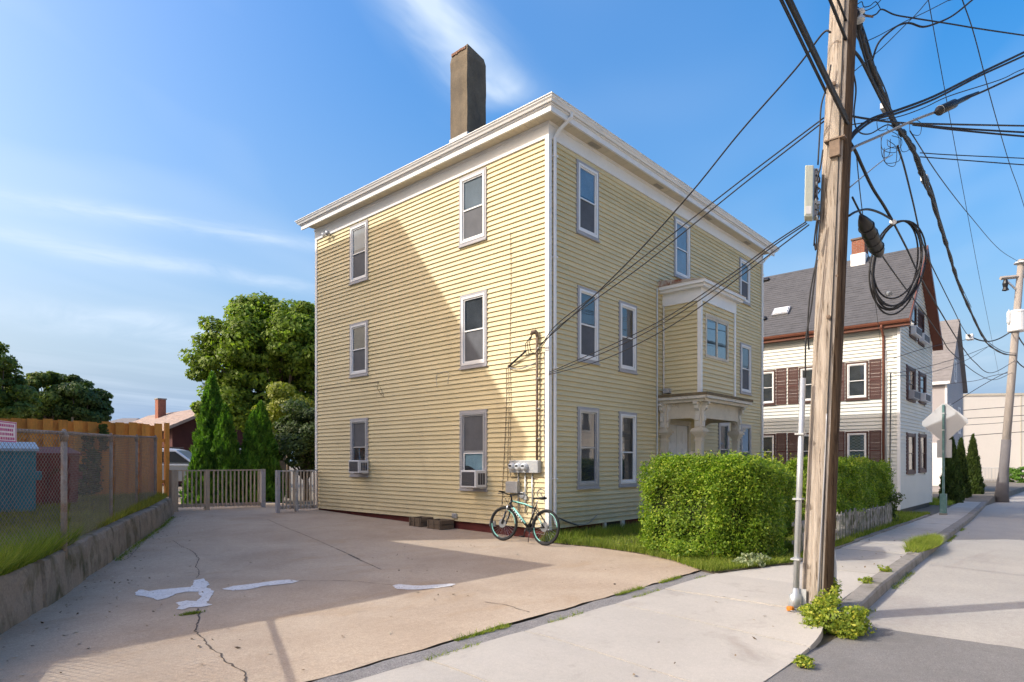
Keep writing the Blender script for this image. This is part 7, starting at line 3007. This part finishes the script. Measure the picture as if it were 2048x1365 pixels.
cab('cable hanging in a long curve from the coil to the far pole', [(1785, 442), (1815, 500), (1840, 553), (1880, 622), (1920, 687), (1950, 725), (1985, 746), (2030, 722)], 8.0, fdep, .013)
cab('thin wire falling from the pole towards the white house', [(1712, 300), (1722, 400), (1735, 500), (1750, 600), (1762, 690)], 6.9, 22, .006)
# to the right, across the street
cab('thick cable looping off the pole to the right edge, upper strand', [(1702, 276), (1712, 260), (1745, 237), (1800, 219), (1870, 192), (1960, 147), (2048, 105), (2180, 42)], 6.8, 8.2, .015, to=(5.5, -14.9, 8.0))
cab('thick cable looping off the pole to the right edge, lower strand', [(1702, 279), (1714, 265), (1748, 241), (1800, 225), (1870, 198), (1960, 152), (2048, 112), (2180, 50)], 6.8, 8.2, .013, to=(5.5, -14.9, 7.9))
cab('grey cable from the pole to the black splice sleeve', [(1702, 302), (1712, 293), (1760, 272), (1830, 240), (1878, 222)], 6.8, 7.5, .016, M['wire_grey'])
cab('black cable from the splice sleeve to the right edge', [(1905, 208), (1960, 186), (2048, 146), (2180, 90)], 7.55, 8.4, .013, to=(5.5, -14.9, 7.5))
cab('thin strand above the splice sleeve', [(1702, 250), (1745, 243), (1800, 233), (1850, 215), (1900, 192), (2000, 160), (2048, 138), (2160, 100)], 6.8, 8.3, .006, to=(5.5, -14.9, 7.6))
cab('black cable running level to the right edge, upper one', [(1700, 232), (1735, 238), (1800, 246), (1900, 249), (2048, 252), (2160, 254)], 6.9, 9.5, .011, to=(5.5, -14.9, 6.9))
cab('black cable running level to the right edge, middle one', [(1820, 247), (1900, 256), (2048, 265), (2160, 270)], 9, 9.6, .013, to=(5.5, -14.9, 6.7))
cab('black cable running level to the right edge, lower one', [(1826, 250), (1920, 261), (2048, 273), (2160, 281)], 9, 9.6, .013, to=(5.5, -14.9, 6.6))
cab('thin wire running level to the right edge under the cables, top one', [(1840, 306), (1900, 310), (2048, 317), (2160, 322)], 10.5, 11, .008, to=(5.5, -14.9, 6.3))
cab('thin wire running level to the right edge under the cables, bottom one', [(1840, 314), (1930, 321), (2048, 330), (2160, 337)], 10.5, 11, .009, to=(5.5, -14.9, 6.2))
cab('wavy black cable near the top edge running right', [(1712, 18), (1735, 32), (1752, 29), (1764, 19), (1790, 30), (1830, 37), (1900, 48), (1960, 58), (2048, 71), (2150, 86)], 6.8, 8, .008, to=(5.5, -14.9, 8.6))
cab('black cable curling up to the top right from the bundle', [(1745, 120), (1758, 85), (1788, 57), (1806, 48), (1822, 47), (1845, 54), (1870, 48), (1905, 32), (1945, 0), (1970, -22)], 7.3, 7.6, .011, to=(5.5, -14.9, 9.2))
cab('thin messenger wire rising to the top right, long one', [(1706, 145), (1760, 100), (1806, 55), (1835, 26), (1862, -6)], 6.9, 7.6, .005, to=(5.5, -14.9, 9.4))
cab('thin messenger wire rising to the top right, flat one', [(1720, 88), (1755, 73), (1805, 46), (1850, 25), (1895, 2)], 6.9, 7.6, .005, to=(5.5, -14.9, 9.3))
# down to the coil
cab('thick cable from the pole down to the coil', [(1700, 285), (1712, 305), (1724, 332), (1745, 376), (1768, 412), (1785, 442)], 6.8, 8.0, .018)
cab('arched black cable from the pole to the coil', [(1698, 432), (1712, 424), (1735, 419), (1760, 426), (1785, 440)], 6.8, 8.0, .013)
# black cables down the left side of the pole
for k, pts_ in enumerate(([(1662, 130), (1655, 170), (1643, 210), (1640, 260), (1636, 330)], [(1646, 300), (1641, 335), (1634, 360), (1630, 400)], [(1634, 440), (1630, 470), (1628, 492)], [(1637, 440), (1634, 465), (1632, 500), (1629, 487)],
                          [(1640, 440), (1637, 480), (1633, 520), (1625, 560), (1619, 600), (1616, 650), (1618, 700)], [(1634, 520), (1628, 570), (1622, 620), (1612, 680), (1611, 755)])):
    cab(('thin black cable curving down the pale face of the pole', 'short black cable beside the top of the cabinet', 'dangling black cable end under the cabinet, left one', 'dangling black cable end under the cabinet, right one',
         'black cable swinging down the left of the pole to the riser, outer one', 'black cable swinging down the left of the pole to the riser, inner one')[k], pts_, PDEP - .12, PDEP - .06, .008)

# coil of spare cable
cc = at_depth(1795, 528, 8.0)
coil = thing('cable_coil', (cc.x, cc.y, cc.z - .6), 'large hanging coil of black cable right of the pole', 'cable coil')
for k in range(6):
    cx_ = 1795 + random.uniform(-4, 4)
    rx_, ry_ = 47 + random.uniform(-7, 5), 86 + random.uniform(-10, 8)
    P = []
    for i in range(41):
        a = 2 * math.pi * i / 40
        P.append(at_depth(cx_ + rx_ * math.cos(a) + 12 * math.sin(a), 442 + ry_ - ry_ * math.sin(a), 8.0 + .06 * math.cos(a) + k * .012))
    MB().tube(P, .011, 6).build('coil_loop', M['wire_black'], coil, smooth=True)
for (x, y) in ((1786, 444), (1778, 588)):
    MB().lathe(at_depth(x, y, 7.97), (.6, .6, .4), [(-.03, .0), (-.03, .03), (.03, .03), (.03, .0)], 8).build('tie', M['wire_grey'] if y > 500 else M['white'], coil)
# splice closure hanging from the strand
s0, s1 = at_depth(1726, 440, 7.0), at_depth(1759, 508, 7.5)
cl_t = thing('splice_closure', tuple(s1), 'fat black cable closure hanging beside the pole', 'cable closure')
ax2 = (s1 - s0)
MB().tube([s0 - ax2 * .12, s0, s0 + ax2 * .12, s0 + ax2 * .5, s0 + ax2 * .88, s1, s1 + ax2 * .1], [.02, .05, .072, .082, .075, .05, .012], 12).build('closure_body', M['black'], cl_t, smooth=True)
for k in range(4):
    c = s0 + ax2 * (.2 + .2 * k)
    MB().torus(c, ax2, .078, .008, 16, 5).build('clamp_band', M['black'], cl_t)
s0, s1 = at_depth(1876, 223, 7.45), at_depth(1912, 206, 7.58)
sl_t = thing('splice_sleeve', tuple(s0), 'black cylindrical splice sleeve on the cable at upper right', 'cable closure')
ax2 = s1 - s0
MB().tube([s0 - ax2 * .15, s0, s0 + ax2 * .06, s0 + ax2 * .9, s1, s1 + ax2 * .6, s1 + ax2 * 1.3], [.015, .03, .052, .052, .03, .028, .012], 12).build('sleeve_body', M['black'], sl_t, smooth=True)
MB().torus(s0 + ax2 * .1, ax2, .052, .006, 16, 5).build('clamp_band', M['wire_grey'], sl_t)
# little boxes on the lines
for (x, y, dep, s_, nm, lb, m_) in ((1770, 215, 8.6, .075, 'line_terminal', 'small grey terminal box on the cable bundle', M['alu']), (1850, 359, 11, .09, 'line_clamp', 'grey clamp spreading the cable bundle', M['galv']), (1940, 675, 29, .22, 'line_tap_box', 'small black and white tap box hanging in mid-air', M['white'])):
    c = at_depth(x, y, dep)
    r_ = thing(nm, tuple(c), lb, 'cable hardware')
    MB().box(c.x - s_, c.x + s_, c.y - s_ * .6, c.y + s_ * .6, c.z - s_ * .55, c.z + s_ * .55).build('body', m_, r_, bevel=.01)
    MB().cyl(c + Vector((-s_ * 1.5, 0, s_ * .2)), c + Vector((s_ * 1.5, 0, s_ * .2)), s_ * .25, 8).build('clamp', M['black'], r_)
# messy jumpers near the bundle
JM = []
for k in range(8):
    x0, y0 = random.uniform(1745, 1830), random.uniform(225, 300)
    w_, h_ = random.uniform(14, 40), random.uniform(15, 55)
    s_ = random.choice((-1, 1))
    P = [(x0, y0), (x0 + s_ * w_ * .6, y0 + h_ * .3), (x0 + s_ * w_ * .5, y0 + h_), (x0 - s_ * w_ * .2, y0 + h_ * .9), (x0 - s_ * w_ * .3, y0 + h_ * .3)]
    JM.append(P)
JM.sort(key=lambda P: P[0][0])
ordn = ['leftmost', 'second from the left', 'third from the left', 'fourth from the left', 'fourth from the right', 'third from the right', 'second from the right', 'rightmost']
for P, w_ in zip(JM, ordn):
    cab('loose jumper wire looping off the cable bundle, ' + w_, P, 9, 9.2, .0045)
for P, w_ in (([(1716, 8), (1724, 4), (1728, 14), (1740, 12), (1752, 4), (1762, 20)], 'lower one'), ([(1714, 14), (1728, 22), (1748, 14), (1762, 0), (1768, -6)], 'upper one')):
    cab('loose jumper wire curling beside the pole near the top edge, ' + w_, P, 6.9, 7.0, .005)
# insulator and bolts cluster where the bundle leaves the pole
c = at_depth(1719, 30, 6.85)
ins = thing('cable_insulator', tuple(c), 'grey insulator on a bracket where the bundle leaves the pole', 'insulator')
MB().lathe(c, (0, 0, 1), [(-.08, .03), (-.07, .055), (-.04, .055), (-.03, .035), (0, .035), (.01, .055), (.04, .055), (.05, .03), (.07, .0)], 12).build('insulator_body', M['meter_glass'], ins, smooth=True)
MB().cyl(c, c - Vector((-leftv.x * .15, -leftv.y * .15, 0)) * -1.0 + Vector((0, 0, -.02)), .012, 6).build('bracket', M['rustmetal'], ins)

# far service drops
for (pix, d0, d1, r, lb) in (([(1788, 717), (1830, 703), (1880, 690), (1920, 683), (1936, 678)], 22.5, 29, .012, 'service wire from the white house corner to the mid-air splice'),
                             ([(1787, 748), (1850, 735), (1920, 715), (1960, 700), (1978, 693)], 22.5, 31, .012, 'upper service wire from the white house to the lashed bundle'),
                             ([(1790, 752), (1850, 748), (1930, 722), (1975, 695)], 22.5, 31, .010, 'lower service wire from the white house to the lashed bundle'),
                             ([(1895, 815), (1950, 780), (1990, 757), (2020, 742)], 37, fdep, .016, 'service wire from the grey house up to the far pole, steep one'),
                             ([(1895, 768), (1950, 762), (1985, 752), (2024, 745)], 37, fdep, .014, 'service wire from the grey house to the far pole, level one'),
                             ([(1850, 825), (1915, 822), (1980, 817), (2048, 812), (2120, 806), (2450, 796)], 44, 44, .022, 'wire crossing in front of the warehouse, top one'),
                             ([(1850, 840), (1915, 838), (1980, 835), (2048, 831), (2120, 827), (2450, 817)], 44, 44, .022, 'wire crossing in front of the warehouse, second from the top'),
                             ([(1850, 855), (1925, 851), (1990, 847), (2048, 842), (2120, 836), (2450, 826)], 44, 44, .018, 'wire crossing in front of the warehouse, third from the top'),
                             ([(1850, 878), (1925, 873), (1990, 868), (2048, 864), (2120, 859), (2450, 849)], 44, 44, .024, 'wire crossing in front of the warehouse, lowest one'),
                             ([(2034, 668), (2048, 690), (2080, 720), (2300, 800)], fdep, fdep - 3, .03, 'cable leaving the far pole to the right, upper one'),
                             ([(2030, 718), (2048, 735), (2090, 752), (2300, 820)], fdep, fdep - 3, .03, 'cable leaving the far pole to the right, lower one')):
    cab(lb, pix, d0, d1, r)
